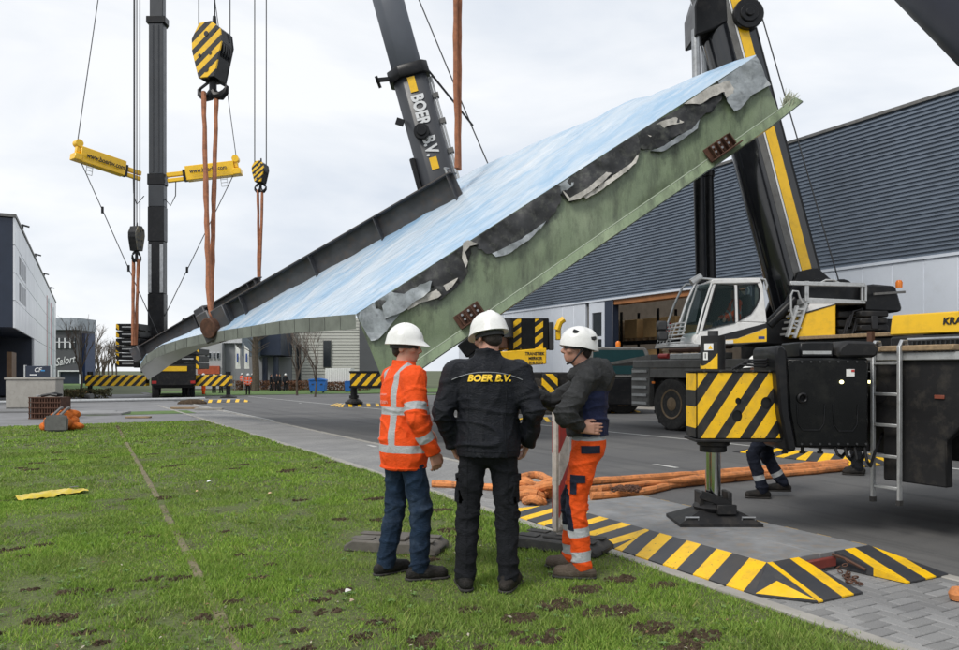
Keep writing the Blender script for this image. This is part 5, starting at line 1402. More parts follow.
    for k, s_ in enumerate(('TRANSTIEK', 'MERKER', '010.5272')):
        c = P(534.5 + k * .6, 351.6 + k * 4.6, dn)
        text_obj(s_, .165, m_letterblack, ym, frame((c.x, a.y - .158, c.z - .09), (1, 0, 0), (0, 0, 1)), bold=.005, xscale=.9)
    B('yellow_panel', m_yellow, MB().prism([(P(487, 0, dn).x, P(0, 347, dn).z), (P(512, 0, dn).x, P(0, 350, dn).z), (P(512, 0, dn).x, P(0, 334, dn).z), (P(487, 0, dn).x, P(0, 337, dn).z)], a.y + .1, a.y + 2.4), bevel=.03)
    B('rusty_machine', m_rust, MB().box(P(497, 0, dn).x, P(508, 0, dn).x, a.y - .1, a.y + .5, P(0, 349, dn).z, P(0, 336, dn).z), bevel=.05)
    B('upper_machine', m_black, MB().box(P(484, 0, dn).x, P(506, 0, dn).x, a.y + .3, a.y + 2.4, P(0, 335, dn).z, P(0, 323, dn).z), bevel=.08)
    for v in (320, 326, 331):
        B('guard_rail', m_white, MB().beam(P(484, v, dn), P(508, v - .6, dn), .05, .05, (0, 1, 0)))
    for u in (485, 492, 500): B('rail_post', m_white, MB().beam(P(u, 333, dn), P(u, 320, dn), .05, .05, (0, 1, 0)))
    B('boom_cradle', m_black, MB().beam(P(462, 352, d0 + 1), P(500, 322, d0 + 1), .6, .7), bevel=.05)
    B('winch_arm', m_yellow, MB().tube([P(557, 330, dn), P(560, 322, dn), P(564, 319, dn)], .13, 8), smooth=True)
    B('yellow_block', m_yellow, MB().box(P(556, 0, dn).x, P(561, 0, dn).x, a.y, a.y + .3, P(0, 340, dn).z, P(0, 327, dn).z), bevel=.03)
    B('black_column', m_darkplastic, MB().box(P(549, 0, dn).x, P(554, 0, dn).x, a.y, a.y + .4, P(0, 350, dn).z, P(0, 322, dn).z), bevel=.03)
    # carrier, low driver's cab, wheels
    B('chassis', m_chassis, MB().box(P(470, 0, dn).x, P(636, 0, dn).x, a.y - .2, a.y + 2.4, .75 + zb, 1.55 + zb + .1), bevel=.04)
    for u in (480, 520, 535, 600, 622):
        c = P(u, 0, dn); wheel(t, (c.x, a.y, zb + .72), (0, -1, 0), .72, .5, None, False)
    hz3 = hazard('carrier_hazard_stripes', (1, 0, 1.0), .55, duty=.5)
    q0 = P(541, 394, dn); q1 = P(556, 374, dn)
    B('outrigger_beam', hz3, MB().box(q0.x, q1.x, a.y - .75, a.y - .21, q0.z, q1.z), bevel=.02)
    B('jack', m_steel, MB().cyl((q1.x - .25, a.y - .5, zb + .3), (q1.x - .25, a.y - .5, q0.z), .11, n=14), smooth=True)
    B('pad', m_chassis, MB().lathe([(.5, zb + .02), (.5, zb + .12), (.2, zb + .3), (.01, zb + .3)], (q1.x - .25, a.y - .5, 0), (0, 0, 1), 10))
    # outrigger far to the left (seen left of the orange jacket)
    q0 = P(350, 388, 38); q1 = P(386, 371, 38)
    B('outrigger_beam', hazard('left_outrigger_stripes', (1.0, 0, -.85), .52, duty=.5), MB().box(q0.x, q1.x + 2.0, 5.0, 5.6, q0.z + .1, q1.z - .1), bevel=.02)
    B('beam_flange', m_black, MB().box(q0.x - .03, q1.x + 2, 4.97, 5.63, q1.z - .097, q1.z).box(q0.x - .03, q1.x + 2, 4.97, 5.63, q0.z, q0.z + .097))
    c = P(353, 0, 38)
    zl = gz(36)
    B('jack', m_black, MB().cyl((c.x, 5.3, zl + .25), (c.x, 5.3, q0.z), .17, n=14).cyl((c.x, 5.3, zl + .4), (c.x, 5.3, zl + .55), .24, n=14))
    B('pad', m_chassis, MB().lathe([(.45, zl + .14), (.45, zl + .22), (.22, zl + .38), (.01, zl + .38)], (c.x, 5.3, 0), (0, 0, 1), 10))
    # driver's cab, teal glass
    m_teal = M('teal_glass', (.018, .05, .055), .06, 0, .1, 1)
    dc = 29.0
    pts = [P(u, v, dc) for u, v in ((592, 378), (654, 378), (654, 372), (648, 350), (644, 347), (592, 347))]
    cb = B('driver_cab', m_greychas, MB().prism([(p.x, p.z) for p in pts], pts[0].y, pts[0].y + 2.2), bevel=.05)
    pts = [P(u, v, dc - .02) for u, v in ((593, 374), (644, 374), (650, 367), (643, 350), (593, 350))]
    MB().prism([(p.x, p.z) for p in pts], pts[0].y - .01, pts[0].y + .015).build('side_window', m_teal, cb)
    q0 = P(592, 405, dc); q1 = P(650, 378, dc)
    B('lower_body', m_black, MB().box(q0.x, q1.x, q0.y, q0.y + 2.2, q0.z, q1.z - .003), bevel=.04)
    q = P(621, 344, dc); B('beacon', m_orangelamp, MB().lathe([(.09, -.1), (.1, .05), (.07, .12), (.01, .14)], q + Vector((0, .6, 0)), (0, 0, 1), 12), smooth=True)
    q = P(643, 396, dc); B('marker_lamp', m_orangelamp, MB().box(q.x - .06, q.x + .06, q.y - .02, q.y - .003, q.z - .05, q.z + .05))
    return t
crane_middle()

# ================================================================== THE HOISTED BRIDGE ELEMENT
def interp(tab, u):
    us = [p[0] for p in tab]
    return float(np.interp(u, us, [p[1] for p in tab]))
DA = 16.0                                   # distance of the near side wall
Cl, Cd = lat(140, 28.0), 28.0
Al, Ad = lat(356, DA), DA
Bl, Bd = lat(756, DA), DA
def depth_on(u, p, q):
    """distance where the ray of column u meets the plan line p-q"""
    a = (u - U0) / FPX
    (l0, d0), (l1, d1) = p, q
    k = (a * d0 - l0) / ((l1 - l0) - a * (d1 - d0))
    return d0 + (d1 - d0) * k
LOW = [(140, 365), (146, 355), (162, 345), (182, 339), (212, 332), (245, 327), (280, 321), (317, 317), (356, 314), (756, 56)]
UPP = [(140, 362), (190, 333), (230, 309), (300, 268), (380, 222), (470, 172), (520, 150), (560, 132), (600, 115), (625, 102), (637, 97), (650, 96), (690, 79), (735, 60.5), (756, 55)]
BOT = [(140, 368), (155, 358), (180, 349), (202, 344), (252, 337), (292, 333), (357, 329)]
be = thing('bridge_element', 'huge hoisted bridge element, blue film on top, green torn side wall', 'bridge element', W(356, 314, DA) * Vector((1, 1, 0)) if False else (W(356, 314, DA).x, W(356, 314, DA).y, 0))
BO = Vector(be.location)
def Q(u, v, d): return W(u, v, d) - BO
def dl(u): return depth_on(u, (Cl, Cd), (Al, Ad)) if u < 356 else DA
def du_(u): return depth_on(u, (Cl, Cd), (Bl, Bd))
def film_noise(nt, scale, detail, rough, off):
    # streaks run along the element: coordinates turned into its own axes, squeezed along its length
    tc = nt.nodes.new('ShaderNodeTexCoord'); L_ = (Q(700, 90, DA) - Q(300, 300, 19)).normalized()
    up_ = Vector((0, 0, 1)); s_ = L_.cross(up_).normalized(); u_ = s_.cross(L_)
    cb = nt.nodes.new('ShaderNodeCombineXYZ')
    L_ = (L_ + u_ * .35).normalized(); u_ = s_.cross(L_)
    for i, (v_, k_) in enumerate(((L_, .55), (s_, 1.6), (u_, 3.4))):
        d_ = nt.nodes.new('ShaderNodeVectorMath'); d_.operation = 'DOT_PRODUCT'; d_.inputs[1].default_value = tuple(v_ * k_)
        nt.links.new(tc.outputs['Object'], d_.inputs[0]); nt.links.new(d_.outputs['Value'], cb.inputs[i])
    n = nt.nodes.new('ShaderNodeTexNoise'); n.inputs['Scale'].default_value = scale; n.inputs['Detail'].default_value = detail; n.inputs['Roughness'].default_value = rough; n.inputs['Distortion'].default_value = .6
    ad = nt.nodes.new('ShaderNodeVectorMath'); ad.inputs[1].default_value = (off * 7, off * 3, 0)
    nt.links.new(cb.outputs[0], ad.inputs[0]); nt.links.new(ad.outputs[0], n.inputs['Vector'])
    return n
def film_mat():
    m, nt, N, L, b = nodes_of('blue_painted_film')
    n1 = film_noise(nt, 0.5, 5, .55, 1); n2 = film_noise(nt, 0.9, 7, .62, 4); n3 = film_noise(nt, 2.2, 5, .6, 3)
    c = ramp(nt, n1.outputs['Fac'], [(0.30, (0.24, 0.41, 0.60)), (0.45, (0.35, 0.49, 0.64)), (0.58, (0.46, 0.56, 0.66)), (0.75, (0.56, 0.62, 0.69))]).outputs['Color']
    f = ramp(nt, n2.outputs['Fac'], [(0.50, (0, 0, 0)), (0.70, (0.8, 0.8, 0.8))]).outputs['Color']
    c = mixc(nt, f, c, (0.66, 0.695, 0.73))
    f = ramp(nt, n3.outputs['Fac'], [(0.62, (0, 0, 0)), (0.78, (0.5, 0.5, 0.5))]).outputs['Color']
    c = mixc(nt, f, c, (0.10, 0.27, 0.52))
    L.new(c, b.inputs['Base Color']); b.inputs['Roughness'].default_value = 0.24
    add_bump(nt, b, n3.outputs['Fac'], 0.5, 0.07)
    return m
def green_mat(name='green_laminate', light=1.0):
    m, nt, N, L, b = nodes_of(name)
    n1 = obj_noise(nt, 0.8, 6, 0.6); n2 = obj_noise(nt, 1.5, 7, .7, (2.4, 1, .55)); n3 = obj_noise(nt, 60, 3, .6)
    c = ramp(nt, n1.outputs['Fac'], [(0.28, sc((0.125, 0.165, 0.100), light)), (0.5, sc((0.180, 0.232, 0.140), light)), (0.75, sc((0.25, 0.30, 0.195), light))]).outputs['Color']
    f = ramp(nt, n2.outputs['Fac'], [(0.45, (0, 0, 0)), (0.68, (.85,) * 3)]).outputs['Color']
    c = mixc(nt, f, c, (0.065, 0.080, 0.052))
    g = ramp(nt, n3.outputs['Fac'], [(0.3, (.85,) * 3), (0.7, (1.12,) * 3)]).outputs['Color']
    c = mixc(nt, .8, c, g, 'MULTIPLY')
    if name == 'green_laminate':
        # grime and tar smears below the torn upper edge
        at = N.new('ShaderNodeAttribute'); at.attribute_name = 'down'
        n6 = obj_noise(nt, 1.4, 7, .68, (1.6, 1, .8))
        su = N.new('ShaderNodeMath'); su.operation = 'MULTIPLY_ADD'; su.inputs[1].default_value = -.34; L.new(at.outputs['Fac'], su.inputs[0]); L.new(n6.outputs['Fac'], su.inputs[2])
        f = ramp(nt, su.outputs[0], [(0.36, (0, 0, 0)), (0.50, (.9,) * 3)]).outputs['Color']
        c = mixc(nt, f, c, (0.045, 0.052, 0.038))
    L.new(c, b.inputs['Base Color']); b.inputs['Roughness'].default_value = 0.27
    add_bump(nt, b, n2.outputs['Fac'], 0.35, 0.04)
    return m
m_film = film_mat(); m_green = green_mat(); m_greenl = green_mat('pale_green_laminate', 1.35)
m_edge = M('grey_green_edge', (0.155, 0.17, 0.145), .55, 0, .25, 1.5, dirt=(.07, .075, .06), dirt_amt=.5)
m_under = M('grey_gelcoat', (0.42, 0.42, 0.41), .4, 0, .08, .8)
m_tar = M('black_torn_membrane', (0.020, 0.021, 0.023), .5, 0, .5, 2, dirt=(0.16, 0.17, 0.14), dirt_amt=.45, bump=.9, bscale=7)
m_torn = M('torn_pale_layer', (0.52, 0.50, 0.46), .8, 0, .25, 6, dirt=(.22, .22, .2), dirt_amt=.6, bump=.6, bscale=20)
m_greyfilm = M('grey_torn_film', (0.30, 0.33, 0.35), .4, 0, .3, 4, dirt=(.12, .13, .14), dirt_amt=.6, bump=.7, bscale=9)
# top film: ruled between the two edges, with creases
us = list(np.linspace(140, 356, 70)) + list(np.linspace(360, 756, 110)); nr = 15
V = []
for u in us:
    a = Q(u, interp(LOW, u), dl(u)); b = Q(u, interp(UPP, u), du_(u))
    for j in range(nr):
        f = j / (nr - 1); p = a.lerp(b, f)
        bul = math.sin(math.pi * f) * .10 * min(1, (b - a).length / 2)
        cre = .045 * noise.noise((p.x * 1.1, p.y * 1.1, p.z * 2.2)) + .025 * noise.noise((p.x * 3.2, p.y * 3.2, p.z * 6))
        if j in (0,): cre = 0; bul = 0
        V.append(p + Vector((0, 0, 1)) * (bul + cre))
F = [(i * nr + j, (i + 1) * nr + j, (i + 1) * nr + j + 1, i * nr + j + 1) for i in range(len(us) - 1) for j in range(nr - 1)]
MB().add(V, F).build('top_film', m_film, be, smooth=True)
# near side wall (green)
WT = [(356, 314), (756, 56)]; WB = [(384, 383), (778, 110)]
nu, nv = 120, 14
V = []
for i in range(nu + 1):
    s = i / nu
    for j in range(nv + 1):
        f = j / nv
        u = (WT[0][0] * (1 - s) + WT[1][0] * s) * (1 - f) + (WB[0][0] * (1 - s) + WB[1][0] * s) * f
        v = (WT[0][1] * (1 - s) + WT[1][1] * s) * (1 - f) + (WB[0][1] * (1 - s) + WB[1][1] * s) * f
        p = Q(u, v, DA)
        n_ = .05 * noise.noise((p.x * .8, p.z * .8, 2)) + .018 * noise.noise((p.x * 3.0, p.z * 1.5, 7))
        if j in (0, nv) or i in (0, nu): n_ = 0
        p += Vector((-FX, -FY, 0)) * n_
        V.append(p)
F = [(i * (nv + 1) + j, i * (nv + 1) + j + 1, (i + 1) * (nv + 1) + j + 1, (i + 1) * (nv + 1) + j) for i in range(nu) for j in range(nv)]
o = MB().add(V, F).build('side_wall', m_green, be, smooth=True)
at_ = o.data.attributes.new('down', 'FLOAT', 'POINT'); at_.data.foreach_set('value', [(k % (nv + 1)) / nv for k in range(len(V))])
# body closing faces: back, far underside, right end
up = [Q(u, interp(UPP, u) + 1, du_(u) + .05) for u in np.linspace(140, 756, 60)]
lo = [p + Vector((0, 0, -1.0 * min(1, .25 + 3 * k / 59))) for k, p in enumerate(up)]
mb = MB(); n = len(up)
mb.add(up + lo, [(i, i + 1, n + i + 1, n + i) for i in range(n - 1)])
mb.build('back_wall', m_green, be)
wallbot = [Q(384 + (778 - 384) * k / 30, 383 + (110 - 383) * k / 30, DA + .02) for k in range(31)]
lob = [lo[int(20 + k * 39 / 30)] for k in range(31)]
MB().add(wallbot + lob, [(i, i + 1, 31 + i + 1, 31 + i) for i in range(30)]).build('underside', m_green, be)
MB().add([Q(756, 56, DA + .01), Q(778, 110, DA + .01), lo[-1], up[-1]], [(0, 1, 2, 3)]).build('end_wall', m_green, be)
# bottom flange (pale green lip) with ragged right end
fl = [(384, 383), (431, 350.5), (500, 303), (640, 206), (778, 110), (795, 97)]
fo = [(386, 394), (431, 361.5), (500, 314), (640, 217.5), (770, 127), (803, 101)]
mb = MB(); V = [Q(u, v, DA - .015) for u, v in fl] + [Q(u, v, DA - .06) for u, v in fo] + [Q(u, v + .8, DA) for u, v in fl] + [Q(u, v + 1.4, DA + .30) for u, v in fo]
n = len(fl)
mb.add(V, [(i, i + 1, n + i + 1, n + i) for i in range(n - 1)] + [(2 * n + i, 3 * n + i, 3 * n + i + 1, 2 * n + i + 1) for i in range(n - 1)] + [(n + i, n + i + 1, 3 * n + i + 1, 3 * n + i) for i in range(n - 1)])
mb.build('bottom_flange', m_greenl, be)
MB().tube([Q(u, v + .3, DA - .01) for u, v in fl], .016, 5).build('flange_bead', M('pale_bead', (.36, .42, .32), .6), be)
mb = MB(); r_ = random.Random(5)
for k in range(90):
    a = Q(786 + r_.uniform(-3, 9), 106 + r_.uniform(-4, 2), DA + r_.uniform(-.05, .3))
    tip = a + Vector((r_.uniform(-.02, .16), r_.uniform(-.1, .1), r_.uniform(.05, .30)))
    mb.tube([a, a.lerp(tip, .5) + Vector((r_.uniform(-.03, .03), 0, .02)), tip], [.010, .008, .003], 4)
mb.build('frayed_fibres', M('frayed_glass_fibre', (.36, .38, .28), .9), be)
# curved edge on the left (strip made of short panels) and the pale tip underside
seg = 17
for k in range(seg):
    ua, ub = 140 + (356 - 140) * (k / seg) ** 1.25, 140 + (356 - 140) * ((k + 1) / seg) ** 1.25 - .35
    V = []
    for u in (ua, ub):
        dd = dl(u) - .02
        V += [Q(u, interp(LOW, u), dd), Q(u + .4, interp(BOT, u), dd), Q(u + .4, interp(BOT, u), dd + .25), Q(u, interp(LOW, u) + .4, dd + .25)]
    MB().add(V, [(0, 1, 5, 4), (1, 2, 6, 5), (0, 4, 7, 3), (2, 3, 7, 6), (0, 3, 2, 1), (4, 5, 6, 7)]).build('edge_panel', m_edge, be)
ts = [(140, 368), (147, 362), (155, 358), (167, 353), (180, 349), (202, 344), (228, 340.5)]
tb = [(141, 370), (148, 380), (160, 372.5), (168, 366.5), (178, 360), (202, 348), (228, 341)]
MB().add([Q(u, v, dl(u) - .01) for u, v in ts] + [Q(u, v, dl(u) + 1.2) for u, v in tb], [(i, i + 1, 8 + i, 7 + i) for i in range(6)]).build('tip_underside', m_under, be, smooth=True)
u2 = np.linspace(146, 356, 30)
a_ = [Q(u, interp(BOT, u) - .2, dl(u)) for u in u2]; b_ = [lo[int(np.clip((u - 140) / 616 * 59, 0, 59))] for u in u2]
MB().add(a_ + b_, [(i, i + 1, 31 + i, 30 + i) for i in range(29)]).build('underside', m_under, be, smooth=True)
# torn layers hanging on the green wall
def top(u): return 314 + (u - 356) * (56 - 314) / 400.0
def wall_patch(name, pts, mat, off, seed, jag=2.2):
    r = random.Random(seed); out = []
    n = len(pts)
    for i in range(n):
        (x0, y0), (x1, y1) = pts[i], pts[(i + 1) % n]
        ln = math.hypot(x1 - x0, y1 - y0); m_ = max(1, int(ln / 2.6))
        for k in range(m_):
            f = k / m_
            j = jag if (k and ln > 8) else 0; s_ = len(out) * .21 + seed * 7; px_, py_ = x0 + (x1 - x0) * f, y0 + (y1 - y0) * f
            j *= 0 if abs(py_ - top(px_)) < 2.2 else 1
            out.append((px_ + 1.4 * j * noise.noise((s_ * 1.1, 3, seed)) + .5 * j * noise.noise((s_ * 5, 1, seed)), py_ + 1.8 * j * noise.noise((s_, 9, seed)) + .7 * j * noise.noise((s_ * 4.3, 5, seed))))
    V = [Q(u, v, DA - off - .015 * r.random()) for u, v in out]; V2 = [Q(u, v, DA + .06) for u, v in out]
    n = len(V)
    mb = MB().add(V + V2, [tuple(range(n))] + [(i, (i + 1) % n, n + (i + 1) % n, n + i) for i in range(n)])
    me = bpy.data.meshes.new(name); me.from_pydata(mb.v, [], mb.f); me.materials.append(mat)
    bm = bmesh.new(); bm.from_mesh(me); bmesh.ops.recalc_face_normals(bm, faces=bm.faces)
    bmesh.ops.triangulate(bm, faces=[f for f in bm.faces if len(f.verts) > 4])
    for _ in range(4):
        bmesh.ops.subdivide_edges(bm, edges=[e_ for e_ in bm.edges if e_.calc_length() > .16], cuts=1)
        bmesh.ops.triangulate(bm, faces=[f for f in bm.faces if len(f.verts) > 4])
    for v_ in bm.verts:
        p_ = v_.co; v_.co = p_ - Vector((FX, FY, 0)) * (.075 * noise.noise((p_.x * 2.2, p_.z * 2.2, seed)) + .045 * noise.noise((p_.x * 6, p_.z * 6, seed + 4)))
    bm.to_mesh(me); bm.free()
    me.polygons.foreach_set('use_smooth', [True] * len(me.polygons)); me.set_sharp_from_angle(angle=R(50))
    return add_obj(name, me, be)
wall_patch('torn_membrane', [(375, top(375) + 1), (470, top(470) + 1), (470, 255), (467, 274), (456, 288), (440, 300), (428, 297), (434, 286), (420, 292), (404, 305), (388, 312), (376, 309)], m_tar, .07, 1)
wall_patch('torn_membrane', [(466, top(466) + 1), (560, top(560) + 1), (560, 204), (548, 222), (530, 231), (524, 240), (508, 250), (492, 253), (478, 249), (470, 244)], m_tar, .07, 2)
wall_patch('torn_membrane', [(572, top(572) + 1), (638, top(638) + 1), (640, 150), (630, 166), (612, 176), (600, 187), (580, 197), (570, 202), (560, 194)], m_tar, .075, 3)
wall_patch('torn_membrane', [(640, top(640) + 1), (722, top(722) + 4), (722, 98), (712, 112), (700, 118), (690, 132), (676, 136), (664, 146), (652, 150), (640, 148)], m_tar, .07, 4)
wall_patch('torn_layer', [(543, top(543) + 2), (576, top(576) + 1), (573, 186), (560, 194), (546, 192)], m_greyfilm, .08, 5, 1.2)
wall_patch('torn_layer', [(570, 198), (566, 193), (562, 190), (569, 201), (580, 199), (602, 183), (612, 173), (606, 172), (588, 188)], m_torn, .13, 6, .6)
wall_patch('torn_layer', [(382, 306), (392, 292), (404, 294), (420, 284), (432, 281), (430, 291), (410, 306), (396, 315), (385, 319)], m_greyfilm, .13, 7, 1.0)
wall_patch('torn_layer', [(463, 243), (468, 240), (478, 244), (470, 246), (465, 252), (468, 262), (466, 268), (462, 258)], m_torn, .13, 8, .5)
wall_patch('torn_layer', [(356, 315), (392, 291), (396, 301), (406, 306), (390, 326), (378, 340), (371, 341)], m_greyfilm, .09, 9, .8)
wall_patch('torn_layer', [(684, 104), (708, 88), (730, 80), (738, 92), (726, 98), (724, 92), (712, 97), (700, 104), (690, 104)], m_torn, .12, 10, 1.0)
wall_patch('torn_layer', [(718, 82), (756, 56), (770, 86), (752, 95), (740, 109), (734, 112), (727, 101)], m_greyfilm, .10, 11, .8)
wall_patch('torn_layer', [(644, 132), (660, 122), (676, 117), (684, 122), (668, 126), (650, 137)], m_torn, .085, 12, .6)
# rusty bolted brackets
for (u, v) in ((719, 148), (469, 315)):
    c = Q(u, v, DA - .08); ang_ = math.atan2(273, 394)
    rm = Matrix.Rotation(-YAW, 3, 'Z') @ Matrix.Rotation(-ang_, 3, 'Y')
    bk = MB().obox(c, (.62, .05, .30), rm).obox(c + rm @ Vector((.06, -.09, -.16)), (.72, .22, .03), rm).build('bracket', m_rust, be, bevel=.008)
    for k in range(4):
        MB().obox(c + rm @ Vector((-.2 + k * .16, -.10, 0)), (.02, .16, .26), rm).build('gusset', m_rust, bk)
    for k in range(3):
        for z in (-.03, .08):
            q = c + rm @ Vector((-.12 + k * .16, -.02, z)); MB().cyl(q, q + rm @ Vector((0, -.05, 0)), .028, n=6).build('bolt', m_steel, bk)

# ---- lifting beams lying on it
def h_beam(label, a, b, hgt_, wid, stiff, plates=True):
    t = thing('lifting_beam', label, 'steel beam', a)
    a0 = Vector((0, 0, 0)); b0 = Vector(b) - Vector(a)
    z = b0.normalized(); view = Vector((FX, FY, 0))
    x = view - z * view.dot(z); x.normalize(); y = z.cross(x)
    if y.z < 0: y = -y
    m = Matrix((x, y, z)).transposed()
    if m.determinant() < 0: m = Matrix((-x, y, z)).transposed()
    ln = b0.length
    M4 = m.to_4x4()
    H, Wd = hgt_ / 2, wid / 2
    MB().box(-.018, .018, -H + .034, H - .034, 0, ln).build('web', m_beam, t, mat4=M4)
    MB().box(-Wd, Wd, H - .032, H, 0, ln).build('flange', m_beam, t, mat4=M4, bevel=.006)
    MB().box(-Wd, Wd, -H, -H + .032, 0, ln).build('flange', m_beam, t, mat4=M4, bevel=.006)
    MB().box(-Wd + .004, Wd - .004, H + .002, H + .008, .02, ln - .02).build('worn_top', m_rustedge, t, mat4=M4)
    for f in stiff:
        for s_ in (-1, 1):
            MB().box(min(s_ * .02, s_ * Wd * .97), max(s_ * .02, s_ * Wd * .97), -H + .034, H - .034, f * ln - .012, f * ln + .012).build('stiffener', m_beam, t, mat4=M4)
    return t, M4, ln, H, Wd
t, M4, ln, H, Wd = h_beam('long near steel beam lying along the top of the blue film', W(231, 316, 22.3), W(459, 186, 18.6), .74, .40, (.015, .085, .42, .70, .985))
MB().box(-.3, .3, -H * 1.1, H * .95, -.42, .1).build('end_bracket', m_beam, t, mat4=M4, bevel=.02)
MB().box(-.12, .12, -H * 1.5, H * .3, -.75, -.4).build('lug_plate', m_rust, t, mat4=M4, bevel=.04)
MB().cyl((-.5, -.1, -.55), (.5, -.1, -.55), .30, n=18).build('sling_bobbin', m_rust, t, mat4=M4, bevel=.02)
MB().box(-.42, -.34, -.48, .42, -.92, -.4).build('keeper_plate', m_beam, t, mat4=M4, bevel=.05)
MB().tube([(-.1, H + .02, ln - .12), (-.1, H + .16, ln - .12), (.1, H + .16, ln - .12), (.1, H + .02, ln - .12)], .03, 8).build('shackle', m_steel, t, mat4=M4, smooth=True)
t, M4, ln, H, Wd = h_beam('shorter far steel beam behind the blue film at its low left end', W(142, 354, 30), W(262, 284.5, 27), .58, .36, (.02, .5, .93, .98))
MB().box(-.3, .3, -.25, .32, -.25, .25).build('end_bracket', m_beam, t, mat4=M4, bevel=.03)
MB().box(-.25, .25, -.34, .38, ln * .52, ln * .6).build('sling_saddle', m_beam, t, mat4=M4, bevel=.04)

# ---- hook blocks, ropes and slings
def hook_block(label, u, vt, vb, d, rotz, wpx, stripes=True, ropes=(), hook_v=None, scale_t=1.0, mat=None):
    base = W(u, hook_v, d)
    t = thing('hook_block', label, 'hook block', base, -YAW + rotz)
    k = d / FPX
    h0 = (hook_v - vb) * k; h1 = (hook_v - vt) * k; w = wpx * k / 2
    hzm = mat or hazard('block_stripes_%d' % int(u), (-.8, 0, 1.0), .52 * wpx * k / 1.25, duty=.5)
    out = [(-w * .55, h0), (w * .5, h0), (w, h0 + (h1 - h0) * .62), (w * .9, h0 + (h1 - h0) * .85), (w * .3, h1), (-w * .5, h1 - .02), (-w, h0 + (h1 - h0) * .72), (-w * .98, h0 + (h1 - h0) * .5)]
    dep = w * 1.05 * scale_t
    holes = [(-.02 * w, .78, .13), (-.45 * w, .40, .09), (.25 * w, .42, .09), (-.02 * w, .14, .15), (.55 * w, .82, .10)]
    for s_ in (-1, 1):
        pl = MB().prism(out, s_ * dep - .03, s_ * dep + .03).build('side_plate', hzm if s_ < 0 else m_black, t, bevel=.01)
        if s_ < 0:
            for hx, f, r in holes: MB().cyl((hx, -dep - .045, h0 + (h1 - h0) * f), (hx, -dep - .032, h0 + (h1 - h0) * f), r * w * 1.1, n=16).build('pin', m_letterblack, pl)
    MB().prism([(x * .97, z) for x, z in out], -dep + .032, dep - .032).build('centre_plate', m_black, t)
    for s_ in (-.6, -.2, .2, .6):
        MB().cyl((0, s_ * dep - .04, h0 + (h1 - h0) * .55), (0, s_ * dep + .04, h0 + (h1 - h0) * .55), w * .98, n=26).build('sheave', m_black, t, smooth=True)
    # ram's-horn hook
    MB().cyl((0, 0, h0 + .05), (0, 0, .18 * (h0 + .3)), w * .22, n=14).build('shank', m_black, t, smooth=True)
    for s_ in (-1, 1):
        pts = [(0, 0, h0 * .35), (s_ * w * .2, 0, 0), (s_ * w * .55, 0, -.02), (s_ * w * .85, 0, h0 * .2), (s_ * w * .92, 0, h0 * .5), (s_ * w * .72, 0, h0 * .72)]
        MB().tube(pts, [w * .22, w * .26, w * .26, w * .2, w * .12, w * .05], 9).build('hook', m_black, t, smooth=True)
        MB().beam((s_ * w * .2, 0, h0), (s_ * w * .78, 0, h0 * .62), .04, .08).build('safety_latch', m_black, t)
    for (x, y, zt2, lean) in ropes:
        MB().tube([(x * w, y * dep, h0 + (h1 - h0) * .7), (x * w + lean, y * dep, zt2)], max(.016, .55 * k), 6).build('hoist_rope', m_rope, t)
    MB().cyl((w * .1, 0, h1 - .05), (w * .1, 0, h1 + .28 * w * 2), .16 * w, .1 * w, n=10).build('rope_socket', m_black, t)
    return t
hook_block('big yellow and black striped hook block at the upper left', 213, 26, 81, 24.5, R(-15), 34, True, ((-.72, -.6, 16, 0), (.95, .5, 16, 0), (.1, 0, 16, 0), (.1, .1, 16, -.05)), 96, .55)
hook_block('small yellow and black striped hook block hanging right of the tall boom', 260.5, 162, 183, 27.5, R(-10), 13, True, ((-.75, -.5, 16, 0), (.75, .5, 16, 0)), 191, .8)
hook_block('dark hook block seen edge-on left of the tall boom', 136.5, 226, 251, 30, R(75), 13, False, ((-.5, -.7, 20, 0), (.5, -.3, 20, 0), (-.2, .5, 20, 0), (.3, .9, 20, 0)), 261, .62, M('dark_block_paint', (.06, .06, .055), .5, dirt=(.3, .2, .02), dirt_amt=.5))
def sling(label, pts, r, mat, wob=.0, group=None, cat='sling', flat=1.0):
    base = Vector(pts[-1])
    t = MB()
    out = []
    rr = random.Random(int(abs(base.x * 100)))
    for i in range(len(pts) - 1):
        a, b = Vector(pts[i]) - base, Vector(pts[i + 1]) - base
        n = max(3, int((b - a).length / .4))
        for k in range(n + (1 if i == len(pts) - 2 else 0)):
            p = a.lerp(b, k / n)
            out.append(p + Vector((rr.uniform(-wob, wob), rr.uniform(-wob, wob), 0)))
    t.tube(out, [r * rr.uniform(.88, 1.14) for _ in out], 8)
    o = t.build('round_sling', mat, None, smooth=True)
    o.location = base
    return tag(o, label, cat, group)
g = 'round slings under the hook blocks'
sling('left strand of the orange sling under the big striped hook block', [W(203.5, 92, 24.3), W(209, 300, 22.6), W(212, 320, 22.3)], .075, m_slingdark, .012, g)
sling('right strand of the orange sling under the big striped hook block', [W(216.5, 94, 24.5), W(211.5, 300, 22.9), W(210, 319, 22.6)], .07, m_slingdark, .012, g)
sling('left strand of the thin sling under the small striped hook block', [W(258, 190, 27.5), W(258.6, 280, 27.2)], .05, m_slingdark, .008, g)
sling('right strand of the thin sling under the small striped hook block', [W(262.5, 190, 27.5), W(259.6, 280, 27.2)], .05, m_slingdark, .008, g)
sling('left strand of the thin sling under the dark edge-on hook block', [W(133.5, 260, 30), W(133, 345, 29.6)], .06, m_slingdark, .01, g)
sling('right strand of the thin sling under the dark edge-on hook block', [W(138.5, 260, 30), W(136, 345, 29.8)], .06, m_slingdark, .01, g)
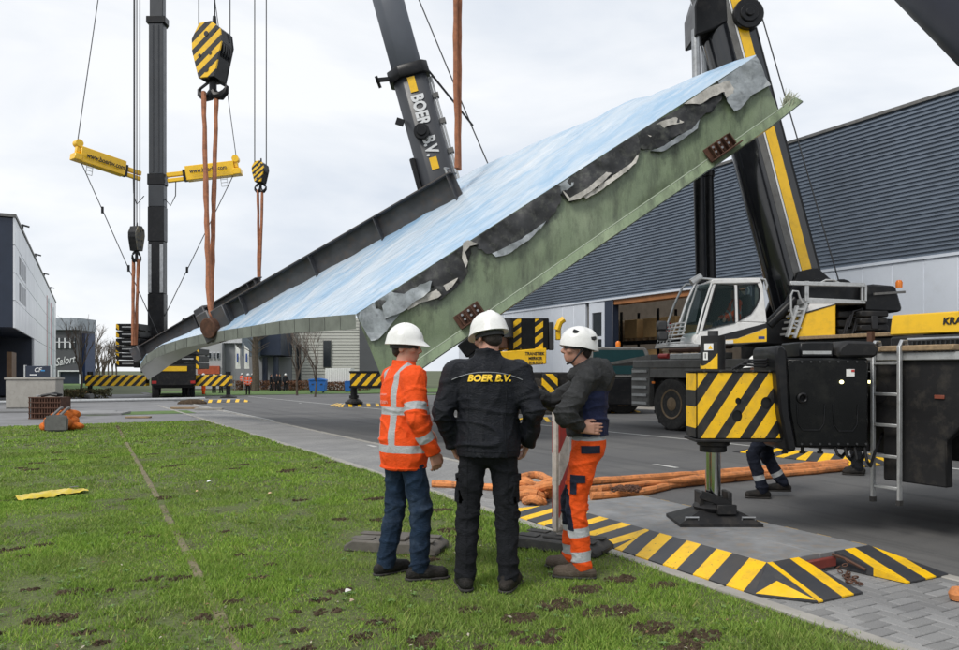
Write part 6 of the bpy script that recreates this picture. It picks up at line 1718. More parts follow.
sling('left strand of the orange sling beside the lettered boom', [W(453.5, -160, 18.7), W(457, 168, 18.5)], .062, m_slingdark, .01, g)
sling('right strand of the orange sling beside the lettered boom', [W(460.5, -160, 18.9), W(458.5, 170, 18.6)], .062, m_slingdark, .01, g)
for k, (pts, m_) in enumerate([
    ([(404, 306), (418, 296), (434, 291), (446, 284), (458, 278), (452, 287), (438, 298), (422, 302), (408, 310)], m_torn), ([(492, 253), (506, 247), (522, 239), (534, 230), (546, 221), (540, 230), (526, 242), (510, 253), (496, 257)], m_greyfilm),
    ([(582, 196), (598, 186), (614, 175), (630, 164), (640, 152), (636, 163), (618, 178), (600, 191), (586, 199)], m_torn), ([(650, 151), (664, 146), (678, 136), (692, 129), (700, 119), (698, 128), (680, 141), (664, 151)], m_greyfilm)]):
    wall_patch('torn_layer', pts, m_, .10, 20 + k, .8)

# ================================================================== PEOPLE (bodies grown from a distance field)
class Sdf:
    def __init__(s, lo, hi, h):
        s.lo = np.array(lo, np.float32); s.h = h
        n = np.ceil((np.array(hi) - s.lo) / h).astype(int) + 2
        s.ax = [(s.lo[i] + h * np.arange(n[i])).astype(np.float32) for i in range(3)]
        s.v = np.full(tuple(n), 1.0, np.float32)
    def grid(s, lo, hi):
        sl = []
        for i in range(3):
            a = int(max(0, np.floor((lo[i] - s.lo[i]) / s.h))); b = int(min(len(s.ax[i]), np.ceil((hi[i] - s.lo[i]) / s.h) + 1))
            if b <= a: return None, None
            sl.append(slice(a, b))
        return tuple(sl), np.meshgrid(s.ax[0][sl[0]], s.ax[1][sl[1]], s.ax[2][sl[2]], indexing='ij', sparse=True)
    def put(s, f, lo, hi, k=.02, op='u'):
        m = .04 + k
        sl, g = s.grid([a - m for a in lo], [a + m for a in hi])
        if sl is None: return
        d = f(*g); a = s.v[sl]
        if op == 'u':
            hh = np.clip(.5 + .5 * (a - d) / k, 0, 1)
            s.v[sl] = a + (d - a) * hh - k * hh * (1 - hh)
        elif op == 'max': s.v[sl] = np.maximum(a, d)
        elif op == 'sub':
            d = -d; hh = np.clip(.5 - .5 * (a - d) / k, 0, 1)
            s.v[sl] = a + (d - a) * hh + k * hh * (1 - hh)
    def cone(s, a, b, r0, r1, k=.02, op='u'):
        a = np.array(a, float); b = np.array(b, float); ab = b - a; L2 = max(float(ab @ ab), 1e-9)
        def f(x, y, z):
            px, py, pz = x - a[0], y - a[1], z - a[2]
            t = np.clip((px * ab[0] + py * ab[1] + pz * ab[2]) / L2, 0, 1)
            return np.sqrt((px - ab[0] * t) ** 2 + (py - ab[1] * t) ** 2 + (pz - ab[2] * t) ** 2) - (r0 + (r1 - r0) * t)
        r = max(r0, r1)
        s.put(f, np.minimum(a, b) - r, np.maximum(a, b) + r, k, op)
    def ell(s, c, r, k=.02, op='u', m=None):
        c = np.array(c, float); r_ = np.array(r, float)
        def f(x, y, z):
            px, py, pz = x - c[0], y - c[1], z - c[2]
            if m is not None:
                px, py, pz = (m[0][0] * px + m[1][0] * py + m[2][0] * pz, m[0][1] * px + m[1][1] * py + m[2][1] * pz, m[0][2] * px + m[1][2] * py + m[2][2] * pz)
            k0 = np.sqrt((px / r_[0]) ** 2 + (py / r_[1]) ** 2 + (pz / r_[2]) ** 2)
            k1 = np.sqrt((px / r_[0] ** 2) ** 2 + (py / r_[1] ** 2) ** 2 + (pz / r_[2] ** 2) ** 2) + 1e-6
            return k0 * (k0 - 1) / k1
        R_ = max(r) if m is not None else r_
        s.put(f, c - R_, c + R_, k, op)
    def cut(s, p, n, c=None, rad=None):
        """remove the side of the plane that n points to"""
        p = np.array(p, float); n = np.array(n, float); n = n / np.linalg.norm(n)
        def f(x, y, z): return (x - p[0]) * n[0] + (y - p[1]) * n[1] + (z - p[2]) * n[2]
        if c is None: s.put(f, s.lo, [a[-1] for a in s.ax], 0, 'max')
        else: s.put(f, np.array(c) - rad, np.array(c) + rad, 0, 'max')
    def mesh(s):
        v = s.v; ins = v < 0
        nx, ny, nz = v.shape
        corners = [(i, j, k) for i in (0, 1) for j in (0, 1) for k in (0, 1)]
        cnt = np.zeros((nx - 1, ny - 1, nz - 1), np.int8)
        for i, j, k in corners: cnt += ins[i:nx - 1 + i, j:ny - 1 + j, k:nz - 1 + k]
        cells = np.argwhere((cnt > 0) & (cnt < 8))
        idx = np.full(cnt.shape, -1, np.int64); idx[tuple(cells.T)] = np.arange(len(cells))
        acc = np.zeros((len(cells), 3)); num = np.zeros(len(cells))
        cv = {c: v[cells[:, 0] + c[0], cells[:, 1] + c[1], cells[:, 2] + c[2]].astype(float) for c in corners}
        for a in corners:
            for ax in range(3):
                if a[ax]: continue
                b = list(a); b[ax] = 1; b = tuple(b)
                va, vb = cv[a], cv[b]; m = (va < 0) != (vb < 0)
                t = np.where(m, va / np.where(m, va - vb, 1), 0)
                for q in range(3): acc[:, q] += np.where(m, a[q] + (t if q == ax else 0), 0)
                num += m
        P = (acc / np.maximum(num, 1)[:, None] + cells) * s.h + s.lo
        F = []
        for ax in range(3):
            o = [(1, 2), (2, 0), (0, 1)][ax]
            sa = [slice(None)] * 3; sb = [slice(None)] * 3; sa[ax] = slice(0, -1); sb[ax] = slice(1, None)
            A = ins[tuple(sa)]; Bm = ins[tuple(sb)]
            e = np.argwhere(A != Bm)
            e = e[(e[:, o[0]] > 0) & (e[:, o[1]] > 0) & (e[:, o[0]] < v.shape[o[0]] - 1) & (e[:, o[1]] < v.shape[o[1]] - 1)]
            flip = A[tuple(e.T)]
            d0 = np.zeros(3, int); d0[o[0]] = 1; d1 = np.zeros(3, int); d1[o[1]] = 1
            q = [idx[tuple((e - x).T)] for x in (d0 + d1, d1, d0 * 0, d0)]
            q = np.stack(q, 1); q[~flip] = q[~flip][:, ::-1]
            F.append(q)
        F = np.concatenate(F); F = F[(F >= 0).all(1)]
        return P, F
def to_mesh(name, P, F, mat, parent, mat4=None, fold=None, attrs=None):
    me = bpy.data.meshes.new(name)
    P = np.asarray(P, np.float32); n = len(F)
    me.vertices.add(len(P)); me.vertices.foreach_set('co', P.ravel())
    me.loops.add(n * 4); me.loops.foreach_set('vertex_index', F.astype(np.int32).ravel())
    me.polygons.add(n); me.polygons.foreach_set('loop_start', np.arange(0, n * 4, 4, dtype=np.int32)); me.polygons.foreach_set('loop_total', np.full(n, 4, np.int32))
    me.update(); me.validate()
    if fold is not None:
        N_ = np.zeros(len(P) * 3, np.float32); me.vertices.foreach_get('normal', N_); N_ = N_.reshape(-1, 3)
        P = P + N_ * fold(P)[:, None]
        me.vertices.foreach_set('co', P.astype(np.float32).ravel()); me.update()
    me.polygons.foreach_set('use_smooth', [True] * len(me.polygons))
    for k, vals in (attrs or {}).items():
        a = me.attributes.new(k, 'FLOAT', 'POINT'); a.data.foreach_set('value', np.asarray(vals, np.float32))
    for m in (mat if isinstance(mat, list) else [mat]): me.materials.append(m)
    return add_obj(name, me, parent, mat4)
def smooth_noise(P, seed, f):
    r = np.random.default_rng(seed); s = np.zeros(len(P))
    for k in range(7):
        d = r.normal(size=3); d /= np.linalg.norm(d)
        d2 = r.normal(size=3); d2 /= np.linalg.norm(d2)
        s += np.sin((P @ d) * f * r.uniform(.6, 1.5) + 1.6 * np.sin((P @ d2) * f * .5 + r.uniform(0, 6)) + r.uniform(0, 6)) / 7
    return s
def ridge(P, seed, f): return np.exp(-(smooth_noise(P, seed, f) / .11) ** 2) - .25

def cloth(name, col, rough=.8, bump=.25, var=.2, sheen=0.0, attr=False, col2=None, attr2=None, worn=None):
    m, nt, N, L, b = nodes_of(name)
    n = obj_noise(nt, 7, 5, .6)
    c = ramp(nt, n.outputs['Fac'], [(.3, sc(col, 1 - var)), (.7, sc(col, 1 + var))]).outputs['Color']
    if worn is not None:
        n2 = obj_noise(nt, 4.5, 6, .7)
        f = ramp(nt, n2.outputs['Fac'], [(.5, (0, 0, 0)), (.75, (.7,) * 3)]).outputs['Color']
        c = mixc(nt, f, c, worn)
    if attr:
        at = N.new('ShaderNodeAttribute'); at.attribute_name = 'band'
        lt = N.new('ShaderNodeMath'); lt.operation = 'LESS_THAN'; lt.inputs[1].default_value = 0; L.new(at.outputs['Fac'], lt.inputs[0])
        c = mixc(nt, lt.outputs[0], c, col2 or (.42, .44, .45))
    if attr2:
        at = N.new('ShaderNodeAttribute'); at.attribute_name = 'patch'
        lt = N.new('ShaderNodeMath'); lt.operation = 'LESS_THAN'; lt.inputs[1].default_value = 0; L.new(at.outputs['Fac'], lt.inputs[0])
        c = mixc(nt, lt.outputs[0], c, attr2)
    L.new(c, b.inputs['Base Color']); b.inputs['Roughness'].default_value = rough
    b.inputs['Sheen Weight'].default_value = sheen; b.inputs['Specular IOR Level'].default_value = .22
    nb = obj_noise(nt, 15, 6, .62, (1, 1, 2.2)); nb.inputs['Distortion'].default_value = 1.2
    rd = ramp(nt, nb.outputs['Fac'], [(.40, (0, 0, 0)), (.50, (1, 1, 1)), (.60, (0, 0, 0))]).outputs['Color']
    nw = obj_noise(nt, 420, 2, .5)
    add_bump(nt, b, mixc(nt, .25, rd, nw.outputs['Fac']), bump * 1.5, .012)
    return m
m_skin = M('skin', (0.46, 0.24, 0.17), .5, 0, .12, 14)
_n = m_skin.node_tree.nodes['Principled BSDF']; _n.inputs['Subsurface Weight'].default_value = .08; _n.inputs['Subsurface Radius'].default_value = (.01, .004, .002)
m_hair = M('dark_brown_hair', (0.022, 0.016, 0.012), .6, 0, .4, 60, bump=.6, bscale=220)
m_helmet = M('white_helmet_shell', (0.74, 0.74, 0.72), .28, 0, .05, 6, dirt=(.42, .39, .34), dirt_amt=.35)
m_eye = M('eye_white', (.55, .52, .5), .2, 0, .02, 3); m_iris = M('iris', (.02, .015, .012), .2)
m_lip = M('lips', (.33, .13, .10), .5, 0, .1, 10)
m_boot = cloth('dark_leather_boot', (.014, .013, .012), .5, .3, .3, worn=(.055, .042, .033))
m_tanboot = cloth('dusty_tan_boot', (.11, .085, .066), .75, .4, .3, worn=(.2, .17, .14))
m_sole = M('boot_sole', (.035, .032, .03), .85, 0, .2, 8)
m_hivis = cloth('orange_hivis_jacket', (.86, .088, .010), .6, .3, .10, attr=True)
m_hivistr = cloth('orange_hivis_trousers', (.84, .095, .010), .65, .35, .12, attr=True, attr2=(.012, .016, .035))
m_blackjk = cloth('black_softshell', (.0085, .010, .0145), .55, .3, .25)
m_blacktr = cloth('black_work_trousers', (.009, .010, .013), .8, .35, .25)
m_jeans = cloth('dark_blue_denim', (.012, .026, .052), .85, .35, .35, worn=(.07, .10, .15))
m_hoodie = cloth('charcoal_hoodie', (.028, .029, .030), .6, .35, .3, attr2=(.014, .02, .06))
m_navytr = cloth('navy_work_trousers', (.010, .013, .024), .8, .3, .2, attr=True)
m_darkjk = cloth('dark_jacket', (.012, .013, .017), .8, .3, .2)

def V3(*a): return np.array(a, float)
DEF = dict(hipL=(-.095, 0, .93), hipR=(.095, 0, .93), kneeL=(-.11, .02, .51), kneeR=(.11, .02, .51), ankL=(-.12, -.03, .09), ankR=(.12, -.03, .09),
           toeL=-8, toeR=8, pelvis=(0, 0, .98), chest=(0, 0, 1.30), shL=(-.19, -.01, 1.45), shR=(.19, -.01, 1.45), neck=(0, -.015, 1.50), head=(0, .012, 1.68),
           elL=(-.26, -.03, 1.17), elR=(.26, -.03, 1.17), wrL=(-.25, .07, .93), wrR=(.25, .07, .93), hyaw=0, hpitch=0, hemz=.84, jf=1.0,
           handL=((-.05, .25, -1), (1, 0, 0), (0, 1, .2)), handR=((.05, .25, -1), (-1, 0, 0), (0, 1, .2)), curlL=.45, curlR=.45)
def hand(S, wr, d, n, th, sc_, curl, fine):
    d = np.array(d, float); d /= np.linalg.norm(d)
    n = np.array(n, float); n -= d * (n @ d); n /= np.linalg.norm(n)
    t = np.array(th, float); t -= d * (t @ d); t -= n * (t @ n); t /= np.linalg.norm(t)
    k = sc_
    if not fine:
        S.cone(wr, wr + d * .09 * k, .035 * k, .03 * k); S.cone(wr + d * .08 * k, wr + (d * .15 + n * .05) * k, .03 * k, .02 * k); return
    for q in (-.029, -.0095, .010, .029):
        S.cone(wr + d * .0 * k + t * q * .7 * k, wr + d * .09 * k + t * q * k, .0165 * k, .0125 * k, .012 * k)
    for q, L in ((-.031, .80), (-.0105, .98), (.0105, 1.03), (.031, .93)):
        p = wr + (d * .09 + t * q) * k; a = .12; dirv = d + t * q * 2
        dirv = dirv / np.linalg.norm(dirv)
        for seg, r0, r1 in ((.043, .0105, .0095), (.028, .0095, .0085), (.022, .0085, .007)):
            a += curl * (1.0 if seg > .04 else 1.15)
            dd = dirv * math.cos(a) + n * math.sin(a)
            e = p + dd * seg * L * k
            S.cone(p, e, r0 * k, r1 * k, .005 * k); p = e
    b0 = wr + (d * .018 + t * .026) * k; b1 = b0 + (d * .035 + t * .026 + n * .012) * k; b2 = b1 + (d * .036 + t * .006 + n * .014) * k; b3 = b2 + (d * .026 - t * .004 + n * .012) * k
    S.cone(b0, b1, .017 * k, .0135 * k, .012 * k); S.cone(b1, b2, .0125 * k, .011 * k, .006 * k); S.cone(b2, b3, .011 * k, .008 * k, .005 * k)

def person(label, base, heading, H, pose, top, bot, boots, h=.008, fine=True, group=None, helmet='cap', hood=False, bands=None, tbands=None, patch=None, tpatch=None, hairm=None, skin=None, only_legs=False, belly=0.0):
    """heading: degrees clockwise from the camera's forward direction; pose joints are for a 1.80 m person"""
    t = thing('person', label, 'person', base, -YAW - R(heading), group)
    J = dict(DEF); J.update(pose)
    k = H / 1.80
    def j(n): return np.array(J[n], float) * k
    pts = [j(n) for n in J if isinstance(J[n], tuple) and len(J[n]) == 3 and not isinstance(J[n][0], tuple)]
    lo = np.min(pts, 0) - .24; hi = np.max(pts, 0) + .24; lo[2] = -.02; hi[2] = max(hi[2], j('head')[2] + .16)
    hp = j('head'); nk = j('neck')
    HM3 = Matrix.Rotation(-R(J['hyaw']), 3, 'Z') @ Matrix.Rotation(-R(J['hpitch']), 3, 'X')
    HM = HM3.to_4x4(); HM.translation = Vector(hp)
    mm = [[HM3[a][b] for b in range(3)] for a in range(3)]
    def hd(x, y, z): return np.array(Vector(hp) + HM3 @ Vector((x * k, y * k, z * k)))
    # ---------------- body
    S = Sdf(lo, hi, h)
    for s_ in 'LR':
        S.cone(j('hip' + s_), j('knee' + s_), .070 * k, .050 * k); S.cone(j('knee' + s_), j('ank' + s_), .050 * k, .038 * k)
        a = R(J['toe' + s_]); fd = V3(math.sin(a), math.cos(a), 0)
        S.cone(j('ank' + s_) + V3(0, 0, -.03), j('ank' + s_) + fd * .14 * k + V3(0, 0, -.045 * k), .035 * k, .025 * k)
        S.cone(j('chest') + V3(0, 0, .08 * k), j('sh' + s_), .08 * k, .05 * k)
        S.cone(j('sh' + s_), j('el' + s_), .047 * k, .040 * k); S.cone(j('el' + s_), j('wr' + s_), .040 * k, .028 * k)
        hd_ = J['hand' + s_]
        hand(S, j('wr' + s_), *hd_, k, J['curl' + s_], fine)
    S.ell(j('pelvis'), (.13 * k, .09 * k, .10 * k)); S.cone(j('pelvis'), j('chest'), .10 * k, .11 * k, .05); S.ell(j('chest'), (.14 * k, .09 * k, .17 * k), .05)
    S.cone(nk, hd(0, -.012, -.07), .060 * k, .056 * k, .03)
    S.ell(hd(0, -.016, .034), (.076 * k, .096 * k, .088 * k), .02, 'u', mm)
    S.ell(hd(0, .026, -.045), (.056 * k, .068 * k, .070 * k), .035, 'u', mm)
    S.ell(hd(0, .060, -.085), (.026 * k, .024 * k, .024 * k), .02, 'u', mm)
    if fine:
        S.ell(hd(0, .082, .022), (.045 * k, .012 * k, .010 * k), .015, 'u', mm)
        for s_ in (-1, 1):
            S.ell(hd(s_ * .034, .098, .004), (.020 * k, .016 * k, .012 * k), .010, 'sub', mm)
            S.ell(hd(s_ * .045, .066, -.025), (.022 * k, .022 * k, .020 * k), .02, 'u', mm)
            S.ell(hd(s_ * .079, -.010, -.012), (.011 * k, .021 * k, .033 * k), .006, 'u', mm)
            S.ell(hd(s_ * .086, -.004, -.008), (.006 * k, .011 * k, .018 * k), .006, 'sub', mm)
        S.cone(hd(0, .090, .008), hd(0, .112, -.030), .008 * k, .013 * k, .012)
        S.ell(hd(0, .098, -.038), (.020 * k, .012 * k, .009 * k), .008, 'u', mm)
        S.ell(hd(0, .088, -.060), (.024 * k, .010 * k, .006 * k), .006, 'u', mm)
        S.ell(hd(0, .086, -.071), (.021 * k, .010 * k, .007 * k), .006, 'u', mm)
        S.ell(hd(0, .102, -.0655), (.022 * k, .010 * k, .0022 * k), .003, 'sub', mm)
    P_, F_ = S.mesh()
    body = to_mesh('body', P_, F_, skin or m_skin, t)
    if fine:
        for s_ in (-1, 1):
            ey = MB().lathe([(.0005, .0115), (.007, .0092), (.0105, .004), (.0115, 0), (.008, -.008)], (s_ * .033 * k, .072 * k, .004 * k), (s_ * .15, 1, 0), 12).build('eye', m_eye, t, mat4=HM, smooth=True)
            MB().lathe([(.0005, .0122), (.0045, .0112), (.0052, .0098)], (s_ * .033 * k, .0725 * k, .004 * k), (s_ * .15, 1, 0), 10).build('iris', m_iris, ey, smooth=True)
    # ---------------- hair
    Sh = Sdf(hp - .16 * k, hp + .17 * k, max(h * .9, .007))
    Sh.ell(hd(0, -.018, .036), (.083 * k, .102 * k, .094 * k), .01, 'u', mm)
    Sh.ell(hd(0, -.06, -.03), (.062 * k, .045 * k, .05 * k), .02, 'u', mm)
    Sh.cut(hd(0, .035, .04), HM3 @ Vector((0, 1, -.55))); Sh.cut(hd(0, 0, -.055), HM3 @ Vector((0, .5, -1)))
    P_, F_ = Sh.mesh()
    if len(F_): to_mesh('hair', P_, F_, hairm or m_hair, t, fold=lambda P: .0025 * smooth_noise(P, 3, 160))
    # ---------------- trousers
    S = Sdf(lo, np.minimum(hi, (9, 9, 1.2 * k)), h * 1.15)
    S.ell(j('pelvis') + V3(0, -.01, -.02) * k, (.172 * k, (.130 + belly * .3) * k, .15 * k), .03)
    for s_ in 'LR':
        S.cone(j('hip' + s_) + V3(0, 0, -.01), j('knee' + s_), .100 * k, .079 * k, .035); S.cone(j('knee' + s_), j('ank' + s_) + V3(0, 0, .0), .079 * k, .070 * k, .02)
        S.ell(j('hip' + s_) + V3(0, -.035 * k, .0), (.080 * k, .075 * k, .10 * k), .04)
    S.cut((0, 0, 1.06 * k), (0, 0, 1))
    for s_ in 'LR':
        S.cut(j('ank' + s_) + V3(0, 0, -.035 * k), j('ank' + s_) - j('knee' + s_), j('ank' + s_), .11 * k)
    P_, F_ = S.mesh()
    kz = [j('kneeL'), j('kneeR')]; az = [j('ankL'), j('ankR')]
    def tf(P):
        dk = np.minimum(np.linalg.norm(P - kz[0], axis=1), np.linalg.norm(P - kz[1], axis=1)); da = np.minimum(np.linalg.norm(P - az[0], axis=1), np.linalg.norm(P - az[1], axis=1))
        Pq = P * np.array([1, 1, 2.0])
        return .004 * smooth_noise(P, 5, 22) + .014 * np.exp(-(dk / .16) ** 2) * ridge(Pq, 6, 20) + .018 * np.exp(-(da / .14) ** 2) * ridge(P * np.array([.5, .5, 2.4]), 7, 26) + .008 * ridge(Pq, 8, 12) + .005 * ridge(P, 18, 22) - .002
    at = {}
    def legdist(P):
        out = []
        for s_ in 'LR':
            a, b = j('knee' + s_), j('ank' + s_); ab = b - a
            out.append(((P - a) @ ab) / (ab @ ab))
        return np.where(np.linalg.norm(P - j('kneeL') * np.array([1, 1, 0]) - np.stack([0 * P[:, 0], 0 * P[:, 0], P[:, 2]], 1), axis=1) < np.linalg.norm(P - j('kneeR') * np.array([1, 1, 0]) - np.stack([0 * P[:, 0], 0 * P[:, 0], P[:, 2]], 1), axis=1), out[0], out[1])
    if bot in (m_hivistr, m_navytr):
        b_ = np.full(len(P_), 1.0)
        for (kind, c0, hw) in (tbands or []):
            q = np.abs((legdist(P_) if kind == 'leg' else P_[:, 2] / k) - c0) - hw
            b_ = np.minimum(b_, q)
        at['band'] = b_; at['patch'] = tpatch(P_ / k) if tpatch else np.full(len(P_), 1.0)
    to_mesh('trousers', P_, F_, bot, t, fold=tf, attrs=at)
    # ---------------- boots
    for s_ in 'LR':
        a = R(J['toe' + s_]); fd = V3(math.sin(a), math.cos(a), 0); an = j('ank' + s_); z0 = an[2] - .09 * k
        S = Sdf(an - .32 * k, an + .32 * k, h)
        g = an.copy(); g[2] = z0
        S.cone(an + V3(0, 0, .05 * k), an - fd * .01 * k + V3(0, 0, -.02), .056 * k, .056 * k, .02)
        S.cone(g - fd * .055 * k + V3(0, 0, .045 * k), g + fd * .06 * k + V3(0, 0, .05 * k), .046 * k, .052 * k, .02)
        S.cone(g + fd * .06 * k + V3(0, 0, .055 * k), g + fd * .165 * k + V3(0, 0, .042 * k), .05 * k, .048 * k, .03)
        S.cut((0, 0, z0 + .018 * k), (0, 0, -1)); S.cut(an + V3(0, 0, .07 * k), (0, 0, 1))
        P_, F_ = S.mesh()
        bo = to_mesh('boot', P_, F_, boots, t, fold=lambda P: .002 * smooth_noise(P, 9, 60))
        S = Sdf(an - .32 * k, an + .32 * k, h)
        S.cone(g - fd * .055 * k + V3(0, 0, .03 * k), g + fd * .17 * k + V3(0, 0, .03 * k), .052 * k, .056 * k, .02)
        S.cut((0, 0, z0 + .022 * k), (0, 0, 1)); S.cut((0, 0, z0 + .001), (0, 0, -1))
        P_, F_ = S.mesh(); to_mesh('sole', P_, F_, m_sole, bo)
    # ---------------- jacket
    S = Sdf(np.maximum(lo, (-9, -9, .6 * k)), np.minimum(hi, (9, 9, 1.68 * k)), h * 1.15)
    jf = J['jf']; ch = j('chest'); pe = j('pelvis')
    S.ell(ch + V3(0, -.005, .02) * k, (.195 * k * jf, .138 * k * jf, .24 * k), .05); S.ell((ch + pe) / 2 + V3(0, .01 + belly * .3, .0) * k, (.180 * k * jf, (.135 + belly) * k * jf, .22 * k), .06)
    S.ell(pe + V3(0, -.005, -.02) * k, (.190 * k * jf, .158 * k * jf, .34 * k), .06)
    S.cone(j('shL'), j('shR'), .080 * k, .080 * k, .05)
    S.cone(nk + V3(0, 0, -.04 * k), j('shL'), .085 * k, .07 * k, .04); S.cone(nk + V3(0, 0, -.04 * k), j('shR'), .085 * k, .07 * k, .04)
    S.cone(nk + V3(0, -.005, -.05) * k, (nk + V3(0, .008, .10) * k), .094 * k, .086 * k, .02)
    nd = V3(*(np.array(hd(0, -.012, -.07)) - nk)); S.cut(nk + V3(0, 0, (.07 if hood else .078) * k), nd * .6 + V3(0, .12, 1) * np.linalg.norm(nd))
    S.cut((0, 0, J['hemz'] * k), (0, 0, -1))
    if hood:
        S.cone(nk + V3(-.08, -.07, .02) * k, nk + V3(.08, -.07, .02) * k, .085 * k, .085 * k, .03); S.ell(nk + V3(0, -.13, -.03) * k, (.14 * k, .085 * k, .13 * k), .03)
        S.cone(nk + V3(-.075, -.02, .01) * k, nk + V3(-.05, .07, -.03) * k, .066 * k, .055 * k, .02); S.cone(nk + V3(.085, -.02, .02) * k, nk + V3(.05, .085, -.03) * k, .066 * k, .055 * k, .02)
    tor = S.v.copy(); S.v = np.full(tor.shape, 1.0, np.float32)
    for s_ in 'LR':
        sh, el, wr = j('sh' + s_), j('el' + s_), j('wr' + s_)
        S.cone(sh, el, .083 * k * jf, .070 * k, .045); S.cone(el, wr, .070 * k, .052 * k, .025)
        S.cut(wr + (wr - el) / np.linalg.norm(wr - el) * .012, wr - el, wr, .085 * k)
    arm_ = S.v; hh_ = np.clip(.5 + .5 * (tor - arm_) / .035, 0, 1)
    S.v = tor + (arm_ - tor) * hh_ - .035 * hh_ * (1 - hh_)
    P_, F_ = S.mesh()
    els = [j('elL'), j('elR')]
    def armfield(P):
        best = np.full(len(P), 9.0); tt = np.zeros(len(P))
        for s_ in 'LR':
            pl = [j('sh' + s_), j('el' + s_), j('wr' + s_)]; off = 0.0
            for a, b in zip(pl[:-1], pl[1:]):
                ab = b - a; q = np.clip(((P - a) @ ab) / (ab @ ab), 0, 1); dd = np.linalg.norm(P - a - q[:, None] * ab, axis=1)
                m_ = dd < best; best = np.where(m_, dd, best); tt = np.where(m_, off + q, tt); off += 1
        return best, tt
    ab_, at_ = armfield(P_)
    tx = np.clip(((P_ - S.lo) / S.h).round().astype(int), 0, np.array(tor.shape) - 1)
    torv = tor[tx[:, 0], tx[:, 1], tx[:, 2]]
    isarm = (torv > .022 * k)
    def jfold(P):
        de = np.minimum(np.linalg.norm(P - els[0], axis=1), np.linalg.norm(P - els[1], axis=1))
        Pz = P * np.array([1, 1, 1.8])
        low = np.exp(-((P[:, 2] - J['hemz'] * k - .10) / .16) ** 2)
        return .004 * smooth_noise(P, 15, 20) + .016 * np.exp(-(de / .16) ** 2) * ridge(Pz, 16, 22) + (.008 + .008 * low) * ridge(Pz, 17, 11) + .006 * ridge(P * np.array([1.4, 1.4, .8]), 18, 20) - .002
    at = {}
    if top in (m_hivis,):
        b_ = np.full(len(P_), 1.0)
        for kind, c0, hw in bands or [('z', 1.22, .028), ('z', .95, .028), ('x', .115, .026), ('arm', .72, .10), ('arm', 1.52, .11)]:
            if kind == 'z': q = np.where(isarm, 1, np.abs(P_[:, 2] / k - c0) - hw)
            elif kind == 'x': q = np.where(isarm, 1, np.maximum(np.abs(np.abs(P_[:, 0] / k) - c0) - hw, .95 - P_[:, 2] / k))
            else: q = np.where(isarm, np.abs(at_ - c0) - hw, 1)
            b_ = np.minimum(b_, q)
        at['band'] = b_
    if top is m_hoodie: at['patch'] = patch(P_ / k, isarm) if patch else np.full(len(P_), 1.0)
    jk = to_mesh('jacket', P_, F_, top, t, fold=jfold, attrs=at)
    # ---------------- helmet
    if helmet:
        mb = MB(); n = 40; rings = []
        ax_, ay_, hh = .118 * k, .140 * k, .125 * k
        if helmet == 'climb': ax_, ay_, hh = .120 * k, .142 * k, .120 * k
        z0 = .045 * k
        prof = [(1.015, -.030), (1.03, -.028), (1.02, 0)] + [(math.cos(R(a)), math.sin(R(a))) for a in range(8, 90, 9)]
        for i, (r_, z_) in enumerate(prof):
            ring = []
            for q in range(n):
                a = 2 * math.pi * q / n; cx, sy = math.cos(a), math.sin(a)
                x, y, z = ax_ * r_ * cx, ay_ * r_ * sy, z_ * (hh if i > 2 else k)
                if helmet == 'cap':
                    if i <= 1:
                        pk = max(0, sy) ** 3; y += pk * .045 * k; z -= pk * .012 * k
                        x *= 1.05; y *= 1.04
                    if i > 3: z += .008 * k * math.exp(-(cx * 6) ** 2) * math.sin(R(90) * min(1, (i - 3) / 5))
                else:
                    drop = .028 * k * max(0, -sy) + .012 * k * abs(cx)
                    if i <= 3: z -= drop
                    if i > 3: z += .006 * k * math.cos(a * 6) * (1 if i < 9 else 0)
                ring.append((x, y - .014 * k, z + z0))
            rings.append(ring)
        V = [p for r_ in rings for p in r_]
        F = [(i * n + q, i * n + (q + 1) % n, (i + 1) * n + (q + 1) % n, (i + 1) * n + q) for i in range(len(rings) - 1) for q in range(n)]
        F.append(tuple((len(rings) - 1) * n + q for q in range(n)))
        inner = [(p[0] * .9, p[1] * .9, p[2] + .004) for p in rings[0]]
        V += inner; m0 = len(rings) * n
        F += [(q, m0 + q, m0 + (q + 1) % n, (q + 1) % n) for q in range(n)]
        F.append(tuple(m0 + n - 1 - q for q in range(n)))
        hl = MB().add(V, F).build('helmet', m_helmet, t, smooth=True, mat4=HM)
        if fine:
            # dark inner band under the rim
            V = []
            for z in (-.012, .045):
                for q in range(28):
                    a = 2 * math.pi * q / 28; V.append((.090 * k * math.cos(a), .112 * k * math.sin(a) - .016 * k, z * k))
            MB().add(V, [(q, (q + 1) % 28, 28 + (q + 1) % 28, 28 + q) for q in range(28)]).build('head_band', m_darkplastic, hl)
            if helmet == 'climb':
                for s_ in (-1, 1):
                    MB().tube([(s_ * .098 * k, -.02 * k, .03 * k), (s_ * .094 * k, .005 * k, -.04 * k), (s_ * .062 * k, .045 * k, -.105 * k), (0, .068 * k, -.122 * k)], .007, 6).build('chin_strap', m_letterblack, hl, smooth=True)
                    MB().tube([(s_ * .09 * k, -.07 * k, .02 * k), (s_ * .094 * k, .005 * k, -.04 * k)], .006, 6).build('chin_strap', m_letterblack, hl, smooth=True)
                    for yy, zz, ang_ in ((.055, .115, .3), (-.075, .075, -.2)):
                        xx = s_ * .118 * k * math.sqrt(max(.05, 1 - (yy / .142) ** 2 - ((zz - .045) / .125) ** 2)) 
                        MB().obox((xx, yy * k - .014 * k, zz * k), (.016 * k, .045 * k, .026 * k), Matrix.Rotation(ang_, 3, 'X')).build('vent', m_letterblack, hl, bevel=.005)
    return t, jk, k

